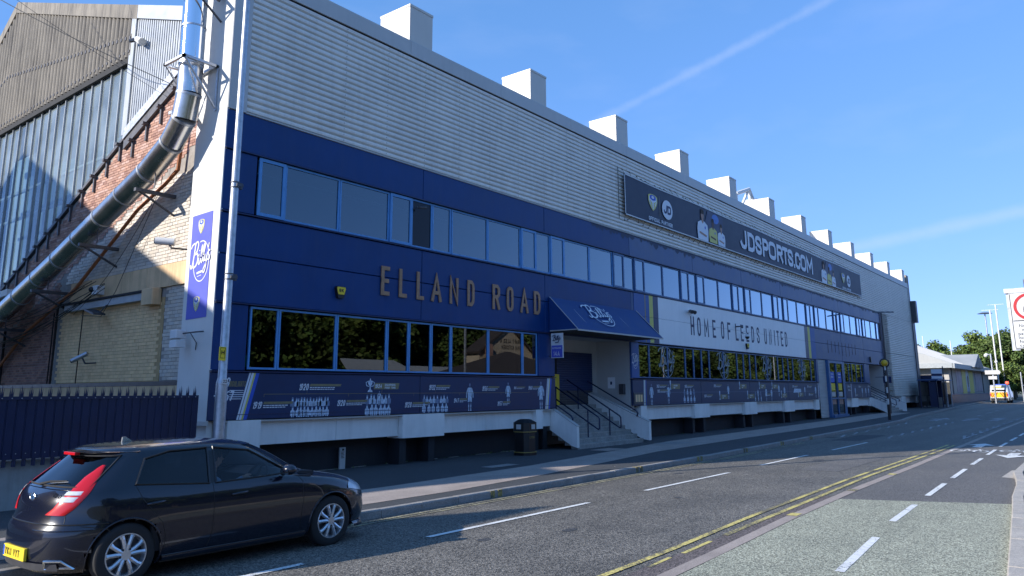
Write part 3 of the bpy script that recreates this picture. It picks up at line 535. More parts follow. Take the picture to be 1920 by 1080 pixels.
def bike(x, y, s, flip=1):
    root = bpy.data.objects.new('cycle_symbol', None); COL.objects.link(root); root['kind'] = 'structure'; WL[root.name] = Vector((0,0,0))
    def rb(pts, w_, closed=False):
        mb = MB(); ribbon(mb, GP, pts, w_, 0, closed); mb.v = [(px, py, .012) for px, py, pz in mb.v]; mb.build('painted_stroke', 'line_white', root, recalc=False)
    # seen the right way up by riders travelling along the track: the symbol's width runs across the track
    T = lambda a, b: (x+flip*b*s*2.2, y-flip*a*s)
    for c in (-.33, .33): rb([T(c+.2*cos(t), .0+.2*sin(t)) for t in [2*pi*i/16 for i in range(16)]], .055*s+.02, True)
    rb([T(-.33,0), T(-.12,.30), T(.20,.30), T(.02,.0), T(-.33,0)], .07*s); rb([T(.33,0), T(.18,.42), T(.28,.45)], .07*s); rb([T(.02,.0), T(-.14,.38), T(-.2,.38)], .07*s)
bike(28.3, 4.0, .95); bike(28.9, 2.72, .95)
def tarrow(x, y, d):
    mb = MB(); zquad(mb, [(x,y-.14),(x+d*1.1,y-.14),(x+d*1.1,y-.42),(x+d*2.2,y),(x+d*1.1,y+.42),(x+d*1.1,y+.14),(x,y+.14)], .012); mb.build('lane_arrow', 'line_white', None, kind='structure')
tarrow(30.2, 4.05, 1); tarrow(28.2, 2.75, -1)
# ------------------------------------------------------------------ the long blue and grey stadium building
FY = 15.10                                   # face of the blue panels
BLD = thing('stadium_building', (8.75, FY, 0), 'long blue panelled stadium front with grey corrugated upper wall and ribbon windows', 'building')
XL0, XR0, XE = 8.75, 68.5, 80.8
grid = [9.1+5.92*k+.0 for k in range(0, 13)]
# body behind the cladding
m = MB()
m.box(8.9, XE-.1, FY+.20, FY+1.2, 7.42, 11.9); m.box(9.7, XE-.1, FY+1.2, FY+7, 7.42, 11.88)
m.box(8.9, XE-.1, FY+.20, FY+1.2, 3.95, 5.84); m.box(9.7, XE-.1, FY+1.2, FY+7, 3.95, 5.83)
m.box(8.9, 9.7, FY+.20, FY+1.2, 1.3, 2.36); m.box(9.7, 21.3, FY+.20, FY+7, 1.3, 2.36); m.box(27.0, 63.3, FY+.20, FY+7, 1.3, 2.36); m.box(68.6, XE-.1, FY+.20, FY+7, 1.3, 3.95)
m.box(8.9, 9.4, FY+.2, FY+1.2, 2.36, 7.42); m.box(9.7, 9.8, FY+1.2, FY+7, 2.36, 7.42); m.box(68.3, XE-.1, FY+.2, FY+11, 3.95, 7.42)
m.box(9.75, 68.6, FY+6, FY+7, 0, 7.42)
m.build('inner_wall', 'interior', BLD)
m = MB(); m.box(22.2, 27.0, FY+1.62, FY+1.8, 0, 4.0); m.build('entrance_back_wall', 'trim_grey', BLD)
m = MB(); m.box(62.8, 68.6, FY+1.7, FY+1.8, 0, 4.0); m.build('entrance_back_wall', 'trim_grey', BLD)
m = MB(); m.box(20.9, 27.4, FY+.2, FY+1.7, 3.90, 3.945); m.build('entrance_soffit', 'trim_grey', BLD)
m = MB(); m.box(26.70, 26.98, FY+.1, FY+1.62, 1.2, 3.9); m.build('entrance_side_wall', 'trim_grey', BLD)
m = MB(); m.box(21.32, 21.45, FY+.2, FY+1.62, 1.2, 3.9); m.build('entrance_side_wall', 'dark', BLD)
m = MB(); m.box(68.32, 68.58, FY+.1, FY+1.7, .2, 3.9); m.build('entrance_side_wall', 'trim_grey', BLD)
m = MB(); m.box(63.3, 63.5, FY+.1, FY+1.7, .9, 3.9); m.build('entrance_side_wall', 'blue_faded', BLD)
m = MB(); m.box(62.3, 68.6, FY+.12, FY+1.7, 3.90, 3.945); m.build('entrance_soffit', 'trim_grey', BLD)
# ceilings light panels seen through the first panes
for x, w_ in ((13.6,.30),(15.1,.42)):
    m = MB(); m.box(x-w_, x+w_, FY+5.1, FY+5.5, 3.80, 3.85); m.build('ceiling_light', 'lightpanel', BLD)
# blue panels, each sheet between the joints
def panel(name, x0, x1, z0, z1, mat, y=FY, th=.08, gap=.008):
    m = MB(); m.add([(x0+gap,y+.012,z0+gap),(x1-gap,y+.012,z0+gap),(x1-gap,y+.012,z1-gap),(x0+gap,y+.012,z1-gap),(x0+gap+.012,y,z0+gap+.012),(x1-gap-.012,y,z0+gap+.012),(x1-gap-.012,y,z1-gap-.012),(x0+gap+.012,y,z1-gap-.012),
      (x0+gap,y+th,z0+gap),(x1-gap,y+th,z0+gap),(x1-gap,y+th,z1-gap),(x0+gap,y+th,z1-gap)],
      [(4,5,6,7),(0,1,5,4),(1,2,6,5),(2,3,7,6),(3,0,4,7),(0,8,9,1),(1,9,10,2),(2,10,11,3),(3,11,8,0),(8,11,10,9)])
    return m.build(name, mat, BLD, recalc=False)
m = MB(); m.box(8.80, 9.62, FY+.09, FY+.2, 1.34, 8.27); m.box(9.6, XR0, FY+.09, FY+.2, 7.35, 8.27); m.box(9.6, XR0, FY+.09, FY+.2, 3.87, 5.88); m.box(9.6, 21.4, FY+.09, FY+.2, 1.34, 2.40); m.box(27.05, 50.6, FY+.09, FY+.2, 1.34, 2.40); m.box(56.6, 63.3, FY+.09, FY+.2, 1.34, 2.40)
m.build('panel_backing', 'dark', BLD)
ends = [8.75]+[15.0+5.92*k for k in range(9)]+[XR0]
for a, b in zip(ends, ends[1:]):
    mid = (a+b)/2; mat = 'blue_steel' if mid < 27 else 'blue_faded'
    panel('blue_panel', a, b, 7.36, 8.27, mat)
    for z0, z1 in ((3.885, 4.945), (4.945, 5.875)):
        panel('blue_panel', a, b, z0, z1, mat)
for a, b in ((8.75, 9.60),):
    panel('blue_panel', a, b, 5.92, 7.33, 'blue_steel'); panel('blue_panel', a, b, 2.40, 3.86, 'blue_steel')
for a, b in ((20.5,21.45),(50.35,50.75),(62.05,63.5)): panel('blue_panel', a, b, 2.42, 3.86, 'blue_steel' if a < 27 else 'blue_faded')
panel('violet_panel', 26.72, 27.32, 2.42, 3.86, 'stripe_blue')
# ledges between the bands
for (x0, x1, z) in ((8.75,XR0,5.895),(8.75,50.6,3.872),(8.75,XR0,7.345),(8.75,21.45,2.385),(26.7,50.6,2.385),(56.6,63.5,2.385)):
    m = MB(); m.box(x0+.002, x1-.002, FY-.045, FY+.09, z-.012, z+.014); m.build('ledge', 'blue_dark' if x0 < 27 else 'blue_faded', BLD)
# dirt fringe where rain runs off the cladding (jagged edge of grime on the steel)
m = MB(); PF = Pl((0,FY,0),(1,0,0),(0,0,1)); x = 24.0; rr = random.Random(3)
while x < 68.2:
    w_ = rr.uniform(.12,.5); d = rr.uniform(.05,.22)*(1 if rr.random() < .85 else 1.7); m.poly([PF(x,8.25,.004), PF(x,8.25-d*.5,.004), PF(x+w_*.5,8.25-d,.004), PF(x+w_,8.25-d*.5,.004), PF(x+w_,8.25,.004)]); x += w_
m.build('grime_fringe', 'blue_stain', BLD, recalc=False, kind='stuff')
# history boards: lower panels with print
for a, b in ((8.75, 15.0), (15.0, 21.45)): panel('history_board', a, b, 1.345, 2.37, 'board_blue', FY-.012)
for a, b in ((26.72,33.0),(33.0,38.9),(38.9,44.8),(44.8,50.6),(56.7,63.5)): panel('history_board', a, b, 1.345, 2.37, 'board_faded', FY-.012)
for a, b in ((9.0,21.4),(26.8,50.5),(56.8,63.4)):
    m = MB(); m.box(a, b, FY-.02, FY-.012, 1.455, 1.468); m.build('board_rail', 'blue_dark', BLD)
# grey corner trim and parapet
m = MB(); m.box(8.752, 9.22, FY-.02, FY+.2, 8.28, 11.56); m.build('corner_trim', 'trim_grey', BLD)
pe = [8.752]+[10.2+4.15*k for k in range(18)]; pe = [p for p in pe if p < 80]+[XE]
for a, b in zip(pe, pe[1:]):
    m = MB(); m.prism([(a+.004,FY-.05,11.57),(a+.004,FY+.5,11.57),(a+.004,FY+.5,12.04),(a+.004,FY-.02,12.04),(a+.004,FY-.05,12.01)], (b-a-.008,0,0)); m.build('parapet_panel', 'trim_grey', BLD)
m = MB(); m.box(8.77, XE-.02, FY-.01, FY+.3, 11.545, 11.575); m.build('parapet_shadow_gap', 'dark', BLD)
m = MB(); m.box(8.9, XE-.1, FY+.5, FY+1.25, 11.9, 11.98); m.box(9.7, XE-.1, FY+1.25, FY+7, 11.89, 11.97); m.build('flat_roof', 'roof_pale', BLD)
# corrugated cladding, one object for each sheet width
def clad_sheet(x0, x1, z0, z1, pitch=.156):
    n = int(round((z1-z0)/pitch)); p = (z1-z0)/n; prof = []
    for i in range(n):
        z = z0+i*p; prof += [(.085, z+.001), (.083, z+.13*p), (.004, z+.34*p), (-.004, z+.60*p), (0.0, z+.90*p)]
    prof.append((.085, z1)); m = MB(); g = .0006; k = len(prof)
    m.add([(x0+g, FY+a, z) for a, z in prof]+[(x1-g, FY+a, z) for a, z in prof], [(i, k+i, k+i+1, i+1) for i in range(k-1)])
    return m.build('cladding_sheet', 'clad', BLD, recalc=False)
cx = [9.22]+[12.06+2.96*k for k in range(24)]; cx = [c for c in cx if c < XE-.8]+[XE]
for a, b in zip(cx, cx[1:]):
    clad_sheet(a, b, 8.285, 11.545)
    if a > 68: 
        clad_sheet(a, b, 4.98, 8.285); clad_sheet(a, b, 1.36, 4.95)
clad_sheet(68.58, 71.26, 4.98, 8.285); clad_sheet(68.58, 71.26, 1.36, 4.95)
m = MB(); m.box(9.22, XE, FY-.03, FY+.06, 8.262, 8.290); m.build('drip_flashing', 'trim_grey', BLD)
m = MB(); m.box(XE, XE+.10, FY-.05, FY+.4, 1.36, 12.0); m.build('end_trim', 'trim_grey', BLD)
m = MB(); m.box(68.40, 68.58, FY-.06, FY+.12, 1.30, 8.26); m.build('downpipe', 'blue_dark', BLD)
m = MB()
for c in [c for c in cx[1:9]]+[c+1.48 for c in cx[1:8]]:
    for i in range(0, 21): z = 8.285+.155*(i+.6); m.box(c-.008, c+.008, FY-.010, FY-.002, z-.007, z+.008)
m.build('fastener_rows', 'steel_dark', BLD, kind='stuff')
# white end return of the building, with the seam near the corner
m = MB(); m.box(8.745, 8.80, FY+.002, FY+1.06, 1.34, 12.03); m.build('end_return_panel', 'white_sheet', BLD)
m = MB(); m.box(8.755, 8.81, FY+1.06, FY+1.30, 1.34, 12.03); m.build('end_return_trim', 'white_sheet', BLD)
m = MB(); m.box(8.83, 8.97, FY+1.30, FY+1.36, 1.34, 11.6); m.build('end_return_gap', 'dark', BLD)
m = MB(); m.box(8.70, 8.80, FY+.0, FY+1.30, 1.25, 1.34); m.build('end_return_sill', 'trim_grey', BLD)
# roof ventilation boxes, on the structural grid
for k in range(12):
    x0 = 14.32+5.885*k; v = MB(); v.bbox(x0, x0+.95, FY-.005, FY+1.28, 11.99, 13.12, .006)
    o = v.build('vent_housing', 'vent', BLD)
    t = MB(); t.bbox(x0-.015, x0+.965, FY-.02, FY+1.295, 13.12, 13.20, .006); t.build('vent_cap', 'vent', o)
# plinth, columns and white ring beam
for a, b in ((9.0,21.3),(27.4,50.7),(56.7,63.4),(68.8,XE)):
    m = MB(); m.box(a, b, 15.75, 15.95, -.05, 1.36); m.build('plinth_wall', 'plinth', BLD)
    m = MB(); m.box(a, b, FY+.02, FY+.8, 1.30, 1.335); m.build('ring_beam_soffit', 'trim_grey', BLD)
def beam(x0, x1, box):
    y0 = FY+.0 if box else FY+.16; z0 = .72 if box else .78
    m = MB(); m.bbox(x0+.004, x1-.004, y0, 15.70, z0, 1.335 if not box else 1.338, .008); m.build('beam_casing', 'beam_white', BLD)
segs = [(8.85,9.25,0),(9.25,10.08,1),(10.08,12.3,0),(12.3,14.38,0),(14.38,16.0,1),(16.0,18.0,0),(18.0,20.35,0),(20.35,20.72,1),(20.72,21.35,0)]
b0 = 27.35; segs += [(b0,27.85,1),(27.85,29.9,0),(29.9,32.25,0)]
for k in range(3):
    x = 32.25+5.92*k; segs += [(x,x+1.62,1)]
    if k < 2: segs += [(x+1.62,x+3.8,0),(x+3.8,x+5.92,0)]
segs += [(45.71,47.7,0),(47.7,49.75,0),(49.75,50.45,1),(56.9,58.0,0),(58.0,59.6,1),(59.6,62.9,0),(62.9,63.4,1),(68.9,73.7,0),(73.7,75.3,1),(75.3,80.2,0),(80.2,80.7,1)]
for s_ in segs: beam(*s_)
for x in (9.4,14.45,15.55,20.45,20.95,27.45,32.35,33.5,38.25,39.4,44.15,45.3,49.9,58.1,59.3,63.0,73.8,74.9,80.3):
    m = MB(); m.box(x, x+.24, 15.28, 15.74, -.05, .78 if x not in () else .78); m.build('plinth_column', 'plinth', BLD)
m = MB(); m.box(9.0,9.6,15.76,15.9,-.05,.01)
for xx in xs_(12,20.5,1.2): m.box(xx, xx+rr.uniform(.2,.9), 15.70, 15.745, .01, .045)
m.build('plinth_rubble', 'mortar', BLD)

# ribbon windows: every light is a window object holding its pane
def light(x0, x1, z0, z1, gl, fm='frame', fw_=.045, y=FY+.03, dp=.05, sash=False):
    m = MB(); f = fw_*(1.7 if sash else 1)
    y0 = y-(.03 if sash else 0)
    m.box(x0, x0+f, y0, y0+dp, z0, z1); m.box(x1-f, x1, y0, y0+dp, z0, z1); m.box(x0+f, x1-f, y0, y0+dp, z0, z0+f); m.box(x0+f, x1-f, y0, y0+dp, z1-f, z1)
    w_ = m.build('window', fm, BLD)
    p = MB(); p.add([(x0+f,y0+dp*.6,z0+f),(x1-f,y0+dp*.6,z0+f),(x1-f,y0+dp*.6,z1-f),(x0+f,y0+dp*.6,z1-f)], [(0,1,2,3)]); p.build('pane', gl, w_, recalc=False)
    return w_
us = [9.65,10.39]; us = [(9.65,10.39,1),(10.39,12.04,0),(12.04,13.75,0),(13.75,14.58,1),(14.58,15.42,2),(15.42,16.22,0)]
for k in range(9):
    b = 16.24+5.92*k
    for d0, d1, s_ in ((0,1.68,0),(1.68,3.38,0),(3.38,4.22,1),(4.22,5.06,2),(5.06,5.92,1)):
        if b+d1 < 68.35: us.append((b+d0, b+d1, s_))
for i, (a, b, s_) in enumerate(us):
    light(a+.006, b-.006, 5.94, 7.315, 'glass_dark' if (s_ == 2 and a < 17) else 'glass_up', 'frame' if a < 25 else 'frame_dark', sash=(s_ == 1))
# blinds and back walls behind the upper glass
for a, b, s_ in us:
    if s_ != 2 and b < 34:
        m = MB(); m.box(a+.06, b-.06, FY+.16, FY+.18, 6.98, 7.28); m.build('window_blind', 'interior', BLD)
        if b < 16.5:
            m = MB(); m.box(a+.06, b-.06, FY+.150, FY+.158, 6.955, 6.985); m.build('blind_rail', 'white', BLD)
ls = [(9.66,10.42,0),(10.42,12.1,0),(12.1,13.78,0),(13.78,14.58,0),(14.58,15.45,0),(15.45,16.27,0),(16.27,17.95,0),(17.95,19.68,0),(19.68,20.48,0)]
ls2 = [(27.34,28.25,0)]
for k in range(4):
    b = 28.25+5.92*k
    for d0, d1 in ((0,1.66),(1.66,3.36),(3.36,4.22),(4.22,5.07),(5.07,5.92)):
        if b+d1 < 50.5: ls2.append((b+d0, b+d1, 0))
ls3 = [(56.8,57.9,0),(57.9,58.7,0),(58.7,59.9,0),(59.9,61.2,0),(61.2,62.0,0)]
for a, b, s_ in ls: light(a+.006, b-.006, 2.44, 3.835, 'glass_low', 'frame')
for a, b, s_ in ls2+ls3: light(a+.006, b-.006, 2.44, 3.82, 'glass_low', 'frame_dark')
# things seen behind the lower glass
def inside(name, pts, mat, y=FY+.28):
    m = MB(); m.prism([(x, y, z) for x, z in pts], (0,.02,0)); m.build(name, mat, BLD)
inside('window_poster', [(29.75,2.46),(30.55,2.46),(30.65,3.0),(29.85,3.0)], 'print_pale'); inside('notice_card', [(34.9,2.46),(36.4,2.46),(36.4,2.72),(34.9,2.72)], 'brick_cream')
inside('draped_curtain', [(33.15,2.46),(33.62,2.46),(33.4,3.0),(33.75,3.6),(33.62,3.8),(33.25,3.5),(33.05,3.0)], 'trim_grey')
inside('draped_curtain', [(44.0,2.46),(44.35,2.46),(44.2,3.0),(44.0,3.4),(44.0,3.8),(43.65,3.8),(43.7,3.3),(44.05,2.9)], 'trim_grey')
inside('boxed_goods', [(36.7,2.46),(37.6,2.46),(37.6,2.66),(36.7,2.70)], 'white'); inside('boxed_goods', [(36.75,2.68),(37.3,2.66),(37.3,2.86),(36.9,2.88)], 'print_blue')
inside('exit_sign_box', [(9.72,2.5),(10.0,2.5),(10.0,2.75),(9.72,2.75)], M('exit_green', (.02,.35,.08), .5))
inside('hanging_shirt', [(58.0,3.1),(58.5,3.0),(58.55,3.8),(58.1,3.8)], 'white'); inside('hanging_shirt', [(61.4,2.5),(61.6,2.5),(61.65,3.4),(61.5,3.75),(61.35,3.3)], 'trim_grey')
GPl = Pl((0,FY+.055,0),(1,0,0),(0,0,1))
for xa in (29.1, 35.1, 41.0, 46.9):
    m = MB(); script_logo(m, GPl, xa, 2.50, 1.5, 1.26, .012, k=.72); m.build('window_lettering', M('etched_vinyl', (.33,.35,.36), .7) if 'etched_vinyl' not in bpy.data.materials else bpy.data.materials['etched_vinyl'], BLD, recalc=False)

# ELLAND ROAD, raised bronze letters
PW = Pl((0,FY,0),(1,0,0),(0,0,1))
ER = [('E',13.46,13.76),('L',14.11,14.40),('L',14.78,15.06),('A',15.36,15.78),('N',16.12,16.50),('D',16.90,17.22),('R',18.08,18.44),('O',18.79,19.13),('A',19.50,19.93),('D',20.25,20.60)]
for ch, a, b in ER:
    m = MB(); glyph(m, PW, ch, a, b, 4.46, 5.24, .105, 0, .012, .03); m.build('letter', 'bronze', BLD)
# white field HOME OF LEEDS UNITED with club stripes at both ends
for z0, z1 in ((3.89,4.94),(4.95,5.86)):
    for a, b in ((29.12,33.0),(33.0,38.9),(38.9,44.8),(44.8,48.45)):
        m = MB(); m.box(a+.004, b-.004, FY-.016, FY-.002, z0, z1); m.build('white_panel', 'hol_white', BLD)
    for a, b, c in ((27.05,27.95,'stripe_blue'),(27.95,28.02,'gold'),(28.02,28.33,'stripe_blue'),(28.33,28.66,'yellow_pale'),(28.66,29.12,'blue_dark'),(48.45,49.1,'blue_dark'),(49.1,49.55,'yellow_pale'),(49.55,50.5,'stripe_blue')):
        m = MB(); m.box(a, b, FY-.015, FY-.002, z0, z1); m.build('club_stripe', c, BLD)
s = 'HOME OF LEEDS UNITED'; xs2 = [32.25,33.07,33.88,34.85,None,36.15,37.0,None,38.25,39.1,39.9,40.7,41.5,None,42.15,42.95,43.75,44.2,44.85,45.6]
xs2 = [32.22,32.92,33.68,34.62,None,35.62,36.42,None,37.42,38.12,38.84,39.58,40.36,None,41.46,42.22,43.0,43.42,44.1,44.8]
for ch, x in zip(s, xs2):
    if x is None: continue
    m = MB(); wd = .16 if ch == 'I' else .5 if ch == 'M' else .38
    glyph(m, Pl((0,FY-.016,0),(1,0,0),(0,0,1)), ch, x-(.12 if ch == 'I' else 0), x+(.28 if ch == 'I' else wd), 4.42, 5.28, .115, 0, .003); m.build('letter', 'print_navy', BLD, recalc=False)
# rust stains where old letters were removed
m = MB()
for i in range(9): x = 53.2+i*.85; m.box(x, x+.09, FY-.006, FY-.001, 4.35+.1*sin(i), 5.2)
m.build('old_letter_stain', M('stain', (.11,.085,.10), .8), BLD)
# corrugated infill strip and glazed door between the boards
def vrib(x0, x1, z0, z1): 
    n = int((z1-z0)/.09); prof = []
    for i in range(n): z = z0+(z1-z0)*i/n; p = (z1-z0)/n; prof += [(.03,z),(0,z+.35*p),(0,z+.75*p)]
    prof.append((.03,z1)); m = MB(); k = len(prof); m.add([(x0,FY+.03+a,z) for a,z in prof]+[(x1,FY+.03+a,z) for a,z in prof], [(i,k+i,k+i+1,i+1) for i in range(k-1)]); m.build('ribbed_infill', 'trim_grey', BLD, recalc=False)
vrib(50.75, 52.45, .16, 3.86)
D_ = MB(); D_.box(52.45,52.75,FY-.15,FY+.2,.16,3.86); D_.box(56.0,56.6,FY-.02,FY+.2,.16,3.86); D_.box(52.75,56.0,FY-.10,FY+.2,3.70,3.86); D_.box(52.75,56.0,FY-.10,FY+.1,1.32,1.42); D_.box(52.7,56.1,FY-.25,FY+.2,.12,.32)
dr = D_.build('glazed_door', 'frame_dark', BLD)
m = MB(); m.box(54.35,54.45,FY-.10,FY+.02,.32,3.70); m.build('door_mullion', 'frame_dark', dr)
for a, b in ((52.75,54.35),(54.45,56.0)):
    m = MB(); m.add([(a,FY-.03,.32),(b,FY-.03,.32),(b,FY-.03,3.7),(a,FY-.03,3.7)], [(0,1,2,3)]); m.build('pane', 'glass_low', dr, recalc=False)
    for z0, z1, c in ((2.42,3.12,'print_blue'),(1.9,2.36,'yellow'),(1.5,1.8,'trim_grey'),(1.0,1.3,'brick_red')):
        m = MB(); m.box(a+.35, b-.35, FY-.034, FY-.031, z0, z1); m.build('poster', c, dr)
    m = MB(); m.box(a+.45, b-.5, FY-.037, FY-.035, 2.95, 3.0); m.box(a+.45, b-.6, FY-.037, FY-.035, 2.75, 2.8); m.build('poster_lettering', 'white', dr)
# roller shutters
def shutter(x0, x1, y, z0, z1, mat='shutter'):
    n = int((z1-z0)/.085); prof = []
    for i in range(n): z = z0+(z1-z0)*i/n; p = (z1-z0)/n; prof += [(.012,z),(0,z+.2*p),(-.004,z+.55*p),(0,z+.9*p)]
    prof.append((.012,z1)); m = MB(); k = len(prof); m.add([(x0,y+a,z) for a,z in prof]+[(x1,y+a,z) for a,z in prof], [(i,k+i,k+i+1,i+1) for i in range(k-1)]); return m.build('roller_shutter', mat, BLD, recalc=False)
shutter(23.7, 26.25, FY+1.55, 1.95, 3.42); shutter(23.7, 26.25, FY+1.56, 1.42, 1.95, 'steel_dark')
m = MB(); m.box(22.2,23.7,FY+1.5,FY+1.62,1.3,3.9); m.build('dark_opening', 'dark', BLD)
m = MB(); m.box(23.4,23.7,FY+1.4,FY+1.55,1.42,2.55); m.build('yellow_board', 'yellow', BLD)
m = MB(); m.box(26.69,26.695,FY+.75,FY+1.12,2.0,2.5); o = m.build('notice_frame', 'trim_grey', BLD)
m = MB(); m.box(26.68,26.69,FY+.77,FY+1.10,2.03,2.47); o2 = m.build('notice_sheet', 'hol_white', o)
m = MB(); m.box(26.675,26.68,FY+.9,FY+.98,2.18,2.30); m.build('notice_mark', 'blue_dark', o)
m = MB(); m.bbox(26.55,26.70,FY+.30,FY+.52,1.80,2.20,.01); m.build('intercom_box', 'steel_dark', BLD)
# ------------------------------------------------------------------ printed figures on the history boards (flat print)
PB = Pl((0,FY-.0125,0),(1,0,0),(0,0,1))
def board(label, name='printed_timeline'):
    return None
def fig(a, b, h, mats=('print_pale','print_grey'), pose=0, off=.003, par=BLD, P=None, name='printed_figure'):
    """flat print of a standing footballer, feet at (a,b)"""
    P = P or PB; m = MB(); s = h; q = lambda pts, o=off: m.poly([P(a+x*s, b+y*s, o) for x, y in pts])
    q([(-.10,.50),(.10,.50),(.115,.66),(.13,.80),(.08,.84),(-.08,.84),(-.13,.80),(-.115,.66)])
    q([(-.13,.81),(-.08,.84),(-.15,.62),(-.16,.47),(-.20,.47),(-.195,.64)]); q([(.13,.81),(.195,.64),(.20,.47),(.16,.47),(.15,.62),(.08,.84)])
    q([(-.10,.50),(.10,.50),(.115,.32),(.015,.33),(0,.40),(-.015,.33),(-.115,.32)], off+.0008)
    q([(-.09,.30),(-.03,.30),(-.035,.06),(-.075,.06)]); q([(.03,.30),(.09,.30),(.075,.06),(.035,.06)])
    q([(-.085,.0),(-.02,.0),(-.035,.055),(-.075,.055)], off+.001); q([(.025,.0),(.09,.0),(.075,.055),(.035,.055)], off+.001)
    o = m.build(name, mats[0], par, recalc=False)
    m = MB(); ell(m, P, a, b+.93*s, .048*s, .065*s, off+.0005, 12); m.poly([P(a+x*s, b+y*s, off+.001) for x, y in [(-.09,.30),(-.03,.30),(-.03,.22),(-.09,.22)]]); m.poly([P(a+x*s, b+y*s, off+.001) for x, y in [(.03,.30),(.09,.30),(.09,.22),(.03,.22)]])
    if name == 'printed_figure': m.build('printed_shading', mats[1], o, recalc=False)
    return o
def team(a0, a1, b, h, n1, n2):
    m = MB(); d = MB(); r_ = random.Random(int(a0*10))
    for row, n, bb, k in ((0,n1,b+h*.50,.50),(1,n2,b,.55)):
        for i in range(n):
            x = a0+(a1-a0)*(i+.5+(.0 if row else 0))/n+r_.uniform(-.02,.02); s = h*k*r_.uniform(.93,1.07); o = .003+row*.001
            dk = row == 0 and (i in (0, n-1) or r_.random() < .15); t = d if dk else m
            t.poly([PB(x+p*s, bb+q*s, o) for p, q in [(-.26,0),(.26,0),(.27,.42),(.17,.56),(-.17,.56),(-.27,.42)]])
            m.poly([PB(x+p*s, bb+q*s, o+.0006) for p, q in [(-.11,.60),(-.08,.82),(0,.88),(.08,.82),(.11,.60),(0,.52)]])
            d.poly([PB(x+p*s, bb+q*s, o+.0009) for p, q in [(-.12,.78),(-.1,.93),(.0,.97),(.1,.93),(.12,.78)]])
            d.poly([PB(x+p*s, bb+q*s, o+.0008) for p, q in [(-.03,0),(.02,0),(.03,.40),(-.01,.46)]])
            if row: m.poly([PB(x+p*s, bb+q*s, o+.001) for p, q in [(-.16,-.14),(-.03,-.14),(-.04,-.02),(-.15,-.02)]]); m.poly([PB(x+p*s, bb+q*s, o+.001) for p, q in [(.04,-.14),(.17,-.14),(.15,-.02),(.05,-.02)]])
    o = m.build('printed_team', 'print_pale', BLD, recalc=False, kind='stuff'); d.build('printed_shading', 'print_grey', o, recalc=False, kind='stuff')
def caption(a, b, s, h, lines=2, lw=.62, gold=True, head=None):
    m = MB(); x = words(m, PB, s, a, b, h, h*.42, h*.15, skew=.18, off=.004); m.build('printed_date', 'print_white', BLD, recalc=False)
    if gold:
        m = MB()
        if head: words(m, PB, head, x+.03, b+h*.62, h*.4, h*.19, h*.07, skew=.15, off=.004)
        else: m.poly([PB(x+.03,b+h*.62,.004),PB(x+lw,b+h*.62,.004),PB(x+lw+.02,b+h*.98,.004),PB(x+.05,b+h*.98,.004)])
        m.build('printed_heading', 'print_gold', BLD, recalc=False)
    m = MB()
    for i in range(lines):
        z = b+h*(.36-.28*i)
        c = x+.03; rr2 = random.Random(int(a*100)+i)
        while c < x+lw*.82-.1*i: wd = rr2.uniform(.03,.09); m.poly([PB(c,z,.004),PB(c+wd,z,.004),PB(c+wd,z+h*.13,.004),PB(c,z+h*.13,.004)]); c += wd+.012
    m.build('printed_text', 'print_white', BLD, recalc=False)
m = MB(); words(m, PB, '1919', 8.92, 2.04, .21, .085, .028, skew=.15); words(m, PB, '-1967', 8.86, 1.76, .21, .085, .028, skew=.15); m.build('printed_date', 'print_white', BLD, recalc=False)
m = MB(); words(m, PB, 'HIGHLIGHTS', 9.22, 2.06, .12, .035, .014, skew=.15); m.build('printed_heading', 'print_gold', BLD, recalc=False)
m = MB()
for i in range(5): m.poly([PB(9.24,1.97-.045*i,.004),PB(9.58-.05*(i == 4),1.97-.045*i,.004),PB(9.58-.05*(i == 4),1.985-.045*i,.004),PB(9.24,1.985-.045*i,.004)])
m.build('printed_text', 'print_white', BLD, recalc=False)
def slashes(a, lean, k=1.0):
    for d0, d1, c in ((0,.045,'print_white'),(.06,.12,'print_white'),(.12,.165,'yellow_pale'),(.165,.255,'print_blue')):
        m = MB(); m.poly([PB(a+d0*k,1.35,.003),PB(a+d1*k,1.35,.003),PB(a+d1*k+lean,2.36,.003),PB(a+d0*k+lean,2.36,.003)]); m.build('printed_slash', c, BLD, recalc=False)
slashes(9.44, .26); slashes(20.83, .14); slashes(27.58, .04, .8); slashes(50.3, .04, .8); slashes(57.9, .05, .8)
team(10.84, 11.90, 1.40, .42, 13, 10); team(13.05, 13.92, 1.38, .50, 7, 6); team(15.08, 16.15, 1.40, .44, 8, 6)
fig(13.52, 1.60, .36)
fig(17.05, 1.375, .80); fig(18.86, 1.55, .66); fig(20.6, 1.37, .88); 
caption(9.82, 1.58, '1919', .15, lw=.80); caption(11.02, 1.98, '1920', .15, lw=.95); caption(12.15, 1.60, '1920', .14, lw=.7); caption(14.42, 1.52, '1928', .14, lw=.7); caption(15.33, 1.98, '1932', .14, lw=.6)
caption(16.35, 1.62, '1947', .12, lw=.35); caption(17.6, 1.95, '1956', .14, lw=.55); caption(18.32, 1.50, '1957', .13, lw=.4); caption(19.9, 1.98, '1960', .12, lw=.4); caption(19.15, 2.0, '1961', .08, lw=.45)
m = MB(); m.poly([PB(x,z,.004) for x,z in [(13.32,2.0),(14.18,2.0),(14.22,2.16),(13.34,2.16)]]); m.build('printed_plaque', 'print_gold', BLD, recalc=False)
m = MB(); words(m, PB, '1924', 13.36, 2.03, .10, .055, .018, skew=.15, off=.006); words(m, PB, 'CHAMPIONS', 13.70, 2.085, .055, .034, .011, off=.006); words(m, PB, 'FIRST TIME', 13.70, 2.015, .05, .034, .011, off=.006); m.build('printed_text', 'print_white', BLD, recalc=False)
m = MB()     # printed trophy
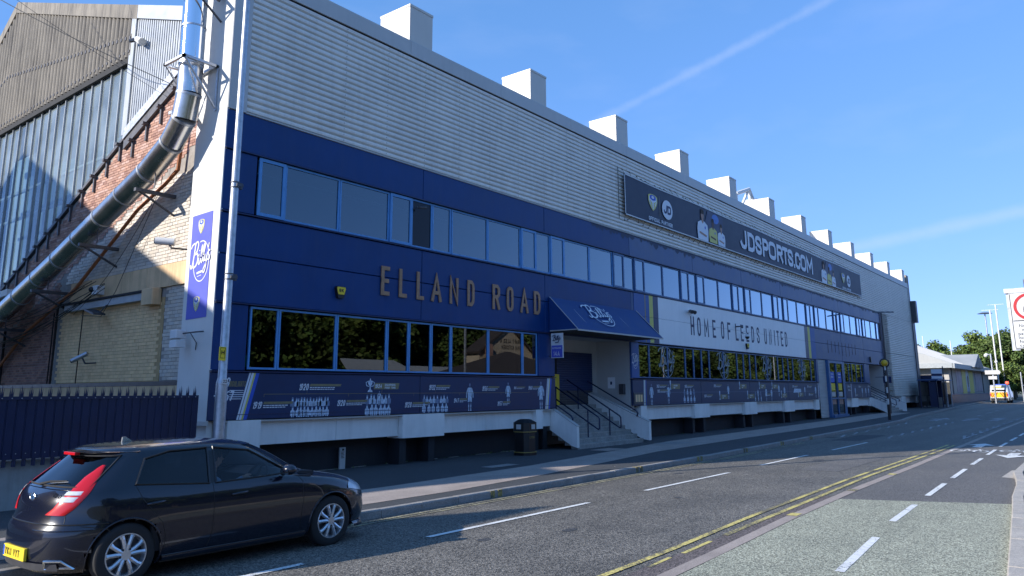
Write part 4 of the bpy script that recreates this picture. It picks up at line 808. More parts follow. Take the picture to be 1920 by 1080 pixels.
m.poly([PB(13.2+x*.11, 1.93+y*.34, .005) for x, y in [(-.75,0),(.75,0),(.6,.12),(.2,.2),(.14,.42),(.62,.62),(.7,.82),(.2,.86),(.12,1),(-.12,1),(-.2,.86),(-.7,.82),(-.62,.62),(-.14,.42),(-.2,.2),(-.6,.12)]])
ribbon(m, PB, [(13.2-.07,2.2),(13.2-.14,2.17),(13.2-.12,2.09),(13.2-.03,2.07)], .02, .005); ribbon(m, PB, [(13.2+.07,2.2),(13.2+.14,2.17),(13.2+.12,2.09),(13.2+.03,2.07)], .02, .005)
m.build('printed_trophy', 'print_pale', BLD, recalc=False)
m = MB(); ribbon(m, PB, [(10.1,1.83),(10.1,1.895),(19.95,1.895),(19.95,1.95)], .010, .0035)
for x, d in ((11.25,.07),(12.5,-.07),(13.6,.1),(14.75,-.07),(15.6,.08),(16.6,-.07),(17.8,.07),(18.5,-.07)): ribbon(m, PB, [(x,1.895),(x+.01,1.895+d)], .009, .0035)
m.build('printed_line', 'print_gold', BLD, recalc=False)
# second board
m = MB(); ribbon(m, PB, [(29.0,1.86),(50.0,1.86)], .012, .0035); m.build('printed_line', 'print_grey', BLD, recalc=False)
m = MB(); m.bbox(26.74,27.52,FY-.05,FY-.02,1.42,1.86,.008); pf = m.build('menu_case', 'steel_dark', BLD)
for x in (26.86,27.06,27.26):
    m = MB(); m.box(x, x+.15, FY-.054, FY-.05, 1.50, 1.78); m.build('menu_sheet', 'brick_paint', pf)
fig(28.25,1.36,.85); fig(29.75,1.40,.80)
team(31.1,32.4,1.45,.6,4,4); fig(36.1,1.52,.72); fig(40.0,1.4,.62); fig(41.2,1.36,.75); fig(42.0,1.36,.7); fig(44.1,1.45,.75); fig(47.7,1.6,.6); fig(49.8,1.45,.8); fig(43.2,1.6,.7); team(39.4,40.6,1.4,.5,3,3)
for x, z, s in ((28.7,2.05,'1962'),(28.75,1.85,'1965'),(31.3,2.05,'1968'),(33.3,1.62,'1969'),(34.4,2.08,'1970'),(41.0,1.62,'1978'),(45.5,2.08,'1990'),(48.2,2.08,'1999'),(48.4,1.6,'2001')): caption(x, z, s, .13, lw=.7)
for x, z in ((30.0,2.0),(35.1,1.52),(37.6,2.02),(38.6,1.52),(40.3,2.02),(42.2,2.02),(43.6,1.52),(46.5,1.55)):
    m = MB(); m.poly([PB(a,b,.004) for a,b in [(x,z),(x+.85,z),(x+.87,z+.22),(x+.02,z+.22)]]); o = m.build('printed_plaque', 'print_gold', BLD, recalc=False)
    m = MB(); words(m, PB, 'WINNERS', x+.24, z+.11, .07, .045, .015, off=.006); words(m, PB, 'CUP', x+.24, z+.02, .06, .045, .015, off=.006); m.build('printed_text', 'print_white', o, recalc=False)
    m = MB(); m.poly([PB(x-.05+p*.09, z-.03+q*.42, .005) for p, q in [(-.7,0),(.7,0),(.15,.3),(.6,.65),(.6,1),(-.6,1),(-.6,.65),(-.15,.3)]]); m.build('printed_trophy', 'print_pale', o, recalc=False)
m = MB(); m.poly([PB(a,b,.004) for a,b in [(45.6,1.78),(47.0,1.80),(47.0,2.0),(45.8,2.02)]]); m.build('printed_bus', 'print_pale', BLD, recalc=False)
for x in (59.0,60.9,61.9,62.7): fig(x, 1.42, .75)
for x, z, s in ((57.1,2.1,'2004'),(57.2,1.85,'2007'),(60.0,2.1,'2010'),(62.6,2.12,'2015'),(58.9,1.5,'2010')): caption(x, z, s, .13, lw=.5)
# script logos on violet panel and on the end return
m = MB(); script_logo(m, Pl((0,FY,0),(1,0,0),(0,0,1)), 26.76, 2.80, .50, .60, .004, k=.9); m.build('panel_lettering', 'print_white', BLD, recalc=False)

# ------------------------------------------------------------------ hanging flat banner on the white end return
EB = thing('end_banner', (8.74, 15.8, 3.55), 'tall violet blue banner with white script and two shields on the white end wall', 'banner')
PE = Pl((8.735,16.22,0),(0,-1,0),(0,0,1))
m = MB(); m.prism([(8.744,16.21,3.53),(8.744,15.37,3.55),(8.744,15.38,5.92),(8.744,16.22,5.90)], (-.008,0,0)); m.build('banner_sheet', 'print_violet', EB)
m = MB(); script_logo(m, PE, .05, 4.36, .84, .92, .003, k=.92); m.build('banner_lettering', 'white', EB, recalc=False)
crest(EB, PE, .40, 5.62, .25, .34, .003); crest(EB, PE, .42, 3.86, .25, .34, .003)

# ------------------------------------------------------------------ awning over the steps
AW = thing('entrance_awning', (24.1, FY, 3.95), 'sloping blue canvas awning with white script over the entrance steps', 'awning')
ax0, ax1, ay, zb, zt = 21.12, 27.15, 13.9, 3.95, 5.12
m = MB(); n = 14
m.add([(ax0+.0,FY-.03,zt),(ax1,FY-.03,zt)]+[(ax0,ay,zb),(ax1,ay,zb)], [(0,2,3,1)])
m.v = []; m.f = []; m.t = []
for i in range(n+1):
    x = ax0+(ax1-ax0)*i/n
    for j in range(7):
        t = j/6; sag = -.035*sin(pi*t)*abs(sin(pi*i/n*3.5)); m.v.append((x, FY-.03-(FY-.03-ay)*t, zt-(zt-zb)*t+sag))
m.f = [(i*7+j, i*7+j+1, (i+1)*7+j+1, (i+1)*7+j) for i in range(n) for j in range(6)]; m.t = [1.0]*len(m.f)
m.build('awning_top', 'awning', AW, smooth=True, recalc=False)
for x in (ax0, ax1):
    m = MB(); m.poly([(x,FY-.03,zt),(x,FY-.03,zb-.03),(x,ay,zb)]); m.build('awning_side', 'print_blue' if False else 'awning', AW, recalc=False)
m = MB(); m.box(ax0,ax1,ay-.01,ay+.03,zb-.04,zb+.01); m.tube([(ax0,ay,zb),(ax0,FY-.05,zb)],.02); m.tube([(ax1,ay,zb),(ax1,FY-.05,zb)],.02); m.tube([(ax0,ay,zb),(ax0,FY-.05,zt)],.012); m.tube([(ax1,ay,zb),(ax1,FY-.05,zt)],.012)
for i in range(1,6): x = ax0+(ax1-ax0)*i/6; m.tube([(x,ay+.03,zb),(x,FY-.05,zb-.02)],.016); m.tube([(x,ay+.03,zb-.01),(x,FY-.05,zt-.06)],.012)
m.build('awning_frame', 'trim_grey', AW)
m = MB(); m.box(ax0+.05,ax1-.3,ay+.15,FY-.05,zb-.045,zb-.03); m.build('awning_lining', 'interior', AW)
un = Vector((0, ay-(FY-.03), zb-zt)).normalized()
PA = Pl((22.5, ay, zb), (1,0,0), -un)
m = MB(); script_logo(m, PA, .15, .33, 1.72, 1.10, .05, k=.80); m.build('awning_lettering', 'print_white', AW, recalc=False)
# projecting entrance sign 14A
ES = thing('entrance_sign', (21.05, 14.9, 3.05), 'projecting white and blue sign reading 14A under the awning end', 'sign')
m = MB(); m.box(21.10,21.14,14.52,15.0,3.03,3.86); m.build('sign_plate', 'white', ES)
m = MB(); m.box(21.092,21.10,14.54,14.98,3.05,3.45); m.build('sign_blue_half', 'print_violet', ES)
PS = Pl((21.092,15.0,0),(0,-1,0),(0,0,1))
m = MB(); words(m, PS, '14A', .10, 3.10, .15, .085, .022, .025, off=.003); words(m, PS, 'ENTRANCE', .06, 3.33, .055, .036, .011, .010, off=.003); m.build('sign_lettering', 'white', ES, recalc=False)
m = MB(); script_logo(m, PS, .08, 3.50, .34, .30, .012, ring=False, k=1.0); ribbon(m, PS, [(.18,3.54),(.32,3.55)], .03, .012); m.build('sign_script', 'blue_dark', ES, recalc=False)
m = MB(); m.tube([(21.12,15.0,3.8),(21.12,15.1,3.8)],.012); m.tube([(21.12,15.0,3.1),(21.12,15.1,3.1)],.012); m.build('bracket', 'steel_dark', ES)

# ------------------------------------------------------------------ entrance steps with flank walls and handrails
def stairs(x0, x1, y0, y1, n, z1, label, rails, lab2, flankL, flankR):
    zg = zp((x0+x1)/2, y0); S = thing('entrance_steps', ((x0+x1)/2, y0, zg), label, 'steps')
    rise = (z1-zg)/n; tr = (y1-y0)/(n-1)
    for i in range(n):
        m = MB(); m.bbox(x0, x1, y0+i*tr, y0+(i+1)*tr+.03 if i < n-1 else y1+.5, zg+i*rise-(.1 if i == 0 else .0)-.05, zg+(i+1)*rise, .008); m.build('step', 'step', S)
        m = MB(); m.box(x0+.01, x1-.01, y0+i*tr-.004, y0+i*tr+.0, zg+(i+.86)*rise, zg+(i+.985)*rise); m.build('step_nosing', 'kerb_pale', S)
    for nm, xa, xb, pts in flankL+flankR:
        m = MB(); m.prism([(xa, y, z) for y, z in pts], (xb-xa,0,0)); o = m.build(nm, 'beam_white', S)
        top = [p for p in pts][:2]
        m = MB(); (ya, za), (yb, zb_) = pts[0], pts[1]; m.prism([(xa-.015,ya-.012,za),(xa-.015,yb,zb_),(xa-.015,yb,zb_+.03),(xa-.015,ya-.012,za+.03)], (xb-xa+.03,0,0)); m.build('coping', 'trim_grey', o)
    for r_ in rails:
        m = MB(); m.tube(r_['path'], .026, 8)
        for p in r_.get('posts', []): m.tube(p, .024, 8)
        m.build('handrail', 'navy', S)
    return S
zg = .10
LF = [('flank_wall', 21.36, 21.50, [(14.20,.78),(15.16,1.32),(15.3,1.32),(15.3,.66),(14.42,.16),(14.20,.10)])]
RF = [('flank_wall', 25.92, 26.08, [(14.0,.78),(16.55,1.86),(16.7,1.86),(16.7,1.25),(15.3,.66),(14.3,.16),(14.0,.12)])]
def loop(x, ya, za, yb, zb_, drop):
    s = (zb_-za)/(yb-ya)
    path = [(x,yb,zb_),(x,ya+.06,za+.06*s),(x,ya,za-.03),(x,ya,za-drop+.05),(x,ya+.06,za-drop+.05*s),(x,yb,zb_-drop)]
    return path
rails = [dict(path=loop(22.9,14.28,1.02,16.6,2.36,.42), posts=[[(22.9,14.75,.30),(22.9,14.75,1.27)],[(22.9,16.1,1.2),(22.9,16.1,2.06)]]),
         dict(path=loop(24.35,14.28,1.02,16.6,2.36,.42), posts=[[(24.35,14.75,.30),(24.35,14.75,1.27)],[(24.35,16.1,1.2),(24.35,16.1,2.06)]]),
         dict(path=[(21.56,16.5,2.25),(21.56,14.55,1.12),(21.56,14.48,1.02),(21.56,14.52,.93),(21.50,14.56,.93)], posts=[]),
         dict(path=[(25.86,16.7,2.35),(25.86,14.5,1.20),(25.86,14.42,1.10),(25.86,14.46,1.0),(25.95,14.5,1.0)], posts=[])]
stairs(21.50, 25.92, 14.25, 16.3, 9, 1.42, 'concrete entrance steps with two looped navy handrails under the blue awning', rails, '', LF, RF)
LF2 = [('flank_wall', 63.42, 63.56, [(13.95,.85),(15.1,1.35),(15.3,1.35),(15.3,.8),(14.1,.22),(13.95,.20)])]
RF2 = [('flank_wall', 68.20, 68.36, [(13.7,.85),(16.3,1.86),(16.5,1.86),(16.5,1.3),(15.1,.8),(14.0,.22),(13.7,.20)])]
rails2 = [dict(path=loop(65.0,14.1,1.1,16.4,2.3,.40), posts=[[(65.0,14.5,.4),(65.0,14.5,1.32)],[(65.0,15.8,1.2),(65.0,15.8,2.0)]]), dict(path=loop(66.8,14.1,1.1,16.4,2.3,.40), posts=[[(66.8,14.5,.4),(66.8,14.5,1.32)]]), dict(path=[(68.14,16.5,2.35),(68.14,14.2,1.2),(68.14,14.1,1.08),(68.2,14.2,1.0)])]
stairs(63.56, 68.20, 14.0, 16.0, 9, 1.45, 'far concrete steps with navy rails beside the grey ribbed end of the building', rails2, '', LF2, RF2)

# ------------------------------------------------------------------ advertising banner
BN = thing('advertising_banner', (44.6, 14.95, 9.0), 'long dark advertising banner with white web address, laced to the grey ribbed wall', 'banner')
bx0, bx1 = 26.4, 62.85; zl = lambda x: 8.99+.0016*(x-bx0); zh = lambda x: 10.72+.0020*(x-bx0)+.02*sin(x*.8)
m = MB(); xs3 = xs_(bx0, bx1, .6); k = 5; vs = []
for x in xs3:
    for j in range(k): t = j/(k-1); vs.append((x, 14.985+.012*sin(x*2.1+t*3)*sin(pi*t), zl(x)+(zh(x)-zl(x))*t))
m.add(vs, [(i*k+j,(i+1)*k+j,(i+1)*k+j+1,i*k+j+1) for i in range(len(xs3)-1) for j in range(k-1)]); m.build('banner_sheet', 'banner', BN, smooth=True, recalc=False)
PBN = Pl((0,14.965,0),(1,0,0),(0,0,1))
m = MB(); e = .05
for f_, s_ in ((zh,-1),(zl,1)):
    for a, b in zip(xs3, xs3[1:]): m.poly([PBN(a,f_(a),.004),PBN(b,f_(b),.004),PBN(b,f_(b)+s_*e,.004),PBN(a,f_(a)+s_*e,.004)][::1 if s_ > 0 else -1])
for xx in (bx0, bx1-e): m.poly([PBN(xx,9.0,.004),PBN(xx+e,9.0,.004),PBN(xx+e,10.75,.004),PBN(xx,10.75,.004)])
m.build('banner_hem', 'white', BN, recalc=False)
m = MB(); r4 = random.Random(5)
for x in xs_(bx0, bx1, .55):
    for f_, s_ in ((zh,1),(zl,-1)):
        p = (x, 14.97, f_(x)); q = (x+r4.uniform(-.2,.2), FY-.02, f_(x)+s_*r4.uniform(.1,.22)); m.tube([p,q], .008, 4); m.tube([(q[0]-.03,q[1],q[2]),(q[0]+.03,q[1],q[2])], .02, 4)
for z in xs_(9.0,10.7,.28): m.tube([(bx0,14.97,z),(bx0-.3,FY-.02,z+.1)], .008, 4); m.tube([(bx1,14.97,z),(bx1+.25,FY-.02,z+.1)], .008, 4)
m.tube([(bx0-.32,FY-.03,8.8),(bx0-.32,FY-.03,10.95)], .012, 4)
m.build('banner_lacing', 'black', BN, kind='stuff')
for xa, k_ in ((28.8,1.0),(57.95,1.0)):
    crest(BN, PBN, xa, 9.95, .82, .74, .010)
    m = MB(); ribbon(m, PBN, [(xa+.62,9.42),(xa+.62,10.35)], .03, .010); m.build('printed_divider', 'print_gold', BN, recalc=False)
    m = MB(); ell(m, PBN, xa+1.35, 9.86, .50, .44, .010, 28); o = m.build('round_logo', 'print_white', BN, recalc=False)
    m = MB(); glyph(m, PBN, 'J', xa+.98, xa+1.30, 9.66, 10.06, .10, .15, .013); glyph(m, PBN, 'D', xa+1.34, xa+1.70, 9.66, 10.06, .10, .05, .013); m.build('logo_lettering', 'print_navy', o, recalc=False)
    m = MB(); words(m, PBN, 'OFFICIAL PARTNER', xa-.42, 9.12, .17, .125, .036, .028, off=.010); m.build('printed_text', 'print_white', BN, recalc=False)
m = MB(); xl = [38.6,40.0,41.4,42.7,44.0,45.45,46.75,47.6,48.75,49.1,50.2,51.4]
m = None
JS = [('J',38.55,39.45),('D',39.6,40.6),('S',40.7,41.65),('P',41.8,42.7),('O',42.75,43.95),('R',44.1,45.1),('T',45.1,46.0),('S',46.0,46.95),('.',47.0,47.3),('C',47.35,48.3),('O',48.35,49.45),('M',49.55,50.8)]
for ch, a, b in JS:
    m = MB()
    if ch == '.': m.poly([PBN(47.02,9.36,.012),PBN(47.27,9.36,.012),PBN(47.27,9.60,.012),PBN(47.02,9.60,.012)])
    else: glyph(m, PBN, ch, a, b, 9.36, 10.42, .235, 0, .012)
    m.build('printed_letter', 'print_white', BN, recalc=False)
def bust(par, P, a, b, s, shirt, skin, sw=1.0):
    m = MB(); m.poly([P(a+x*s, b+y*s, .010) for x, y in [(-.42,0),(.42,0),(.46,.35),(.40,.60),(.14,.70),(-.14,.70),(-.40,.60),(-.46,.35)]]); o = m.build('printed_shirt', shirt, par, recalc=False)
    m = MB(); ell(m, P, a, b+.92*s, .125*s, .19*s, .013, 14); m.poly([P(a+x*s, b+y*s, .012) for x, y in [(-.08,.66),(0,.60),(.08,.66),(.07,.80),(-.07,.80)]]); m.poly([P(a+x*s,b+y*s,.0125) for x,y in [(-.30,.22),(.28,.14),(.30,.22),(-.28,.30)]]); m.build('printed_face', skin, o, recalc=False)
    m = MB(); m.poly([P(a+x*s, b+y*s, .014) for x, y in [(-.135,.95),(.135,.95),(.12,1.10),(0,1.15),(-.12,1.10)]]); m.build('printed_hair', 'hair', o, recalc=False)
    m = MB(); ell(m, P, a+.2*s, b+.48*s, .05*s, .06*s, .013, 8); m.build('printed_badge', 'print_blue', o, recalc=False)
for x0, k_ in ((33.3,1.0),(52.7,1.0)):
    m = MB(); m.poly([PBN(x0+.6,9.6,.006),PBN(x0+3.0,9.4,.006),PBN(x0+3.0,10.6,.006),PBN(x0+1.2,10.65,.006)]); m.build('printed_glow', 'print_navy', BN, recalc=False)
    m = MB(); ell(m, PBN, x0+2.1, 10.36, .42, .24, .007, 14); m.build('printed_glow', 'skyprint', BN, recalc=False)
    bust(BN, PBN, x0+1.75, 9.10, 1.08, 'yellow_pale', 'skin_dark'); bust(BN, PBN, x0+.55, 9.06, 1.36, 'print_white', 'skin'); bust(BN, PBN, x0+2.75, 9.08, 1.0, 'print_white', 'skin')

# ------------------------------------------------------------------ small fittings on the front
def bell(x, z, y=FY):
    t = thing('alarm_box', (x, y, z), 'yellow and black shield shaped alarm box left of the bronze letters' if x < 20 else 'small yellow and black alarm box below the white panel camera', 'alarm')
    m = MB(); m.prism([(x-.15,y-.09,z+.12),(x-.13,y-.09,z+.17),(x+.13,y-.09,z+.17),(x+.15,y-.09,z+.12),(x+.09,y-.09,z-.12),(x-.09,y-.09,z-.12)], (0,.09,0)); m.build('box_body', 'black', t)
    m = MB(); m.prism([(x-.135,y-.10,z+.11),(x-.12,y-.10,z+.155),(x+.12,y-.10,z+.155),(x+.135,y-.10,z+.11),(x+.09,y-.10,z-.03),(x-.09,y-.10,z-.03)], (0,.01,0)); m.build('box_cover', 'yellow', t)
    m = MB(); words(m, Pl((x-.07,y-.10,z+.03),(1,0,0),(0,0,1)), 'GK', 0, 0, .08, .06, .018, off=.003); m.build('box_lettering', 'black', t, recalc=False)
bell(12.1, 4.36); bell(38.8, 4.16, FY-.02)
def dome_cam(x, z, y, lab):
    t = thing('dome_camera', (x, y, z), lab, 'camera'); m = MB(); m.tube([(x,y,z+.16),(x,y-.28,z+.20),(x,y-.34,z+.12)], .025); m.build('bracket', 'white', t)
    m = MB(); m.tube([(x,y-.34,z+.14),(x,y-.34,z+.02)], [.06,.12], 12); m.build('housing', 'white', t, smooth=R(40)); m = MB(); m.ball((x,y-.34,z), .11); m.build('dome', 'black', t, smooth=True)
dome_cam(38.1, 4.62, FY-.02, 'white dome camera in front of the word LEEDS')
t = thing('flood_lamp', (31.9, FY, 5.5), 'twin spotlight on the white panel above the letter H', 'lamp')
for dx in (-.2,.1): 
    m = MB(); m.tube([(32.2+dx,FY-.12,5.5),(32.1+dx,FY-.28,5.42)], [.06,.09], 10); m.build('lamp_head', 'steel_dark', t)
m = MB(); m.box(32.0,32.35,FY-.13,FY-.02,5.46,5.54); m.build('mount', 'white', t)
m = MB(); m.box(37.5,37.6,FY-.25,FY-.02,5.1,5.16); m.tube([(37.6,FY-.3,5.14),(37.35,FY-.42,5.06)],.05,8); t = m.build('wall_camera', 'steel_dark', None, label='dark bullet camera on the white panel beside the letters LE', cat='camera')
m = MB(); m.prism([(63.9,FY-.1,4.45),(64.15,FY-.1,4.35),(64.1,FY-.1,4.0),(63.95,FY-.1,4.05)], (0,.08,0)); m.build('wall_speaker', 'black', None, label='small dark wall unit high on the faded blue panel near the far steps', cat='speaker')
m = MB(); m.tube([(14.66,FY-.02,7.05),(14.66,FY-.14,7.05)],.03,8); m.tube([(14.7,FY-.14,7.05),(14.95,FY-.2,7.08)],.035,8); m.build('window_camera', 'steel_dark', None, label='small dark camera beside the dark upper window pane', cat='camera')

# ------------------------------------------------------------------ litter bin
BI = thing('litter_bin', (18.75, 14.35, zp(18.75,14.35)), 'black hooded litter bin on the pavement left of the steps', 'bin'); bz = zp(18.75,14.35)
def oct_(cx, cy, w_, c): return [(cx-w_+c,cy-w_),(cx+w_-c,cy-w_),(cx+w_,cy-w_+c),(cx+w_,cy+w_-c),(cx+w_-c,cy+w_),(cx-w_+c,cy+w_),(cx-w_,cy+w_-c),(cx-w_,cy-w_+c)]
def oct_stack(mb, cx, cy, lv):
    vs = []; 
    for w_, z in lv: vs += [(x,y,z) for x,y in oct_(cx,cy,w_,w_*.42)]
    k = len(lv); fs = [(i*8+j, i*8+(j+1)%8, (i+1)*8+(j+1)%8, (i+1)*8+j) for i in range(k-1) for j in range(8)]+[tuple(range(7,-1,-1)), tuple((k-1)*8+j for j in range(8))]
    return mb.add(vs, fs)
m = MB(); oct_stack(m, 18.75, 14.35, [(.30,bz),(.30,bz+.07),(.27,bz+.09),(.27,bz+.66),(.30,bz+.70)]); m.build('bin_body', 'black', BI)
m = MB(); oct_stack(m, 18.75, 14.35, [(.305,bz+.70),(.305,bz+.95),(.315,bz+.955),(.18,bz+1.04),(.12,bz+1.06)]); m.build('bin_hood', 'black', BI)
for z in (.085,.68):
    m = MB(); oct_stack(m, 18.75, 14.35, [(.308,bz+z),(.308,bz+z+.022)]); m.build('bin_band', 'gold', BI)
for (x, y, dx, dy) in ((18.75,14.04,1,0),(18.44,14.35,0,-1)):
    m = MB(); P_ = Pl((x-dx*.09, y-dy*.09, bz+.77),(dx,dy,0),(0,0,1)); m.poly([P_(0,0,.006),P_(.18,0,.006),P_(.18,.14,.006),P_(0,.14,.006)]); m.build('bin_opening', 'trim_grey', BI, recalc=False)
m = MB(); m.add([(18.75,14.20,bz+1.047),(18.92,14.22,bz+1.02),(18.92,14.36,bz+1.035),(18.78,14.36,bz+1.062)], [(0,1,2,3)]); m.build('lid_sticker', 'hol_white', BI)
m = MB(); words(m, Pl((18.62,14.078,bz+.5),(1,0,0),(0,0,1)), 'LITTER', 0, 0, .06, .035, .01, off=.004); m.build('bin_lettering', 'gold', BI, recalc=False)
# white marker post
MP = thing('marker_post', (12.82, 15.62, 0), 'short white plastic marker post against the dark plinth', 'post'); 
m = MB(); m.bbox(12.73,12.91,15.60,15.66,.03,.56,.01); m.build('post', 'trim_grey', MP); m = MB()
for i in range(5): m.box(12.76,12.86-.02*(i % 2),15.595,15.60,.30+.035*i,.315+.035*i)
m.box(12.79,12.85,15.595,15.60,.48,.53); m.build('post_print', 'black', MP)

# weeds and windblown grit in the angle of pavement and plinth
m = MB(); r_ = random.Random(31)
for i in range(260):
    x = r_.choice([r_.uniform(11.5,20.8), r_.uniform(27.6,50.0)]); y = 15.70-abs(r_.gauss(0,.03)); z = zp(x,y); h_ = r_.uniform(.02,.09); a = r_.uniform(0,6.28); w_ = r_.uniform(.005,.014)
    m.tone = r_.uniform(.6,1.4); m.add([(x-w_*cos(a),y-w_*sin(a),z),(x+w_*cos(a),y+w_*sin(a),z),(x+r_.uniform(-.04,.04),y+r_.uniform(-.05,.01),z+h_)],[(0,1,2)])
m.build('plinth_weeds', 'leaf', None, kind='stuff', label='sparse weeds in the joint between pavement and dark plinth', cat='weeds', recalc=False)
m = MB()
for i in range(200):
    x = r_.uniform(8.5,45); y = kl(x)-abs(r_.gauss(.05,.06)) if i % 2 else r_.uniform(kl(x)+.2, 15.5); z = (zs(x,y) if y < kl(x) else zp(x,y))+.004; s_ = r_.uniform(.008,.025); a = r_.uniform(0,3)
    m.add([(x-s_*cos(a),y-s_*sin(a),z),(x+s_*sin(a),y-s_*cos(a),z+.003),(x+s_*cos(a),y+s_*sin(a),z+.006)],[(0,1,2)])
m.build('street_grit', 'paving', None, kind='stuff', label='scattered grit and leaf scraps along the kerb and pavement', cat='litter', recalc=False)
# ------------------------------------------------------------------ lamp column in front of the corner
LP = thing('lamp_post', (8.34, 13.9, .03), 'tall galvanised lamp post with yellow hydrant plate by the building corner', 'lamp post')
lx, ly = 8.34, 13.9
m = MB(); m.tube([(lx,ly,.02),(lx,ly,2.12)], .112, 20); m.build('post_base', 'galv', LP, smooth=R(40))
m = MB(); m.tube([(lx,ly,2.12),(lx,ly,2.22),(lx,ly,6.5),(lx,ly,10.3)], [.112,.085,.078,.066], 20); m.build('post_shaft', 'galv', LP, smooth=R(40))
m = MB(); m.tube([(lx,ly,10.3),(lx+.02,ly-.5,10.9),(lx+.04,ly-1.5,11.15)], [.05,.045,.04], 12); m.build('post_arm', 'galv', LP, smooth=R(40))
m = MB(); m.tube([(lx+.04,ly-1.5,11.15),(lx+.04,ly-1.7,11.15),(lx+.04,ly-2.15,11.18)], [.06,.13,.07], 12); m.build('lamp_head', 'steel_dark', LP, smooth=R(40))
for z in (4.23, 6.15):
    m = MB()
    for d in (-.06,.05): m.tube([(lx,ly,z+d),(lx,ly,z+d+.025)], .092, 16)
    m.box(lx+.06,lx+.16,ly-.03,ly+.03,z-.06,z+.07); m.box(lx-.02,lx+.13,ly-.11,ly-.085,z-.03,z+.03); m.build('clamp', 'steel_dark', LP)
m = MB(); m.bbox(lx-.17,lx-.02,ly-.115,ly-.095,2.55,2.82,.006); hp = m.build('hydrant_plate', 'yellow', LP)
m = MB(); P_ = Pl((lx-.155,ly-.117,2.58),(1,0,0),(0,0,1)); glyph(m, P_, 'H', .03, .095, .09, .17, .016, 0, .002); ribbon(m, P_, [(.01,.02),(.11,.02),(.11,.22),(.01,.22)], .008, .002, True); m.build('plate_lettering', 'black', hp, recalc=False)
m = MB(); m.box(lx-.075,lx+.05,ly-.122,ly-.112,2.10,2.20); o = m.build('number_label', 'white', LP); m = MB(); words(m, Pl((lx-.05,ly-.122,2.12),(1,0,0),(0,0,1)), '22', 0,0,.06,.035,.01, off=.003); m.build('label_number', 'black', o, recalc=False)

# ------------------------------------------------------------------ grandstand end wall behind the corner
GX = 9.0
GS = thing('grandstand_end', (GX, 23, 0), 'old grandstand gable of corrugated sheets, tall glazing and red and cream brick', 'building')
rtop = lambda y: 11.45+(y-17.2)*(16.0-11.45)/(30.1-17.2) if y <= 30.1 else 16.0-(y-30.1)*.62
gbot = lambda y: 8.94-(y-20.2)*.445            # lower edge of glazing, falling to the left
sh = lambda y: 9.02+(20.2-y)*.42
# deep body of the stand
m = MB(); ys = [17.0,30.1,38.0]; m.prism([(GX+.3,17.0,0),(GX+.3,38.0,0),(GX+.3,38.0,rtop(38)-.15),(GX+.3,30.1,15.8),(GX+.3,17.0,11.3)], (70,0,0))
m.v = [(x,y,z) for x,y,z in m.v]; m.f = m.f[1:]; m.t = m.t[1:]; m.build('stand_body', 'interior', GS)
m = MB()
for (y0, y1) in ((17.0,30.1),(30.1,38)): m.prism([(GX-.12,y0,rtop(y0)-.02),(GX-.12,y1,rtop(y1)-.02),(GX-.12,y1,rtop(y1)+.05),(GX-.12,y0,rtop(y0)+.05)], (71,0,0))
m.build('roof_sheet', 'roof_pale', GS)
# corrugated cement sheets: one sheet is about a metre wide
def vcorr(y0, y1, zt, zb_, pitch, amp, mat, name, x=GX, split=None):
    n = max(1, int(round((y1-y0)/pitch))); k = 6; m = MB(); vs = []
    for i in range(n*k+1):
        y = y0+(y1-y0)*i/(n*k); xx = x-amp*sin(2*pi*i/k); vs += [(xx, y, zb_(y)), (xx, y, zt(y))]
    m.add(vs, [(2*i,2*i+1,2*i+3,2*i+2) for i in range(n*k)]); return m.build(name, mat, GS, smooth=True, recalc=False)
random.seed(11); y = 20.5; seam = lambda y: rtop(y)-.22 - (2.35 if True else 0)
midl = lambda y: 11.2+(rtop(y)-.2-11.2)*.42
while y < 33.2:
    y1 = y+1.06
    vcorr(y, y1, (lambda q: rtop(q)-.2), midl, .265, .062, 'cement', 'cement_sheet', GX-.07)
    vcorr(y, y1, (lambda q: midl(q)+.12), (lambda q: 11.2+.0*q), .265, .062, 'cement', 'cement_sheet', GX-.085)
    y = y1
m = MB(); 
for i in range(60):
    q = 20.6+i*.265; 
    if q < 33: m.box(GX-.16,GX-.12,q-.03,q+.03,midl(q)-.05,midl(q)+.05); m.box(GX-.16,GX-.12,q-.025,q+.025,11.28,11.36)
m.build('sheet_hooks', 'steel_dark', GS, kind='stuff')
# ridge and verge capping
def capseg(y0, y1, mat, w_=.34):
    m = MB(); m.prism([(GX-.14,y0,rtop(y0)-w_),(GX-.14,y1,rtop(y1)-w_),(GX-.14,y1,rtop(y1)+.08),(GX-.14,y0,rtop(y0)+.08)], (.30,0,0)); m.build('verge_cap', mat, GS)
for a, b in ((20.3,22.6),(22.6,24.9),(24.9,27.4),(27.4,30.1),(30.1,33.5)): capseg(a+.01, b, 'cement')
capseg(16.4, 20.3, 'alu_sheet', .32)
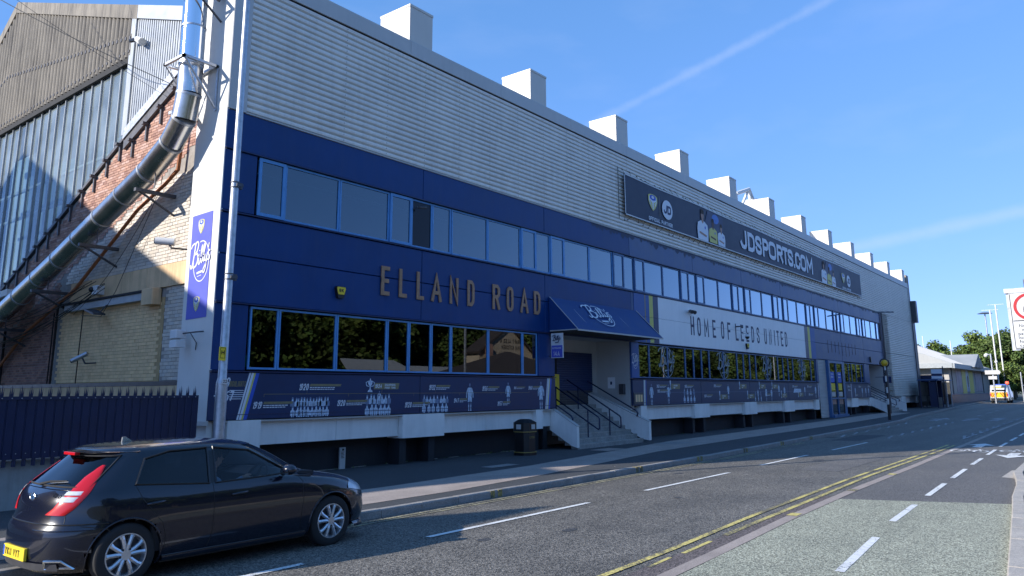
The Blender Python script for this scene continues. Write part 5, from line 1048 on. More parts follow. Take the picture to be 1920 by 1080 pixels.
# newer metal sheets
y = 17.0
while y < 20.4:
    y1 = min(y+1.0, 20.5); n = int(round((y1-y)/.125)); m = MB(); vs = []
    for i in range(n):
        a = y+(y1-y)*i/n; p = (y1-y)/n
        for d, o in ((0,0),(.55,0),(.68,.05),(.88,.05)): q = a+d*p; vs += [(GX-.09+o*1.5, q, sh(q)), (GX-.09+o*1.5, q, rtop(q)-.25)]
    vs += [(GX-.09,y1,sh(y1)),(GX-.09,y1,rtop(y1)-.25)]; k = len(vs)//2
    m.add(vs, [(2*i,2*i+1,2*i+3,2*i+2) for i in range(k-1)]); m.build('metal_sheet', 'alu_sheet', GS, recalc=False); y = y1
m = MB(); m.box(GX-.13,GX-.04,20.35,20.62,8.85,12.4); m.build('sheet_edge_flashing', 'alu_sheet', GS)
m = MB(); m.prism([(GX-.14,17.0,sh(17)-.18),(GX-.14,20.5,sh(20.5)-.18),(GX-.14,20.5,sh(20.5)+.10),(GX-.14,17.0,sh(17)+.10)], (.1,0,0)); m.build('raking_flashing', 'galv', GS)
m = MB(); m.prism([(GX-.10,17.0,sh(17)-.45),(GX-.10,20.5,sh(20.5)-.45),(GX-.10,20.5,sh(20.5)-.18),(GX-.10,17.0,sh(17)-.18)], (.2,0,0)); m.build('raking_soffit', 'steel_dark', GS)
m = MB(); m.box(GX-.10,GX+.1,20.4,33.5,11.02,11.2); m.build('glazing_head', 'dark', GS)
# patent glazing
gg = GLASS('gable_glass', (.50,.62,.66), 1.6, .03, .10, dirt=.42, dcol=(.42,.50,.52)); y = 20.62; pitch = .62; i = 0
while y < 33:
    m = MB(); a, b = y+.03, min(y+pitch, 33)-.03; m.add([(GX+.02,a,gbot(a)),(GX+.02,b,gbot(b)),(GX+.02,b,11.05),(GX+.02,a,11.05)], [(0,3,2,1)]); 
    if gbot(b) > 2.2: m.build('glass_pane', gg, GS, recalc=False)
    m = MB(); m.box(GX-.03,GX+.03,y-.016,y+.016,max(2.2,gbot(y)),11.1); m.build('glazing_bar', 'alu_sheet', GS); y += pitch
m = MB()       # bowl of the stand seen dimly through the glass: raking underside, beams and a white cross rail
for q, z in ((23,10.0),(27,9.0)): m.box(GX+.8,GX+.9,20.6,33,z-.9,z-.82)
m.build('inner_rail', 'white', GS)
m = MB(); m.box(GX+1.6,GX+1.7,20.6,34,0,11.1); m.build('inner_partition', M('partition', (.22,.30,.34), .8, var=.35, vscale=.35), GS)
m = MB()
for yy in (22.3,26.5,30.2): m.box(GX+1.2,GX+1.45,yy,yy+.35,0,11.1)
m.prism([(GX+1.2,20.6,7.2),(GX+1.2,33,2.2),(GX+1.2,33,2.6),(GX+1.2,20.6,7.7)], (.2,0,0)); m.build('inner_frame', 'steel_dark', GS)
# bricks: real bricks, laid in courses with sunk joints, joined because each is only a few pixels
def bricks(name, mat, inside_, y0, y1, z0, z1, tones, x=GX, L_=.225, H_=.075, jx=.012, seed=1, proud=.012):
    r_ = random.Random(seed); m = MB(); row = 0; z = z0
    while z < z1:
        y = y0-(L_/2 if row % 2 else 0)
        while y < y1:
            a, b = y+jx/2, y+L_-jx/2; zc, yc = z+H_/2, (a+b)/2
            if inside_(a, zc) and inside_(b, zc):
                m.tone = r_.choice(tones); d = proud+r_.uniform(-.003,.004)
                m.add([(x-d,a,z+jx/2),(x-d,b,z+jx/2),(x-d,b,z+H_-jx/2),(x-d,a,z+H_-jx/2),(x,a,z+jx/2),(x,b,z+jx/2),(x,b,z+H_-jx/2),(x,a,z+H_-jx/2)], [(0,3,2,1),(0,1,5,4),(3,7,6,2),(0,4,7,3),(1,2,6,5)])
            y += L_
        z += H_; row += 1
    return m.build(name, mat, GS, recalc=False, kind='stuff')
# the red and cream bricks change along the rake of the duct
rake = lambda y: 7.75-(y-17.0)*.37
ubound = lambda y: (sh(y)-.42 if y < 20.5 else gbot(y)-.12)
redtones = [(1,1,1),(.85,.8,.8),(1.15,1.1,1.05),(.7,.62,.62),(1.2,1.3,1.4),(.95,.9,.85)]
m = MB(); m.prism([(GX,15.2,0),(GX,38,0),(GX,38,2.0),(GX,28.2,5.3),(GX,20.5,8.75),(GX,15.2,11.0)], (.28,0,0)); m.build('wall_core', 'mortar', GS)
bricks('brick_field', 'brick_red', lambda y,z: z < ubound(y) and z > rake(y) and y < 30, 16.2, 30, 2.2, 10.4, redtones, seed=2)
bricks('brick_field', 'brick_red', lambda y,z: z < min(rake(y), 99) and y > 23.75+0*(z), 23.7, 29, 2.2, 5.2, [(.75,.7,.7),(.6,.55,.6),(.9,.8,.75),(.5,.45,.45)], seed=3)
ct = [(1,1,1),(.93,.93,.93),(1.05,1.03,1.0),(.82,.80,.78),(1.0,.95,.9),(.9,.93,.97)]
bricks('brick_field', 'brick_cream', lambda y,z: z < rake(y) and z > 5.0 and y < 23.6, 16.3, 23.6, 5.0, 7.2, ct, seed=4, L_=.24, H_=.085)
bricks('brick_field', 'brick_cream', lambda y,z: y < 17.85-(0 if int(z/.34) % 2 else .12), 16.35, 17.9, 2.22, 4.42, ct, seed=5, L_=.24, H_=.085)
m = MB(); m.box(GX-.015,GX,17.7,23.45,2.2,4.2); m.build('painted_ground', 'mortar_paint', GS)
bricks('brick_field', 'brick_paint', lambda y,z: y > 17.75 and y < 23.6, 17.7, 23.6, 2.22, 4.15, [(1,1,1),(.96,.96,.96),(1.03,1.03,1.0),(.92,.9,.88)], x=GX-.012, seed=6, L_=.24, H_=.085, jx=.010)
for a, b in ((16.36,18.55),(18.56,20.9),(20.91,23.0)):
    m = MB(); m.bbox(GX-.07,GX,a,b,4.43,4.98,.012); m.build('concrete_band', 'band', GS)
m = MB(); m.bbox(GX-.26,GX-.02,17.85,18.4,4.02,4.42,.02); m.build('corbel', 'band', GS)
m = MB(); m.box(GX-.20,GX-.02,18.4,22.95,4.16,4.34); m.build('lintel', 'tilegrey', GS)
m = MB(); m.box(GX-.24,GX-.0,18.3,23.3,4.345,4.40); m.build('lintel_cap', 'dark', GS)
m = MB(); m.box(GX-.06,GX+.01,16.36,30,2.10,2.20); m.build('base_flashing', 'black', GS)
m = MB(); m.box(GX-.05,GX+.01,16.36,30,0,2.10); m.build('base_wall', 'band', GS)
# projecting steel outriggers on the brick slope
for i in range(15):
    y = 17.9+i*.72; z = (sh(y)-.45 if y < 20.4 else gbot(y)-.02); m = MB(); m.box(GX-.18,GX,y-.05,y+.05,z-.05,z+.02); m.box(GX-.07,GX,y-.035,y+.035,z-.48,z-.05); m.build('outrigger', 'steel_dark', GS)
m = MB(); m.prism([(GX-.08,20.4,gbot(20.4)-.02),(GX-.08,33,gbot(33)-.02),(GX-.08,33,gbot(33)+.08),(GX-.08,20.4,gbot(20.4)+.08)], (.1,0,0)); m.build('glazing_cill', 'steel_dark', GS)
# rear stand end beyond the far end of the building
m = MB(); m.box(XE+.25,XE+1.2,FY+.05,FY+.5,8.5,12.9); m.build('far_column', M('far_column', (.30,.26,.22), .8), GS); m = MB(); m.box(XE+.3,XE+1.4,14.72,FY+.5,.2,8.4); m.v = [(x,y if y > 15 else 15.0,z) for x,y,z in m.v]; m.box(XE+.9,XE+1.6,14.70,15.3,8.3,10.4); m.build('far_wall_fin', 'steel_dark', GS)

# flue with supports
FL = thing('flue_duct', (8.2, 15.8, 3.8), 'shiny stainless steel flue running up the brick slope then vertically past the roof', 'flue')
path = [(8.28,29.5,2.95),(8.28,27.22,3.92),(8.28,24.7,4.72),(8.28,22.2,5.52),(8.28,19.85,6.34),(8.28,17.6,7.12),(8.28,16.6,7.62),(8.28,16.12,8.10),(8.28,15.98,8.66),(8.28,15.98,9.4),(8.28,16.0,11.2),(8.28,16.0,14.5)]
for i in range(len(path)-1):
    a, b = Vector(path[i]), Vector(path[i+1]); m = MB(); m.tube([a,b], .27, 32); m.build('duct_section', 'steel' if i > 8 else 'steel_worn', FL, smooth=R(40))
    m = MB(); d = (b-a).normalized()*.03; m.tube([b-d,b+d], .283, 32); m.build('duct_band', 'galv', FL, smooth=R(40))
    if (b-a).length > 1.6:
        m = MB(); c = (a+b)/2; d = (b-a).normalized()*.02; m.tube([c-d,c+d], .280, 32); m.build('duct_band', 'galv', FL, smooth=R(40))
for p, q in (((17.6,7.12),0),((20.4,6.15),0),((23.2,5.2),0),((26.0,4.3),0)):
    y, z = p; m = MB(); m.box(8.0,GX,y-.05,y+.05,z-.52,z-.44); m.tube([(8.02,y,z-.46),(GX,y,z-.95)], .03, 6); m.tube([(8.28,y-.37,z-.45)]+[(8.28+.0,y+.37*cos(t),z+.37*sin(t)) for t in [R(d) for d in range(180,-1,-20)]]+[(8.28,y+.37,z-.45)], .016, 6); m.build('duct_bracket', 'steel_dark', FL)
m = MB(); z = 9.35; m.box(7.86,8.75,15.55,15.62,z,z+.06); m.box(7.86,8.75,16.38,16.45,z,z+.06); m.box(7.86,7.92,15.55,16.45,z,z+.06); m.box(8.66,8.72,15.55,16.45,z,z+.06)
for y in (15.58,16.41): m.tube([(7.92,y,z),(8.72,y,z-1.0)], .03, 6); m.tube([(8.72,y,z),(8.72,y,z-1.05)], .025, 6)
m.tube([(8.72,15.58,z-1.0),(8.9,15.58,z-1.0)], .05, 8); m.tube([(8.72,15.58,z),(8.9,15.58,z)], .05, 8); m.build('collar_bracket', 'galv', FL)
m = MB(); z = 11.1; m.box(7.86,8.75,15.55,15.62,z,z+.06); m.box(7.86,7.92,15.55,16.45,z,z+.06); m.tube([(7.92,15.58,z),(8.72,15.58,z-.6)], .03, 6); m.tube([(8.6,15.58,z-.1),(8.72,15.5,z+.3)], .05, 8); m.build('collar_bracket', 'steel_dark', FL)
m = MB(); m.box(8.1,8.9,16.35,16.5,8.25,8.32); m.build('collar_bracket', 'galv', FL)
# rusty gas pipe
m = MB(); m.tube([(8.85,17.2,8.3),(8.85,17.31,7.26),(8.85,17.86,7.0),(8.85,19.2,6.55),(8.85,22.5,4.78),(8.85,25.7,3.75),(8.85,27.85,2.6)], .045, 8); m.build('rusty_pipe', 'rust', None, smooth=R(40), label='thin rust orange pipe sloping down the cream brick below the flue', cat='pipe')
m = MB(); r_ = random.Random(9)
for i in range(9):
    pts = []; a = Vector((8.6+r_.uniform(-.1,.2), 21.0+r_.uniform(-.6,.5), 4.6+r_.uniform(-.2,.4))); b = Vector((8.4+r_.uniform(-.3,.3), 28.5, 4.1+r_.uniform(-.9,1.0))); sg = r_.uniform(.1,.5)
    for t in [k/10 for k in range(11)]: p = a.lerp(b,t); pts.append((p.x,p.y,p.z-sg*sin(pi*t)))
    m.tube(pts, .012, 4)
m.build('cable_bundle', 'black', None, label='loose bundle of thin black cables strung left across the brick below the flue', cat='cables')
for pts, r_0, lb in (([(8.86,23.55,2.2),(8.86,23.55,4.3),(8.86,23.3,4.5)],.03,'thick dark conduit at the left edge of the yellow painted brick'),([(8.86,23.75,2.2),(8.86,23.75,4.2)],.02,'thin dark conduit just left of the thick one beside the painted brick'),([(8.86,21.9,2.2),(8.86,21.85,4.15)],.015,'thin black cable running up the middle of the painted brick'),([(8.9,27.5,2.2),(8.9,27.5,4.0)],.04,'grey downpipe on the red brick at the far left')):
    m = MB(); m.tube(pts, r_0, 6); m.build('wall_conduit', 'black', None, label=lb, cat='pipe')
m = MB(); m.tube([(8.82,16.38,2.1),(8.82,16.38,7.9)], .03, 6); m.build('corner_downpipe', 'black', None, label='thin black pipe where the brick meets the white corner', cat='pipe')
m = MB(); m.tube([(8.8,17.9,8.0)]+[(8.9-.03*t,18.2+.36*t,7.0-.30*t-.35*sin(pi*t/10)) for t in range(11)], .008, 4); m.tube([(8.8,21.8,4.0),(8.8,20.6,3.9),(8.8,19.9,4.5),(8.85,18.2,6.8)],.008,4); m.build('slack_cable', 'black', None, label='thin slack cable crossing the cream brick', cat='cables')
def bullet(x, y, z, d, lab, L_=.34, r0=.055, mat='galv'):
    t = thing('security_camera', (GX, y, z), lab, 'camera'); p = Vector((x,y,z)); d = Vector(d).normalized()
    m = MB(); m.tube([p-d*L_/2, p+d*L_/2], r0, 10); m.build('camera_body', mat, t, smooth=R(40)); m = MB(); m.tube([p+d*L_/2, p+d*(L_/2+.02)], r0*.8, 10); m.build('lens', 'black', t)
    m = MB(); m.tube([p-d*.05, Vector((x+.1,y-.12,z-.16)), Vector((GX,y-.15,z-.14))], .022, 6); m.build('bracket', 'steel_dark', t)
bullet(8.62, 21.2, 2.86, (-.6,.55,-.45), 'silver bullet camera low on the yellow painted brick', .42, .06)
bullet(8.5, 16.95, 5.38, (-.75,.65,.05), 'white cylindrical camera beside the corner on cream brick', .42, .09, 'white_sheet')
t = thing('security_camera', (GX, 21.0, 4.62), 'small white box camera on the ochre concrete band', 'camera'); m = MB(); m.bbox(8.72,8.95,20.85,21.12,4.50,4.74,.02); m.build('camera_body', 'white', t); m = MB(); m.ball((8.70,21.10,4.64), .07); m.build('lens', 'black', t, smooth=True)
t = thing('flood_lamp', (GX, 20.5, 4.1), 'dark tilted floodlight under the grey lintel', 'lamp'); m = MB(); m.prism([(8.5,20.9,4.10),(8.5,20.35,3.95),(8.5,20.35,3.91),(8.5,20.9,4.04)], (.3,0,0)); m.build('lamp_head', 'steel_dark', t); m = MB(); m.tube([(8.65,20.4,3.95),(8.75,20.25,4.15),(8.95,20.3,4.25)], .018, 6); m.build('bracket', 'steel_dark', t)
t = thing('security_camera', (8.7, 15.9, 3.15), 'pair of white box cameras on a bracket on the white end return', 'camera'); m = MB(); m.bbox(8.35,8.60,15.85,16.12,3.10,3.28,.02); m.bbox(8.35,8.60,15.85,16.12,2.90,3.06,.02); m.build('camera_body', 'white', t); m = MB(); m.tube([(8.5,15.9,3.2),(8.6,15.5,3.22),(8.74,15.42,3.24)], .015, 6); m.tube([(8.6,15.7,3.2),(8.7,15.62,3.0),(8.74,15.7,2.85)], .01, 6); m.build('bracket', 'steel_dark', t)
t = thing('flood_lamp', (GX, 19.7, 11.4), 'small grey lamp on the pale metal sheets of the gable', 'lamp'); m = MB(); m.tube([(8.75,20.3,11.5),(8.75,19.9,11.42)], .06, 8); m.build('lamp_arm', 'black', t); m = MB(); m.tube([(8.75,19.9,11.42),(8.75,19.6,11.25)], [.09,.11], 8); m.build('lamp_head', 'white_sheet', t)
# overhead wires
for a, b, r0, lab in (((8.8,17.8,9.55),(2.0,27.0,16.6),.010,'thicker black overhead wire crossing the gable'),((8.8,17.7,9.1),(1.2,25.0,17.0),.005,'thinner overhead wire just right of the thicker one')):
    m = MB(); a = Vector(a); b = Vector(b); m.tube([a.lerp(b,t/12)-Vector((0,0,.5*sin(pi*t/12))) for t in range(13)], r0, 6); m.build('overhead_wire', 'black', None, label=lab, cat='wire')
# lean-to roof edge at the far left
m = MB(); m.prism([(8.2,26.6,4.95),(8.2,25.6,5.0),(8.2,25.6,4.82),(8.2,26.6,4.75)], (.7,0,0)); m.prism([(8.2,26.6,4.95),(8.2,28.6,4.35),(8.2,28.6,4.15),(8.2,26.6,4.75)], (.7,0,0)); m.build('lean_to_flashing', 'white_sheet', GS)

# ------------------------------------------------------------------ palisade fence
FN = thing('palisade_fence', (5.5, 14.5, .05), 'navy steel palisade fence on a low concrete wall at the left', 'fence')
m = MB(); m.bbox(-8,8.25,14.62,14.9,-.05,.84,.02); m.build('fence_wall', 'concrete', FN)
m = MB(); m.box(-8,8.2,14.55,14.60,1.70,1.76); m.box(-8,8.2,14.55,14.60,.92,.98); m.build('fence_rail', 'navy', FN)
x0_ = 2.4-.147*70
for k_ in range(7):            # folded steel sheets bolted over the pales
    m = MB(); vs = []; xa = x0_+k_*.147*16; xb_ = min(xa+.147*16, 8.2)
    x = xa-.0735
    while x < xb_-.08:
        for dx, dy in ((.0,.0),(.012,.016),(.026,.016),(.038,.0)): vs += [(x+dx, 14.488+dy, .86), (x+dx, 14.488+dy, 1.885)]
        x += .147
    vs += [(x, 14.488, .86), (x, 14.488, 1.885)]; k2 = len(vs)//2
    m.add(vs, [(2*i,2*i+2,2*i+3,2*i+1) for i in range(k2-1)]); m.build('fence_sheet', 'navy', FN, recalc=False)
m = MB(); m.box(-7.9,8.2,14.476,14.487,1.825,1.885); m.build('fence_rail', 'navy', FN)
pm = MB(); z0, z1 = .74, 2.06
prof = [(-.034,.0),(-.020,-.020),(0,-.012),(.020,-.020),(.034,0)]
vs = []; 
for x, y in prof: vs += [(x,y,z0-z0),(x,y,z1-z0-.16)]
vs += [(-.030,-.004,z1-z0-.02),(-.036,.004,z1-z0-.16),(0,-.014,z1-z0),(0,-.012,z1-z0-.16),(.030,-.004,z1-z0-.02)]
pm.add(vs[:10], [(2*i,2*i+2,2*i+3,2*i+1) for i in range(4)])
pm.add([(-.034,0,z1-z0-.16),(-.012,-.016,z1-z0-.16),(-.030,-.02,z1-z0-.02)], [(0,1,2)]); pm.add([(-.016,-.018,z1-z0-.16),(.016,-.018,z1-z0-.16),(0,-.02,z1-z0+.02)], [(0,1,2)]); pm.add([(.012,-.016,z1-z0-.16),(.034,0,z1-z0-.16),(.030,-.02,z1-z0-.02)], [(0,1,2)])
pme = pm.mesh('pale', Vector((0,0,0)), 'navy')
x = 2.4
while x < 8.2: piece(pme, 'pale', FN, (x, 14.525, z0)); x += .147
m = MB()
x = -8
while x < 2.3: m.box(x-.034,x+.034,14.50,14.52,z0,z1); x += .147
m.build('distant_pales', 'navy', FN, kind='stuff')
m = MB()
x = 2.4
while x < 8.2: m.box(x-.008,x+.008,14.466,14.476,1.845,1.861); m.box(x-.007,x+.007,14.478,14.487,.945,.959); x += .147
m.build('fence_bolts', 'galv', FN, kind='stuff')

# ------------------------------------------------------------------ unseen neighbours added up-street, sheared along the sun to shape the long shadows
ST = thing('neighbour_stand', (-8, 30, 0), 'tall unseen neighbouring stand beyond the left edge, shaped to throw shadow on fence and pavement', 'building')
m = MB(); m.prism([(-7,y,z) for y,z in [(19.7,0),(19.7,8.15),(20.6,9.3),(21.7,11.35),(23.04,11.6),(26.3,13.1),(36.5,18.1),(44,14),(44,0)]], (-14,14*math.tan(SUN_AZ)+.3,0)); m.build('stand_wall', 'brick_red', ST)
for yy in (21.5,24,26.5,29,32):
    m = MB(); m.box(-6.99,-6.95,yy,yy+1.2,2.5,5.5); o = m.build('window', 'frame_dark', ST); m = MB(); m.box(-6.95,-6.94,yy+.1,yy+1.1,2.6,5.4); m.build('pane', 'glass_dark', o)
TB = thing('shadow_block', (-8, 16.5, 0), 'unseen lower block beyond the left edge, shaped to throw a wedge of shadow on the road', 'building')
m = MB(); m.prism([(-7,y,z) for y,z in [(15.45,0),(15.45,7.4),(17.2,9.0),(17.25,0)]], (-6,6*math.tan(SUN_AZ),0)); m.build('block_wall', 'brick_red', TB)
m = MB(); m.prism([(-6.9,15.3,7.3),(-6.9,17.3,9.12),(-6.9,17.3,9.2),(-6.9,15.3,7.4)], (-6.2,6.2*math.tan(SUN_AZ),0)); m.build('roof', 'roof_dark', TB)
m = MB(); m.box(-6.99,-6.95,15.9,16.8,0,2.1); m.build('door', 'navy', TB)
# ------------------------------------------------------------------ cars
mt['car_black'] = M('car_black', (.004,.006,.016), .25, var=0, spec=.3, coat=1.0)
mt['car_white'] = M('car_white', (.45,.45,.44), .3, var=0, coat=.8)
mt['car_glass'] = GLASS('car_glass', (.035,.04,.05), 1.55); mt['car_glass_clear'] = GLASS('car_glass_clear', (.80,.85,.85), 1.45)
mt['lamp_red'] = M('lamp_red', (.48,.004,.010), .3, var=0, coat=.25); mt['lamp_clear'] = M('lamp_clear', (.55,.58,.62), .1, var=.1, vscale=30, coat=1.0)
mt['chrome'] = M('chrome', (.80,.80,.80), .12, metal=1, var=0); mt['alloy'] = M('alloy', (.62,.64,.67), .28, metal=.75, var=.05); mt['seat'] = M('seat', (.03,.03,.035), .85, var=.1)
LEN = 4.245; XC = LEN/2
def low(z): return z if z < .9 else .9+(z-.9)*.895
def lerp_tab(tab, x):
    if x <= tab[0][0]: return tab[0][1]
    for (a, p), (b, q) in zip(tab, tab[1:]):
        if x <= b: t = (x-a)/(b-a); return p+(q-p)*t
    return tab[-1][1]
def smooth_tab(tab, k=8):
    pts = smooth_pl(tab, k); return [(p.x, p.y) for p in pts]
TW = smooth_tab([(.18,.79),(.26,.85),(.40,.880),(.55,.888),(.70,.885),(.82,.875),(.90,.855),(.96,.832),(1.05,.79),(1.15,.745),(1.25,.70),(1.34,.655),(1.40,.61),(1.44,.54),(1.465,.42),(1.478,.25),(1.482,.02)])
TR = smooth_tab([(.18,.10),(.26,.03),(.36,.0),(.50,.0),(.60,.015),(.66,.05),(.74,.075),(.86,.10),(.96,.15),(1.04,.22),(1.15,.33),(1.26,.44),(1.36,.53),(1.40,.56),(1.44,.66),(1.465,.90),(1.478,1.20),(1.482,1.58)])
TF = smooth_tab([(.18,4.14),(.26,4.21),(.36,4.245),(.48,4.24),(.58,4.22),(.66,4.18),(.72,4.12),(.78,4.01),(.84,3.84),(.89,3.62),(.93,3.40),(.965,3.24),(1.02,3.13),(1.12,2.97),(1.24,2.77),(1.34,2.58),(1.40,2.44),(1.44,2.26),(1.465,2.05),(1.478,1.85),(1.482,1.62)])
def pxf(z, c):
    if c <= 0: return 6.5 if z < 1.0 else 6.5-3.0*min(1, (z-1.0)/.45)
    return 6.5-3.1*ss(z, .86, 1.02)
def ring_pt(z, t):
    """t in [0, 2pi): 0 = front centre, pi/2 = far side, pi = rear centre, 3pi/2 = camera side"""
    w_ = lerp_tab(TW, z); xr = lerp_tab(TR, z); xf = lerp_tab(TF, z); a = (xf-xr)/2; xc = (xf+xr)/2
    c, s = cos(t), sin(t); qy = 2.9; px = pxf(z, c)
    X = math.copysign(abs(c)**(2/px), c); Y = math.copysign(abs(s)**(2/qy), s)
    return Vector((xc+a*X, w_*Y, z))
def side_y(x, z):
    w_ = lerp_tab(TW, z); xr = lerp_tab(TR, z); xf = lerp_tab(TF, z); a = (xf-xr)/2; xc = (xf+xr)/2
    px = pxf(z, x-xc); X = min(.999, abs((x-xc)/a)); return w_*(1-X**px)**(1/2.9)
def rear_x(y, z):
    w_ = lerp_tab(TW, z); xr = lerp_tab(TR, z); xf = lerp_tab(TF, z); a = (xf-xr)/2; xc = (xf+xr)/2
    px = 6.5 if z < 1.0 else 6.5-3.0*min(1, (z-1.0)/.45); Y = min(.9995, abs(y)/w_); return xc-a*(1-Y**2.9)**(1/px)
def front_x(y, z):
    w_ = lerp_tab(TW, z); xr = lerp_tab(TR, z); xf = lerp_tab(TF, z); a = (xf-xr)/2; xc = (xf+xr)/2
    px = pxf(z, 1); Y = min(.9995, abs(y)/w_); return xc+a*(1-Y**2.9)**(1/px)
AX = (.735, 3.385); WR = .315
FW = [(2.80,.985),(2.24,1.32),(1.76,1.385),(1.71,.955)]       # front side window
RW = [(1.63,.955),(1.68,1.385),(1.22,1.372),(.94,1.30),(.80,1.02)]     # rear side window
def inpoly(p, poly):
    c = False; n = len(poly)
    for i in range(n):
        (x1,y1),(x2,y2) = poly[i], poly[(i+1)%n]
        if (y1 > p[1]) != (y2 > p[1]) and p[0] < (x2-x1)*(p[1]-y1)/(y2-y1)+x1: c = not c
    return c
def make_car(root, paint, detailed=True):
    base = root_loc(root); fin = []
    zs = [.18+.0*i for i in range(1)]; z = .18
    zs = [.18,.20,.23,.26]+[.26+.03*i for i in range(1,23)]+[.945,.965,.985]+[1.01+.025*i for i in range(15)]+[1.385,1.40,1.415,1.43,1.44,1.45,1.457,1.463,1.468,1.472,1.476,1.479,1.481]
    N = 176; ts = []
    for i in range(N): ts.append(2*pi*i/N)
    # even spacing along the plan outline
    ref = [ring_pt(.6, 2*pi*i/4000) for i in range(4001)]; L_ = [0]
    for a, b in zip(ref, ref[1:]): L_.append(L_[-1]+(b-a).length)
    ts = []; j = 0
    for i in range(N):
        tgt = L_[-1]*i/N
        while L_[j+1] < tgt: j += 1
        ts.append(2*pi*(j+(tgt-L_[j])/(L_[j+1]-L_[j]))/4000)
    bm = bmesh.new(); vv = [[bm.verts.new(ring_pt(z, t)) for t in ts] for z in zs]
    for i in range(len(zs)-1):
        for j in range(N): bm.faces.new((vv[i][j], vv[i][(j+1)%N], vv[i+1][(j+1)%N], vv[i+1][j]))
    bm.faces.new(vv[-1]); 
    # wheel arches: pull vertices onto the arch circle, then open it
    for ax in AX:
        Ra = .365
        for v in bm.verts:
            if abs(v.co.y) > .55:
                dx, dz = v.co.x-ax, v.co.z-.31; r = math.hypot(dx, dz)
                if Ra-.016 < r < Ra+.016: v.co.x = ax+dx/r*Ra; v.co.z = .31+dz/r*Ra
    def cut(poly, sel):
        n = len(poly)
        for i in range(n):
            (x1,z1),(x2,z2) = poly[i], poly[(i+1)%n]; g = [f for f in bm.faces if sel(f.calc_center_median())]; es = set(e for f in g for e in f.edges); vs = set(v for f in g for v in f.verts)
            bmesh.ops.bisect_plane(bm, geom=list(g)+list(es)+list(vs), plane_co=(x1,0,z1), plane_no=(z2-z1,0,-(x2-x1)), dist=1e-5)
    side = lambda c: abs(c.y) > .45 and c.z > .93 and c.z < 1.43 and .55 < c.x < 3.2
    cut(FW, side); cut(RW, side)
    # windscreen and tailgate glass, bounded by planes seen from the front
    def cutyz(poly, sel):
        n = len(poly)
        for i in range(n):
            (y1,z1),(y2,z2) = poly[i], poly[(i+1)%n]; g = [f for f in bm.faces if sel(f.calc_center_median())]; es = set(e for f in g for e in f.edges); vs = set(v for f in g for v in f.verts)
            bmesh.ops.bisect_plane(bm, geom=list(g)+list(es)+list(vs), plane_co=(0,y1,z1), plane_no=(0,z2-z1,-(y2-y1)), dist=1e-5)
    WS = [(-.70,1.005),(.70,1.005),(.56,1.385),(-.56,1.385)]; RG = [(-.66,1.03),(.66,1.03),(.545,1.335),(-.545,1.335)]
    selw = lambda c: c.x > 2.2 and c.z > .97 and abs(c.y) < lerp_tab(TW, c.z)*.93; selr = lambda c: c.x < .9 and c.z > .98 and c.z < 1.40 and abs(c.y) < lerp_tab(TW, c.z)*.93
    cutyz(WS, selw); cutyz(RG, selr)
    groups = {'side_front': [], 'side_rear': [], 'windscreen': [], 'rear_glass': []}; dead = []
    for f in bm.faces:
        c = f.calc_center_median()
        if side(c) and inpoly((c.x,c.z), FW): groups['side_front'].append(f)
        elif side(c) and inpoly((c.x,c.z), RW): groups['side_rear'].append(f)
        elif selw(c) and inpoly((c.y,c.z), WS): groups['windscreen'].append(f)
        elif selr(c) and inpoly((c.y,c.z), RG): groups['rear_glass'].append(f)
        elif abs(c.y) > .55 and any(math.hypot(c.x-ax, c.z-.31) < .364 for ax in AX): dead.append(f)
    def take(faces, name, mat, pred=None, ofs=-.006):
        m = MB(); idx = {}; vs = []; fs = []
        for f in faces:
            if pred and not pred(f.calc_center_median()): continue
            r = []
            for v in f.verts:
                if v not in idx: idx[v] = len(vs); vs.append(v.co+v.normal*ofs)
                r.append(idx[v])
            fs.append(tuple(r))
        m.add([p+base for p in vs], fs); return m.build(name, mat, root, smooth=True, recalc=False)
    for v in bm.verts: v.co.z = low(v.co.z)
    bm.normal_update()
    take(groups['side_front'], 'side_window', 'car_glass_clear', lambda c: c.y < 0); take(groups['side_front'], 'side_window', 'car_glass_clear', lambda c: c.y > 0)
    take(groups['side_rear'], 'side_window', 'car_glass', lambda c: c.y < 0); take(groups['side_rear'], 'side_window', 'car_glass', lambda c: c.y > 0)
    take(groups['windscreen'], 'windscreen', 'car_glass_clear'); take(groups['rear_glass'], 'rear_window', 'car_glass')
    allg = dead+[f for g in groups.values() for f in g]
    bmesh.ops.delete(bm, geom=allg, context='FACES'); bmesh.ops.recalc_face_normals(bm, faces=bm.faces)
    me = bpy.data.meshes.new('body'); bm.to_mesh(me); bm.free(); me.materials.append(mt[paint]); me.polygons.foreach_set('use_smooth', [True]*len(me.polygons)); me.set_sharp_from_angle(angle=R(50))
    o = bpy.data.objects.new('body', me); COL.objects.link(o); o.parent = root; WL[o.name] = base
    B = lambda p: Vector((p[0], p[1], low(p[2])))+base
    def P3(fn, pts): return [B(fn(*p)) for p in pts]
    S = lambda sd, e: (lambda x, z: Vector((x, sd*(side_y(x,z)+e), z)))
    Rr = lambda e: (lambda y, z: Vector((rear_x(y,z)-e, y, z)))
    def dens(pts, closed=True, d=.05):
        out = []; n = len(pts)
        for i in range(n if closed else n-1):
            a, b = Vector(pts[i]), Vector(pts[(i+1)%n]); k = max(1, int((b-a).length/d))
            out += [a.lerp(b, t/k) for t in range(k)]
        if not closed: out.append(Vector(pts[-1]))
        return [(p[0], p[1]) for p in out]
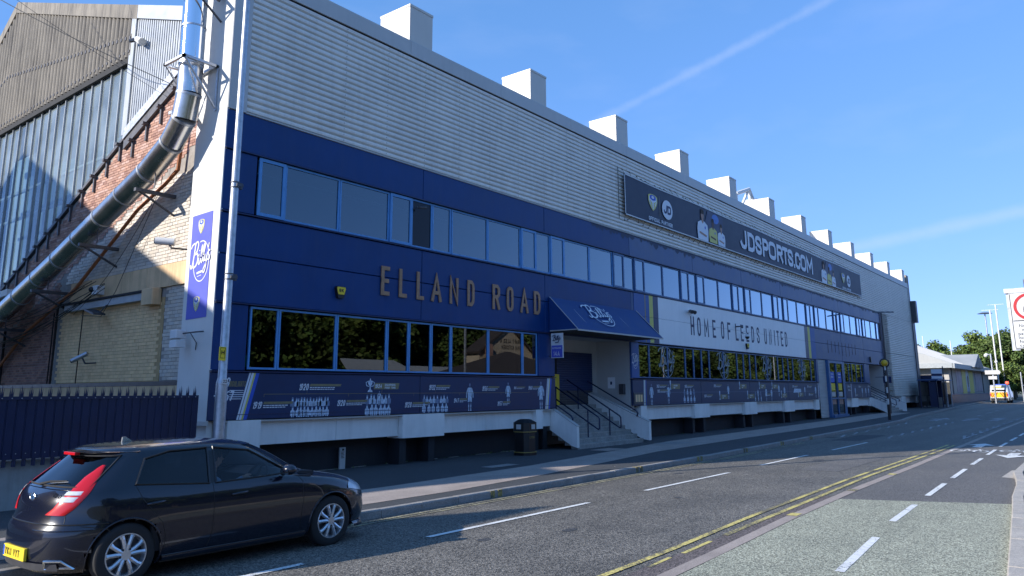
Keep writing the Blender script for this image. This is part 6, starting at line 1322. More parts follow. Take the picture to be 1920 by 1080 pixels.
    for sd in (-1, 1):
        # rubber surrounds, pillar between doors, door gaps
        for W_ in (FW, RW):
            pts = P3(S(sd,.002), dens(W_)); m = MB(); m.tube(pts+[pts[0]], .011, 6, False); m.build('window_seal', 'black', root)
        def band(poly2, name, mat, e=.002, d=.03):
            xs = [p[0] for p in poly2]; m = MB(); q = dens(poly2, True, d); m.poly(P3(S(sd,e), q)); return m.build(name, mat, root, recalc=False)
        m = MB(); 
        vs = []
        for i in range(9): z = .957+(1.386-.957)*i/8; vs += [B(S(sd,.001)(1.635+.05*i/8, z)), B(S(sd,.001)(1.705+.05*i/8, z))]
        m.add(vs, [(2*i,2*i+1,2*i+3,2*i+2) for i in range(8)]); m.build('door_pillar', 'black', root, recalc=False)
        for ln in ([(1.67,.955),(1.68,.70),(1.67,.40),(1.63,.27)], [(2.82,.955),(2.90,.86),(2.90,.62),(2.88,.42),(2.89,.28)], [(.80,1.0),(.86,.86),(.96,.74),(1.08,.60),(1.13,.45),(1.12,.30)], [(1.12,.245),(2.98,.245)], [(.30,.64),(.52,.60),(.60,.52)]):
            m = MB(); m.tube(P3(S(sd,.0), dens(ln, False, .04)), .0035, 5, False); m.build('panel_gap', 'black', root)
        m = MB(); xs5 = [1.12+.06*i for i in range(32)]; vs = []
        for x in xs5: vs += [B((x, sd*(side_y(x,.24)+.004), .255)), B((x, sd*(side_y(x,.22)+.035), .215)), B((x, sd*(side_y(x,.22)-.05), .165))]
        m.add(vs, [(3*i+k, 3*i+3+k, 3*i+4+k, 3*i+1+k) for i in range(31) for k in range(2)]); m.build('sill_skirt', paint, root, smooth=True)
        for hx in (.92, 1.92):
            m = MB(); y = side_y(hx,.80); pts = [Vector((hx-.02+.05*i, sd*(y+.004+.024*sin(pi*i/4)), .80+.004*i)) for i in range(5)]; m.tube([B(p) for p in pts], [.010,.014,.015,.014,.010], 8); m.build('door_handle', paint, root, smooth=True)
        m = MB(); c = Vector((2.62, sd*.955, 1.04)); m.ball(B(c), .085, .105, .065, 16, 10); mi = m.build('door_mirror', paint, root, smooth=True)
        m = MB(); m.tube([B((2.62,sd*.82,.98)), B((2.62,sd*.90,1.01))], .03, 8); m.build('mirror_arm', 'black', mi)
        m = MB(); m.add([B((2.542,sd*(.955-.08),1.055)),B((2.542,sd*(.955+.08),1.055)),B((2.546,sd*(.955+.085),.985)),B((2.546,sd*(.955-.08),.985))],[(0,1,2,3)]); m.build('mirror_glass', 'chrome', mi)
        # arch lips and liners
        for ax in AX:
            ang = [R(a) for a in range(-22, 203, 6)]; m = MB(); pts = [Vector((ax+.367*cos(a), 0, .31+.367*sin(a))) for a in ang]; m.tube([B((p.x, sd*(side_y(p.x,max(.18,p.z))-.002), p.z)) for p in pts], .010, 6, False); m.build('arch_lip', paint, root, smooth=True)
            m = MB(); n = len(ang); vs = []
            for a in ang: x_, z_ = ax+.364*cos(a), .31+.364*sin(a); vs += [B((x_, sd*(side_y(x_,max(.18,z_))-.004), z_)), B((x_, sd*.52, z_))]
            m.add(vs, [(2*i,2*i+1,2*i+3,2*i+2) for i in range(n-1)]); m.add([B((ax+.364*cos(a), sd*.52, .31+.364*sin(a))) for a in ang], [tuple(range(n))]); m.build('arch_liner', 'black', root, recalc=False)
            wheel(root, base, ax, sd)
        # tail lamp wrapped round the rear corner, bounded between two curves in height
        def lamp(z0, z1, mat, name, e, par=root, sa=0.0, sb=0.0):
            WD = [(.74,.24),(.88,.235),(1.0,.205),(1.12,.15),(1.22,.07),(1.27,.012)]; XB = [(.74,.19),(.80,.25),(.88,.31),(1.0,.40),(1.12,.49),(1.20,.55),(1.27,.60)]
            n = 16; vs = []; k = 12
            for i in range(n+1):
                z = z0+(z1-z0)*i/n; w_ = lerp_tab(TW, z); xr = lerp_tab(TR, z); xf = lerp_tab(TF, z); a = (xf-xr)/2; xc = (xf+xr)/2
                px = 6.5 if z < 1.0 else 6.5-3.0*min(1, (z-1.0)/.45)
                tb = math.acos(min(1, max(.02, abs((max(xr+.002, lerp_tab(XB, z)-sb)-xc)/a)))**(px/2)); ta = tb; dd = 0; want = max(.01, lerp_tab(WD, z)-sa); pp = ring_pt(z, pi+tb)
                while dd < want and ta > .01: ta -= .01; qq = ring_pt(z, pi+ta); dd += (qq-pp).length; pp = qq
                for j in range(k):
                    t = ta+(tb-ta)*j/(k-1); tt = pi+t if sd < 0 else pi-t
                    p = ring_pt(z, tt); p1 = ring_pt(z, tt+.01); p0 = ring_pt(z, tt-.01); d = (p1-p0).normalized(); nrm = Vector((d.y, -d.x, 0))
                    bulge = .010*(1-(2*j/(k-1)-1)**4)
                    vs.append(B(p+nrm*(e+bulge)))
            m = MB(); m.add(vs, [(i*k+j, i*k+j+1, (i+1)*k+j+1, (i+1)*k+j) for i in range(n) for j in range(k-1)]); return m.build(name, mat, par, smooth=True, recalc=False)
        tl = lamp(.745, 1.25, 'lamp_red', 'tail_light', .006)
        lamp(.875, .925, 'lamp_clear', 'reversing_lens', .010, tl, .03, .04)
        lamp(.945, .985, 'lamp_clear', 'reversing_lens', .010, tl, .03, .04)
        # head lamp
        m = MB(); n = 8; k = 7; vs = []
        for i in range(n+1):
            x = 3.66+.50*i/n
            for j in range(k):
                zt = .86-.30*(i/n)**1.3*.55; zb_ = .70-.10*(i/n); z = zb_+(zt-zb_)*j/(k-1)*min(1, .25+i/3); vs.append(B((x, sd*(side_y(min(x, lerp_tab(TF,z)-.02),z)+.010), z)))
        m.add(vs, [(i*k+j,(i+1)*k+j,(i+1)*k+j+1,i*k+j+1) for i in range(n) for j in range(k-1)]); m.build('headlight', 'lamp_clear', root, smooth=True, recalc=False)
        m = MB(); vs = []
        for i in range(7): x = 3.78+.075*i; xx = min(x, 4.20); y = sd*(side_y(xx,.25)+.01); vs += [B((x if x < 4.2 else 4.2, y, .25)), B((min(x,4.22)+.02, y+sd*.05, .19)), B((xx, y-sd*.06, .17))]
        m.add(vs, [(3*i+a, 3*i+3+a, 3*i+4+a, 3*i+1+a) for i in range(6) for a in range(2)]); m.build('front_splitter', paint, root, smooth=True)
    # rear: bumper step, tailgate gap, plate, badge, wiper, spoiler lamp, exhaust diffuser
    def rline(pts, r, name, mat, e=0.0):
        m = MB(); m.tube(P3(Rr(e), dens(pts, False, .04)), r, 6, False); return m.build(name, mat, root)
    rline([(-.83,.655),(-.5,.655),(.5,.655),(.83,.655)], .008, 'bumper_step', 'black'); rline([(-.62,.67),(-.60,.80),(-.66,1.0)], .0035, 'panel_gap', 'black'); rline([(.62,.67),(.60,.80),(.66,1.0)], .0035, 'panel_gap', 'black')
    rline([(-.62,.995),(.62,.995)], .006, 'tailgate_moulding', paint, .004); rline([(-.80,.60),(-.3,.60)], .006, 'bumper_highlight', paint, .004)
    pts = dens([(-.67,1.02),(.67,1.02),(.555,1.345),(-.555,1.345)]); rl = P3(Rr(.001), pts); m = MB(); m.tube(rl+[rl[0]], .010, 6, False); m.build('window_seal', 'rubber', root)
    m = MB(); n = 12; vs = []
    for i in range(n+1): y = -.60+1.2*i/n; vs += [B((rear_x(y,1.37)-.10+.10*abs(y/.6)**2.5,y,1.385)), B((rear_x(y,1.36)+.005,y,1.345)), B((.95,y*.95,1.462-.06*abs(y/.6)**2))]
    m.add(vs, [(3*i+a,3*i+3+a,3*i+4+a,3*i+1+a) for i in range(n) for a in range(2)]); m.add(vs, [(3*i+2,3*i+5,3*i+3,3*i) for i in range(n)]); m.build('spoiler', paint, root, smooth=R(60))
    m = MB(); m.bbox(*[v for v in (base.x+rear_x(0,1.37)-.115, base.x+rear_x(0,1.37)-.06, base.y-.14, base.y+.14, base.z+low(1.352), base.z+low(1.384))], .004); m.build('brake_light', 'lamp_red', root)
    m = MB(); m.tube(P3(Rr(.03), [(.03,1.03),(-.12,1.065),(-.40,1.085)]), [.016,.012,.007], 6); m.build('rear_wiper', 'rubber', root); m = MB(); m.tube(P3(Rr(.022), [(.05,1.035),(-.42,1.075)]), .006, 5); m.build('wiper_blade', 'alloy', root)
    m = MB(); n = 20; c = [B((rear_x(0,.90)-.012, .065*cos(2*pi*i/n), .90+.038*sin(2*pi*i/n))) for i in range(n)]; m.tube(c+[c[0]], .006, 6, False); m.tube([B((rear_x(0,.90)-.012,-.035,.872)),B((rear_x(0,.90)-.012,-.012,.928))],.006,5); m.tube([B((rear_x(0,.90)-.012,.012,.872)),B((rear_x(0,.90)-.012,.035,.928))],.006,5); m.tube([B((rear_x(0,.90)-.012,-.022,.9)),B((rear_x(0,.90)-.012,.022,.9))],.006,5); m.build('badge', 'chrome', root)
    m = MB(); P_ = Pl(B((rear_x(-.40,.93)-.006,-.38,.915)), (0,-1,0), (.12,0,1)); words(m, P_, 'I30', 0, 0, .045, .035, .010, .01, off=.003); m.build('model_badge', 'chrome', root, recalc=False)
    m = MB(); m.bbox(base.x-.022, base.x+.01, base.y-.27, base.y+.27, base.z+.30, base.z+.42, .004); pl_ = m.build('number_plate', 'yellow', root)
    m = MB(); P_ = Pl(B((-.022,.22,.325)), (0,-1,0), (0,0,1)); words(m, P_, 'YK11 VYT', 0, 0, .07, .045, .012, .014, off=.002); m.build('plate_lettering', 'black', pl_, recalc=False)
    m = MB(); m.box(base.x-.0235, base.x-.0215, base.y+.235, base.y+.268, base.z+.31, base.z+.41); m.build('plate_band', 'print_blue', pl_)
    m = MB(); vs = []
    for i in range(13): y = -.62+1.24*i/12; vs += [B((rear_x(y,.30)-.012,y,.29)), B((rear_x(y,.26)-.015,y,.22))]
    m.add(vs, [(2*i,2*i+2,2*i+3,2*i+1) for i in range(12)]); m.build('diffuser', 'steel_dark', root)
    for sd in (-1,1):
        m = MB(); q = [(sd*.50,.245),(sd*.70,.245),(sd*.66,.315),(sd*.53,.315)]; pts = P3(Rr(.02), q); m.tube(pts+[pts[0],pts[1]], .012, 6); m.build('exhaust_trim', 'chrome', root)
        m = MB(); m.poly(P3(Rr(.012), q)); m.build('exhaust_opening', 'black', root)
    m = MB(); m.prism([B((.98,-.012,1.472)),B((1.10,-.012,1.478)),B((1.02,-.012,1.535)),B((.985,-.012,1.53))],(0,.024,0)); m.build('roof_aerial', paint if paint != 'car_black' else 'alloy', root)
    # front face: grille, plate, lower intake
    m = MB(); F = lambda y, z, e=.006: B((front_x(y,z)+e, y, z)); m.poly([F(y,z) for y,z in [(-.38,.60),(-.2,.595),(0,.59),(.2,.595),(.38,.60),(.34,.68),(0,.70),(-.34,.68)]]); m.poly([F(y,z) for y,z in [(-.50,.27),(-.25,.27),(0,.27),(.25,.27),(.50,.27),(.42,.42),(0,.43),(-.42,.42)]]); m.build('grille', 'black', root)
    m = MB(); m.bbox(base.x+4.235,base.x+4.262,base.y-.26,base.y+.26,base.z+.44,base.z+.55,.004); m.build('number_plate', 'white', root)
    # underbody and cabin
    m = MB(); m.box(base.x+.25,base.x+4.0,base.y-.50,base.y+.50,base.z+.17,base.z+.32); m.box(base.x+1.12,base.x+2.98,base.y-.80,base.y+.80,base.z+.17,base.z+.26); m.build('underbody', 'black', root)
    m = MB(); m.box(base.x+.60,base.x+3.1,base.y-.78,base.y+.78,base.z+.30,base.z+.36)
    for sd in (-1,1): m.box(base.x+1.0,base.x+3.05,base.y+sd*.80-.02,base.y+sd*.80+.02,base.z+.3,base.z+.93)
    m.prism([B((2.75,-.74,.60)),B((3.15,-.74,.60)),B((3.15,-.74,.97)),B((2.95,-.74,.985)),B((2.72,-.74,.90))],(0,1.48,0)); m.build('cabin_trim', 'seat', root)
    for y in (-.37,.37):
        m = MB(); m.bbox(base.x+1.75,base.x+2.25,base.y+y-.25,base.y+y+.25,base.z+.36,base.z+.56,.04); m.build('seat', 'seat', root)
        m = MB(); m.prism([B((1.78,y-.24,.50)),B((1.90,y-.24,.50)),B((1.72,y-.22,1.12)),B((1.62,y-.22,1.10))],(0,.46,0)); m.bbox(base.x+1.57,base.x+1.66,base.y+y-.12,base.y+y+.12,base.z+low(1.14),base.z+low(1.30),.02); m.build('seat_back', 'seat', root)
    m = MB(); m.prism([B((.95,-.65,.40)),B((1.10,-.65,.40)),B((.88,-.62,1.05)),B((.80,-.62,1.03))],(0,1.27,0)); m.build('rear_seat', 'seat', root)
    m = MB(); c = Vector((2.55,-.37,.93)); ax_ = Vector((-.9,0,.45)).normalized(); u_ = Vector((0,1,0)); v_ = ax_.cross(u_); pts = [B(c+(u_*cos(2*pi*i/24)+v_*sin(2*pi*i/24))*.185) for i in range(25)]; m.tube(pts, .015, 8, False)
    for a in (0, pi, -pi/2): m.tube([B(c), B(c+(u_*cos(a)+v_*sin(a))*.185)], .014, 6)
    m.tube([B(c-ax_*.02), B(c-ax_*.25)], .03, 8); m.build('steering_wheel', 'rubber', root, smooth=R(40))
def wheel(root, base, ax, sd):
    yo = sd*.855
    def lathe(prof, n, name, mat, par, sm=True):
        m = MB(); vs = []; k = len(prof)
        for i in range(n):
            a = 2*pi*i/n
            for y, r in prof: vs.append(base+Vector((ax+r*cos(a), yo-sd*y, WR+r*sin(a))))
        m.add(vs, [(i*k+j, i*k+j+1, ((i+1)%n)*k+j+1, ((i+1)%n)*k+j) for i in range(n) for j in range(k-1)]); return m.build(name, mat, par, smooth=R(35) if sm else False)
    ty = lathe([(.012,.212),(.0,.225),(-.004,.26),(.004,.295),(.020,.311),(.05,.3155),(.10,.316),(.15,.3155),(.18,.311),(.195,.29),(.195,.21)], 56, 'tyre', 'rubber', root)
    rim = lathe([(.010,.218),(.004,.212),(.004,.203),(.018,.197),(.05,.190),(.19,.190)], 48, 'wheel_rim', 'alloy', root)
    lathe([(.075,.19),(.08,.0)], 32, 'brake_disc', 'steel_dark', root)
    m = MB()
    T = lambda r, a, y: base+Vector((ax+r*cos(a), yo-sd*y, WR+r*sin(a)))
    for s_ in range(5):
        a0 = R(90+72*s_)
        for off in (-1, 1):
            ia, oa = a0+off*.20, a0+off*.30; w0, w1 = .14, .085; f = []
            for (r, a, wd, y) in ((.045,a0+off*.30,.42,.012),(.10,a0+off*.235,.19,.006),(.16,a0+off*.26,.115,.006),(.200,a0+off*.30,.125,.010)):
                f.append((T(r,a-wd,y), T(r,a+wd,y), T(r,a-wd*1.0,y+.03), T(r,a+wd*1.0,y+.03), T(r,a,y-.010)))
            for p, q in zip(f, f[1:]): m.add([p[0],p[4],p[1],p[3],p[2],q[0],q[4],q[1],q[3],q[2]], [(0,1,6,5),(1,2,7,6),(2,3,8,7),(3,4,9,8),(4,0,5,9)])
    m.build('rim_spokes', 'alloy', rim, smooth=False)
    m = MB(); n = 24; m.add([T(.052,2*pi*i/n,.004) for i in range(n)]+[T(.062,2*pi*i/n,.03) for i in range(n)], [tuple(range(n))]+[(i,(i+1)%n,n+(i+1)%n,n+i) for i in range(n)]); m.build('hub_cap', 'alloy', rim)
    for i in range(5): m = MB(); a = R(90+36+72*i); m.tube([T(.062,a,.012),T(.062,a,.0)], .010, 6); m.build('wheel_nut', 'black', rim)
CR = thing('hatchback_car', (3.30, 9.17, -.040), 'black five door hatchback driving past with tinted rear glass and red tail lights', 'car')
make_car(CR, 'car_black')

# driver: one continuous upper body, seated, both hands on the wheel
def skin_body(name, verts, edges, radii, mat, parent, loc, root_i=0, sub=1, **k):
    me = bpy.data.meshes.new(name); me.from_pydata([tuple(v) for v in verts], edges, []); o = bpy.data.objects.new(name, me); COL.objects.link(o)
    sk = o.modifiers.new('s', 'SKIN'); sk.use_smooth_shade = True; sv = me.skin_vertices[0].data
    for i, r in enumerate(radii): sv[i].radius = (r, r) if not isinstance(r, tuple) else r
    sv[root_i].use_root = True; sd_ = o.modifiers.new('u', 'SUBSURF'); sd_.levels = sub; sd_.render_levels = sub
    dg = bpy.context.evaluated_depsgraph_get(); dg.update(); nm = bpy.data.meshes.new_from_object(o.evaluated_get(dg)); bpy.data.objects.remove(o, do_unlink=True)
    nm.materials.clear(); nm.materials.append(mt[mat]); nm.polygons.foreach_set('use_smooth', [True]*len(nm.polygons)); nm.name = name
    o = bpy.data.objects.new(name, nm); COL.objects.link(o)
    if parent is not None: o.parent = parent; o.location = Vector(loc)-root_loc(parent)
    else: o.location = loc
    WL[o.name] = Vector(loc); return setp(o, **k)
DR = thing('person', (3.30+1.95, 9.17-.37, .46), 'driver in a grey blue top with both arms to the wheel of the black car', 'person')
V = [(0,0,0),(-.03,0,.18),(-.06,0,.36),(-.07,0,.47),(-.05,0,.54),(-.02,0,.60), (-.06,-.16,.42),(.05,-.22,.26),(.30,-.17,.30),(.50,-.14,.41), (-.06,.16,.42),(.05,.22,.26),(.30,.17,.30),(.50,.14,.41), (.35,-.11,.04),(.35,.11,.04),(.72,-.12,-.02),(.72,.12,-.02)]
E_ = [(0,1),(1,2),(2,3),(3,4),(4,5),(2,6),(6,7),(7,8),(8,9),(2,10),(10,11),(11,12),(12,13),(0,14),(0,15),(14,16),(15,17)]
rad = [(.15,.13),(.14,.12),(.15,.12),(.07,.07),(.055,.055),(.06,.06),.07,.052,.043,.030,.07,.052,.043,.030,.09,.09,.06,.06]
skin_body('body', V, E_, rad, 'shirt', DR, DR.location)
m = MB(); hl = DR.location+Vector((.0,0,.68)); m.ball(hl, .095, .078, .118, 20, 14)
m.v = [(x+(.012 if (x-hl.x) > .05 and abs(z-hl.z) < .03 and abs(y-hl.y) < .02 else 0), y, z) for x, y, z in m.v]
m.tube([hl+Vector((.088,0,.0)), hl+Vector((.112,0,-.022))], [.008,.016], 8); m.ball(hl+Vector((.0,-.078,-.005)), .018, .008, .028, 8, 6); m.ball(hl+Vector((.0,.078,-.005)), .018, .008, .028, 8, 6)
m.tube([hl+Vector((-.02,0,-.08)), hl+Vector((-.03,0,-.16))], [.055,.055], 12); hd = m.build('head', 'skin', DR, smooth=True)
m = MB(); m.ball(hl+Vector((-.018,0,.025)), .100, .086, .108, 18, 12); m.v = [(x,y,z) for x,y,z in m.v]; m.build('hair', 'hair', DR, smooth=True)
m = MB(); m.ball(hl+Vector((.082,-.03,.005)), .012,.012,.010,8,6); m.ball(hl+Vector((.082,.03,.005)), .012,.012,.010,8,6); m.tube([hl+Vector((.088,-.022,-.052)), hl+Vector((.092,0,-.054)), hl+Vector((.088,.022,-.052))], .006, 6); m.build('face_features', 'skin_dark', hd)
for sd in (-1, 1):
    w0 = Vector((.50, sd*.14, .41)); V = [w0+Vector((-.03,0,0)), w0, w0+Vector((.055,0,.012))]; E_ = [(0,1),(1,2)]; rad = [.026,(.030,.020),(.036,.018)]
    for i, (dy, L_) in enumerate(((-.030,.062),(-.010,.072),(.010,.070),(.030,.056))):
        b = len(V); V += [w0+Vector((.075,dy,.022)), w0+Vector((.075+L_*.5,dy,.020)), w0+Vector((.075+L_*.55,dy,-.012)), w0+Vector((.075+L_*.25,dy,-.024))]; E_ += [(2,b),(b,b+1),(b+1,b+2),(b+2,b+3)]; rad += [.0095,.009,.008,.007]
    b = len(V); V += [w0+Vector((.03,-sd*.034,.0)), w0+Vector((.065,-sd*.052,-.004)), w0+Vector((.085,-sd*.046,-.016))]; E_ += [(1,b),(b,b+1),(b+1,b+2)]; rad += [.012,.0105,.009]
    skin_body('hand', V, E_, rad, 'skin', DR, DR.location, 1)
# ------------------------------------------------------------------ far end of the street
ZG = .22
BC = thing('belisha_beacon', (50.7, 11.15, .2), 'black and white striped crossing beacon with amber globe at the kerb', 'beacon')
bxx, byy = 50.7, 11.15; cols = ['black','white_sheet']; m = MB(); m.tube([(bxx,byy,.1),(bxx,byy,1.05)], .085, 12); m.build('post_base', 'black', BC, smooth=R(40))
zz_ = 1.05
for i in range(7):
    m = MB(); h_ = .34 if i < 6 else .30; m.tube([(bxx,byy,zz_),(bxx,byy,zz_+h_)], .05, 12); m.build('pole_band', 'black' if i % 2 else 'white_sheet', BC, smooth=R(40)); zz_ += h_
m = MB(); m.ball((bxx,byy,3.52), .20, n=20, m=14); m.build('amber_globe', M('globe', (.75,.45,.02), .35, var=.05), BC, smooth=True)
m = MB(); pts = [(bxx+.0+.05*0, byy+.24*cos(2*pi*i/24), 3.52+.24*sin(2*pi*i/24)) for i in range(25)]; d = Vector((bxx,byy,0)).normalized(); e = Vector((-d.y,d.x,0)); m.tube([Vector((bxx,byy,3.52))+e*.25*cos(2*pi*i/24)+Vector((0,0,.25*sin(2*pi*i/24))) for i in range(25)], .035, 8, False); m.build('globe_surround', 'black', BC, smooth=True)
DL = thing('lamp_post', (61.8, 13.5, .2), 'dark slim lamp post with flat twin head near the far steps', 'lamp post'); m = MB(); m.tube([(61.8,13.5,.1),(61.8,13.5,7.6)], [.09,.06], 10); m.build('post_shaft', 'steel_dark', DL, smooth=R(40)); m = MB(); m.prism([(61.4,13.9,7.62),(62.4,12.7,7.62),(62.5,12.8,7.72),(61.5,14.0,7.72)],(.1,.1,0)); m.build('lamp_head', 'steel_dark', DL)
t = thing('entrance_sign', (65.2, 14.4, 2.3), 'small blue projecting entrance sign behind the beacon', 'sign'); m = MB(); m.box(65.2,65.24,13.95,14.55,2.45,2.95); m.build('sign_plate', 'print_blue' if False else 'blue_dark', t); m = MB(); words(m, Pl((65.2,14.42,2.6),(0,-1,0),(0,0,1)), '16', 0,0,.18,.11,.03, off=.01); m.build('sign_lettering', 'white', t, recalc=False); m = MB(); m.tube([(65.22,14.5,2.9),(65.22,15.1,2.9)],.02,6); m.build('bracket','steel_dark',t)
# gates and yard wall
GT = thing('yard_gates', (84, 14.6, .3), 'tall navy sheeted gates on concrete base panels beyond the ribbed building end', 'gate')
m = MB(); m.box(83,83.1,13.4,15.6,1.2,3.3); m.box(83.1,95,15.0,15.1,1.2,3.25); m.build('gate_sheet', 'navy', GT)
for y in (13.45,14.0,14.55,15.1): 
    m = MB(); m.bbox(82.96,83.14,y,y+.50,.1,1.18,.01); m.build('base_panel', 'concrete', GT)
m = MB(); m.tube([(82.7,15.0,.2),(82.7,15.0,2.6)],.05,8); m.tube([(82.7,14.9,2.4),(82.6,14.7,2.5)],.05,8); m.build('gate_post','galv',GT)
W = thing('boundary_wall', (118, 16, .2), 'low dark blue boundary wall in front of the shop', 'wall'); m = MB(); m.bbox(88,160,15.6,15.9,.1,1.32,.02); m.build('wall_body', 'navy', W); m = MB(); m.box(88,160,15.55,15.95,1.32,1.38); m.build('wall_coping', 'blue_faded', W)
# bus shelter
BS = thing('bus_shelter', (82, 13.4, .3), 'navy framed bus shelter with glass side and roof in front of the gates', 'bus shelter')
m = MB(); m.bbox(77.0,84.5,12.7,14.4,2.72,2.82,.03); m.build('shelter_roof', 'blue_faded', BS)
for x in (77.2,79.6,82.0,84.3): 
    for y in (12.85,14.2): m = MB(); m.box(x,x+.09,y,y+.09,.25,2.72); m.build('shelter_post', 'galv' if x > 80 else 'navy', BS)
for x in (77.25,84.35):
    m = MB(); m.add([(x,12.95,.5),(x,14.2,.5),(x,14.2,2.6),(x,12.95,2.6)],[(0,1,2,3)]); m.build('glass_pane', 'glass_low', BS)
m = MB(); m.box(77.3,82.0,14.22,14.27,.5,2.6); m.build('back_panel', 'navy', BS); m = MB(); m.box(77.2,77.3,12.9,13.5,.4,2.6); m.build('end_panel', 'navy', BS)
m = MB(); m.box(79.5,79.6,12.72,13.6,2.9,3.75); o = m.build('stop_flag', 'print_white', BS); m = MB(); m.box(79.48,79.5,12.72,13.6,3.15,3.35); m.build('flag_band', 'blue_dark', o); m = MB(); m.tube([(79.6,12.65,.2),(79.6,12.65,4.0)],.05,8); m.build('flag_pole','steel_dark',BS)
# shop with hipped roof, gablet and posters
SH = thing('club_shop', (130, 20, .3), 'low pale shop building with light metal roof, gablet and yellow posters', 'building')
m = MB(); m.box(111,149,17.0,34,.2,5.0); m.build('wall', 'shopwall', SH)
m = MB(); x0,x1,y0,y1 = 109.6,151,16.2,35; zr_ = 9.2; m.add([(x0,y0,5.0),(x1,y0,5.0),(x1,y1,5.0),(x0,y1,5.0),(x0+.3,26,zr_),(x1-14,26,zr_)],[(0,1,5,4),(1,2,5),(2,3,4,5),(3,0,4)]); m.build('roof', 'shop_roof', SH)
m = MB(); 
for i in range(42): x = 110.2+i*.95; a = (x-x0)/(x1-x0); m.tube([(x,y0+.02,5.03),(min(x,x1-14.5) if x > x1-14 else x,25.9,9.25)] if x < x1-14 else [(x,y0+.02,5.03),(x1-14+(x-x1+14)*.0,25.9,9.25)],.05,4)
m.build('roof_seams', 'trim_grey', SH, kind='stuff')
m = MB(); m.add([(109.7,16.3,5.2),(109.7,34,5.2),(109.7,26,9.1)],[(0,1,2)]); m.build('gable_sheet', 'tilegrey', SH)  # darker sheet colour stands in for shade the stadium does not cast here
m = MB(); m.box(109.4,151.2,16.0,16.25,4.55,5.15); m.box(109.4,109.65,16.2,35,4.6,5.2); m.build('fascia', 'tilegrey', SH)
m = MB(); m.prism([(123,15.6,4.95),(132.5,15.6,4.95),(128,15.6,6.9)],(0,8,0)); m.build('gablet', 'shop_roof', SH); m = MB(); m.prism([(124,15.55,4.95),(131.6,15.55,4.95),(127.9,15.55,6.6)],(0,.06,0)); m.build('gablet_face', 'steel_dark', SH)
for a, b, c in ((116.2,120.6,'print_grey'),(120.8,124.2,'yellow_pale'),(124.4,126.8,'print_pale'),(127,130.9,'yellow_pale'),(133,139.5,'print_grey')):
    m = MB(); m.box(a,b,16.95,17.0,.9 if c == 'yellow_pale' else 1.6,4.5); o = m.build('window_poster', M('poster_'+c+str(int(a)), (.40,.33,.36), .6, var=.3, vscale=.7) if c == 'print_grey' else c, SH)
    if c == 'print_pale': fig(125.6, 1.2, 3.1, P=Pl((0,16.95,0),(1,0,0),(0,0,1)), par=o, off=.03, name='poster_figure', mats=('black','black'))
m = MB(); m.box(112.8,113.0,16.9,17.05,.2,5); m.build('downpipe','steel_dark',SH); m = MB(); m.box(140.5,140.7,16.9,17.05,.2,5); m.build('downpipe','steel_dark',SH)
m = MB(); m.box(110.9,111,19.0,20.0,3.6,3.75); m.build('wall_light','white',SH)

# highways van with chevrons
VN = thing('highways_van', (112, 11.9, ZG), 'white van with red and yellow chevron tailgate driving away', 'van'); vx, vy, vz = 111.6, 11.9, ZG
m = MB(); P0 = [(0,.35),(0,1.25),(.08,1.5),(.28,2.15),(.45,2.22),(3.3,2.20),(4.1,1.55),(5.1,1.30),(5.25,.9),(5.25,.35)]
nn = len(P0); vs = []
for yy, k in ((-.95,0),(-.88,1),(.88,1),(.95,0)):
    for x, z in P0: vs.append((vx+x, vy+yy*(1-.10*max(0,z-1.2)), vz+z))
m.add(vs, [(a*nn+i, (a+1)*nn+i, (a+1)*nn+(i+1)%nn, a*nn+(i+1)%nn) for a in range(3) for i in range(nn)]+[tuple(range(nn)), tuple(3*nn+i for i in reversed(range(nn)))]); m.build('body', 'car_white', VN, smooth=R(30))
m = MB()
P_ = Pl((vx-.012,vy+.90,vz+.72),(0,-1,0),(0,0,1)); m.poly([P_(0,0),P_(1.8,0),P_(1.8,.60),P_(0,.60)]); cb = m.build('chevron_board', M('van_yellow',(.80,.55,.0),.5), VN, recalc=False); m = MB()
for s_ in (-1,1):
    for i in range(4): a = .9+s_*(.05+.24*i); pts = [(a,.6),(a+s_*.12,.6),(a+s_*.52,0),(a+s_*.40,0)]; pts = [(min(1.8,max(0,p)),q) for p,q in pts]; m.poly([P_(p,q,.006) for p,q in pts])
m.build('chevron_stripe', 'red', cb, recalc=False)
m = MB(); m.box(vx+.09,vx+.13,vy-.72,vy+.72,vz+1.45,vz+1.62); m.v = [(x-.03+.0,y,z) for x,y,z in m.v]; m.build('rear_window', 'car_glass', VN); m = MB(); m.box(vx-.01,vx+.05,vy-.6,vy+.6,vz+1.9,vz+2.0); m.v = [(x+.16,y,z) for x,y,z in m.v]; m.build('roof_lettering_band', 'yellow', VN)
for s_ in (-1,1): 
    m = MB(); m.box(vx-.02,vx+.02,vy+s_*.86-.07,vy+s_*.86+.07,vz+.85,vz+1.15); m.build('tail_light', 'red', VN)
    for x in (.85,4.2): 
        m = MB(); m.tube([(vx+x,vy+s_*.96,vz+.35),(vx+x,vy+s_*.70,vz+.35)],.36,18); m.build('wheel','rubber',VN)
m = MB(); m.box(vx-.05,vx+.1,vy-.9,vy+.9,vz+.38,vz+.62); m.build('bumper','black',VN); m = MB(); m.box(vx+2.4,vx+2.9,vy-.6,vy+.6,vz+2.2,vz+2.32); m.build('light_bar','print_blue',VN)
# white car, mostly cut by the right edge
WC = thing('white_car', (131, 8.2, ZG), 'white car at the right edge of the frame below the sign', 'car')
make_car(WC, 'car_white'); WC.rotation_euler = (0,0,pi)
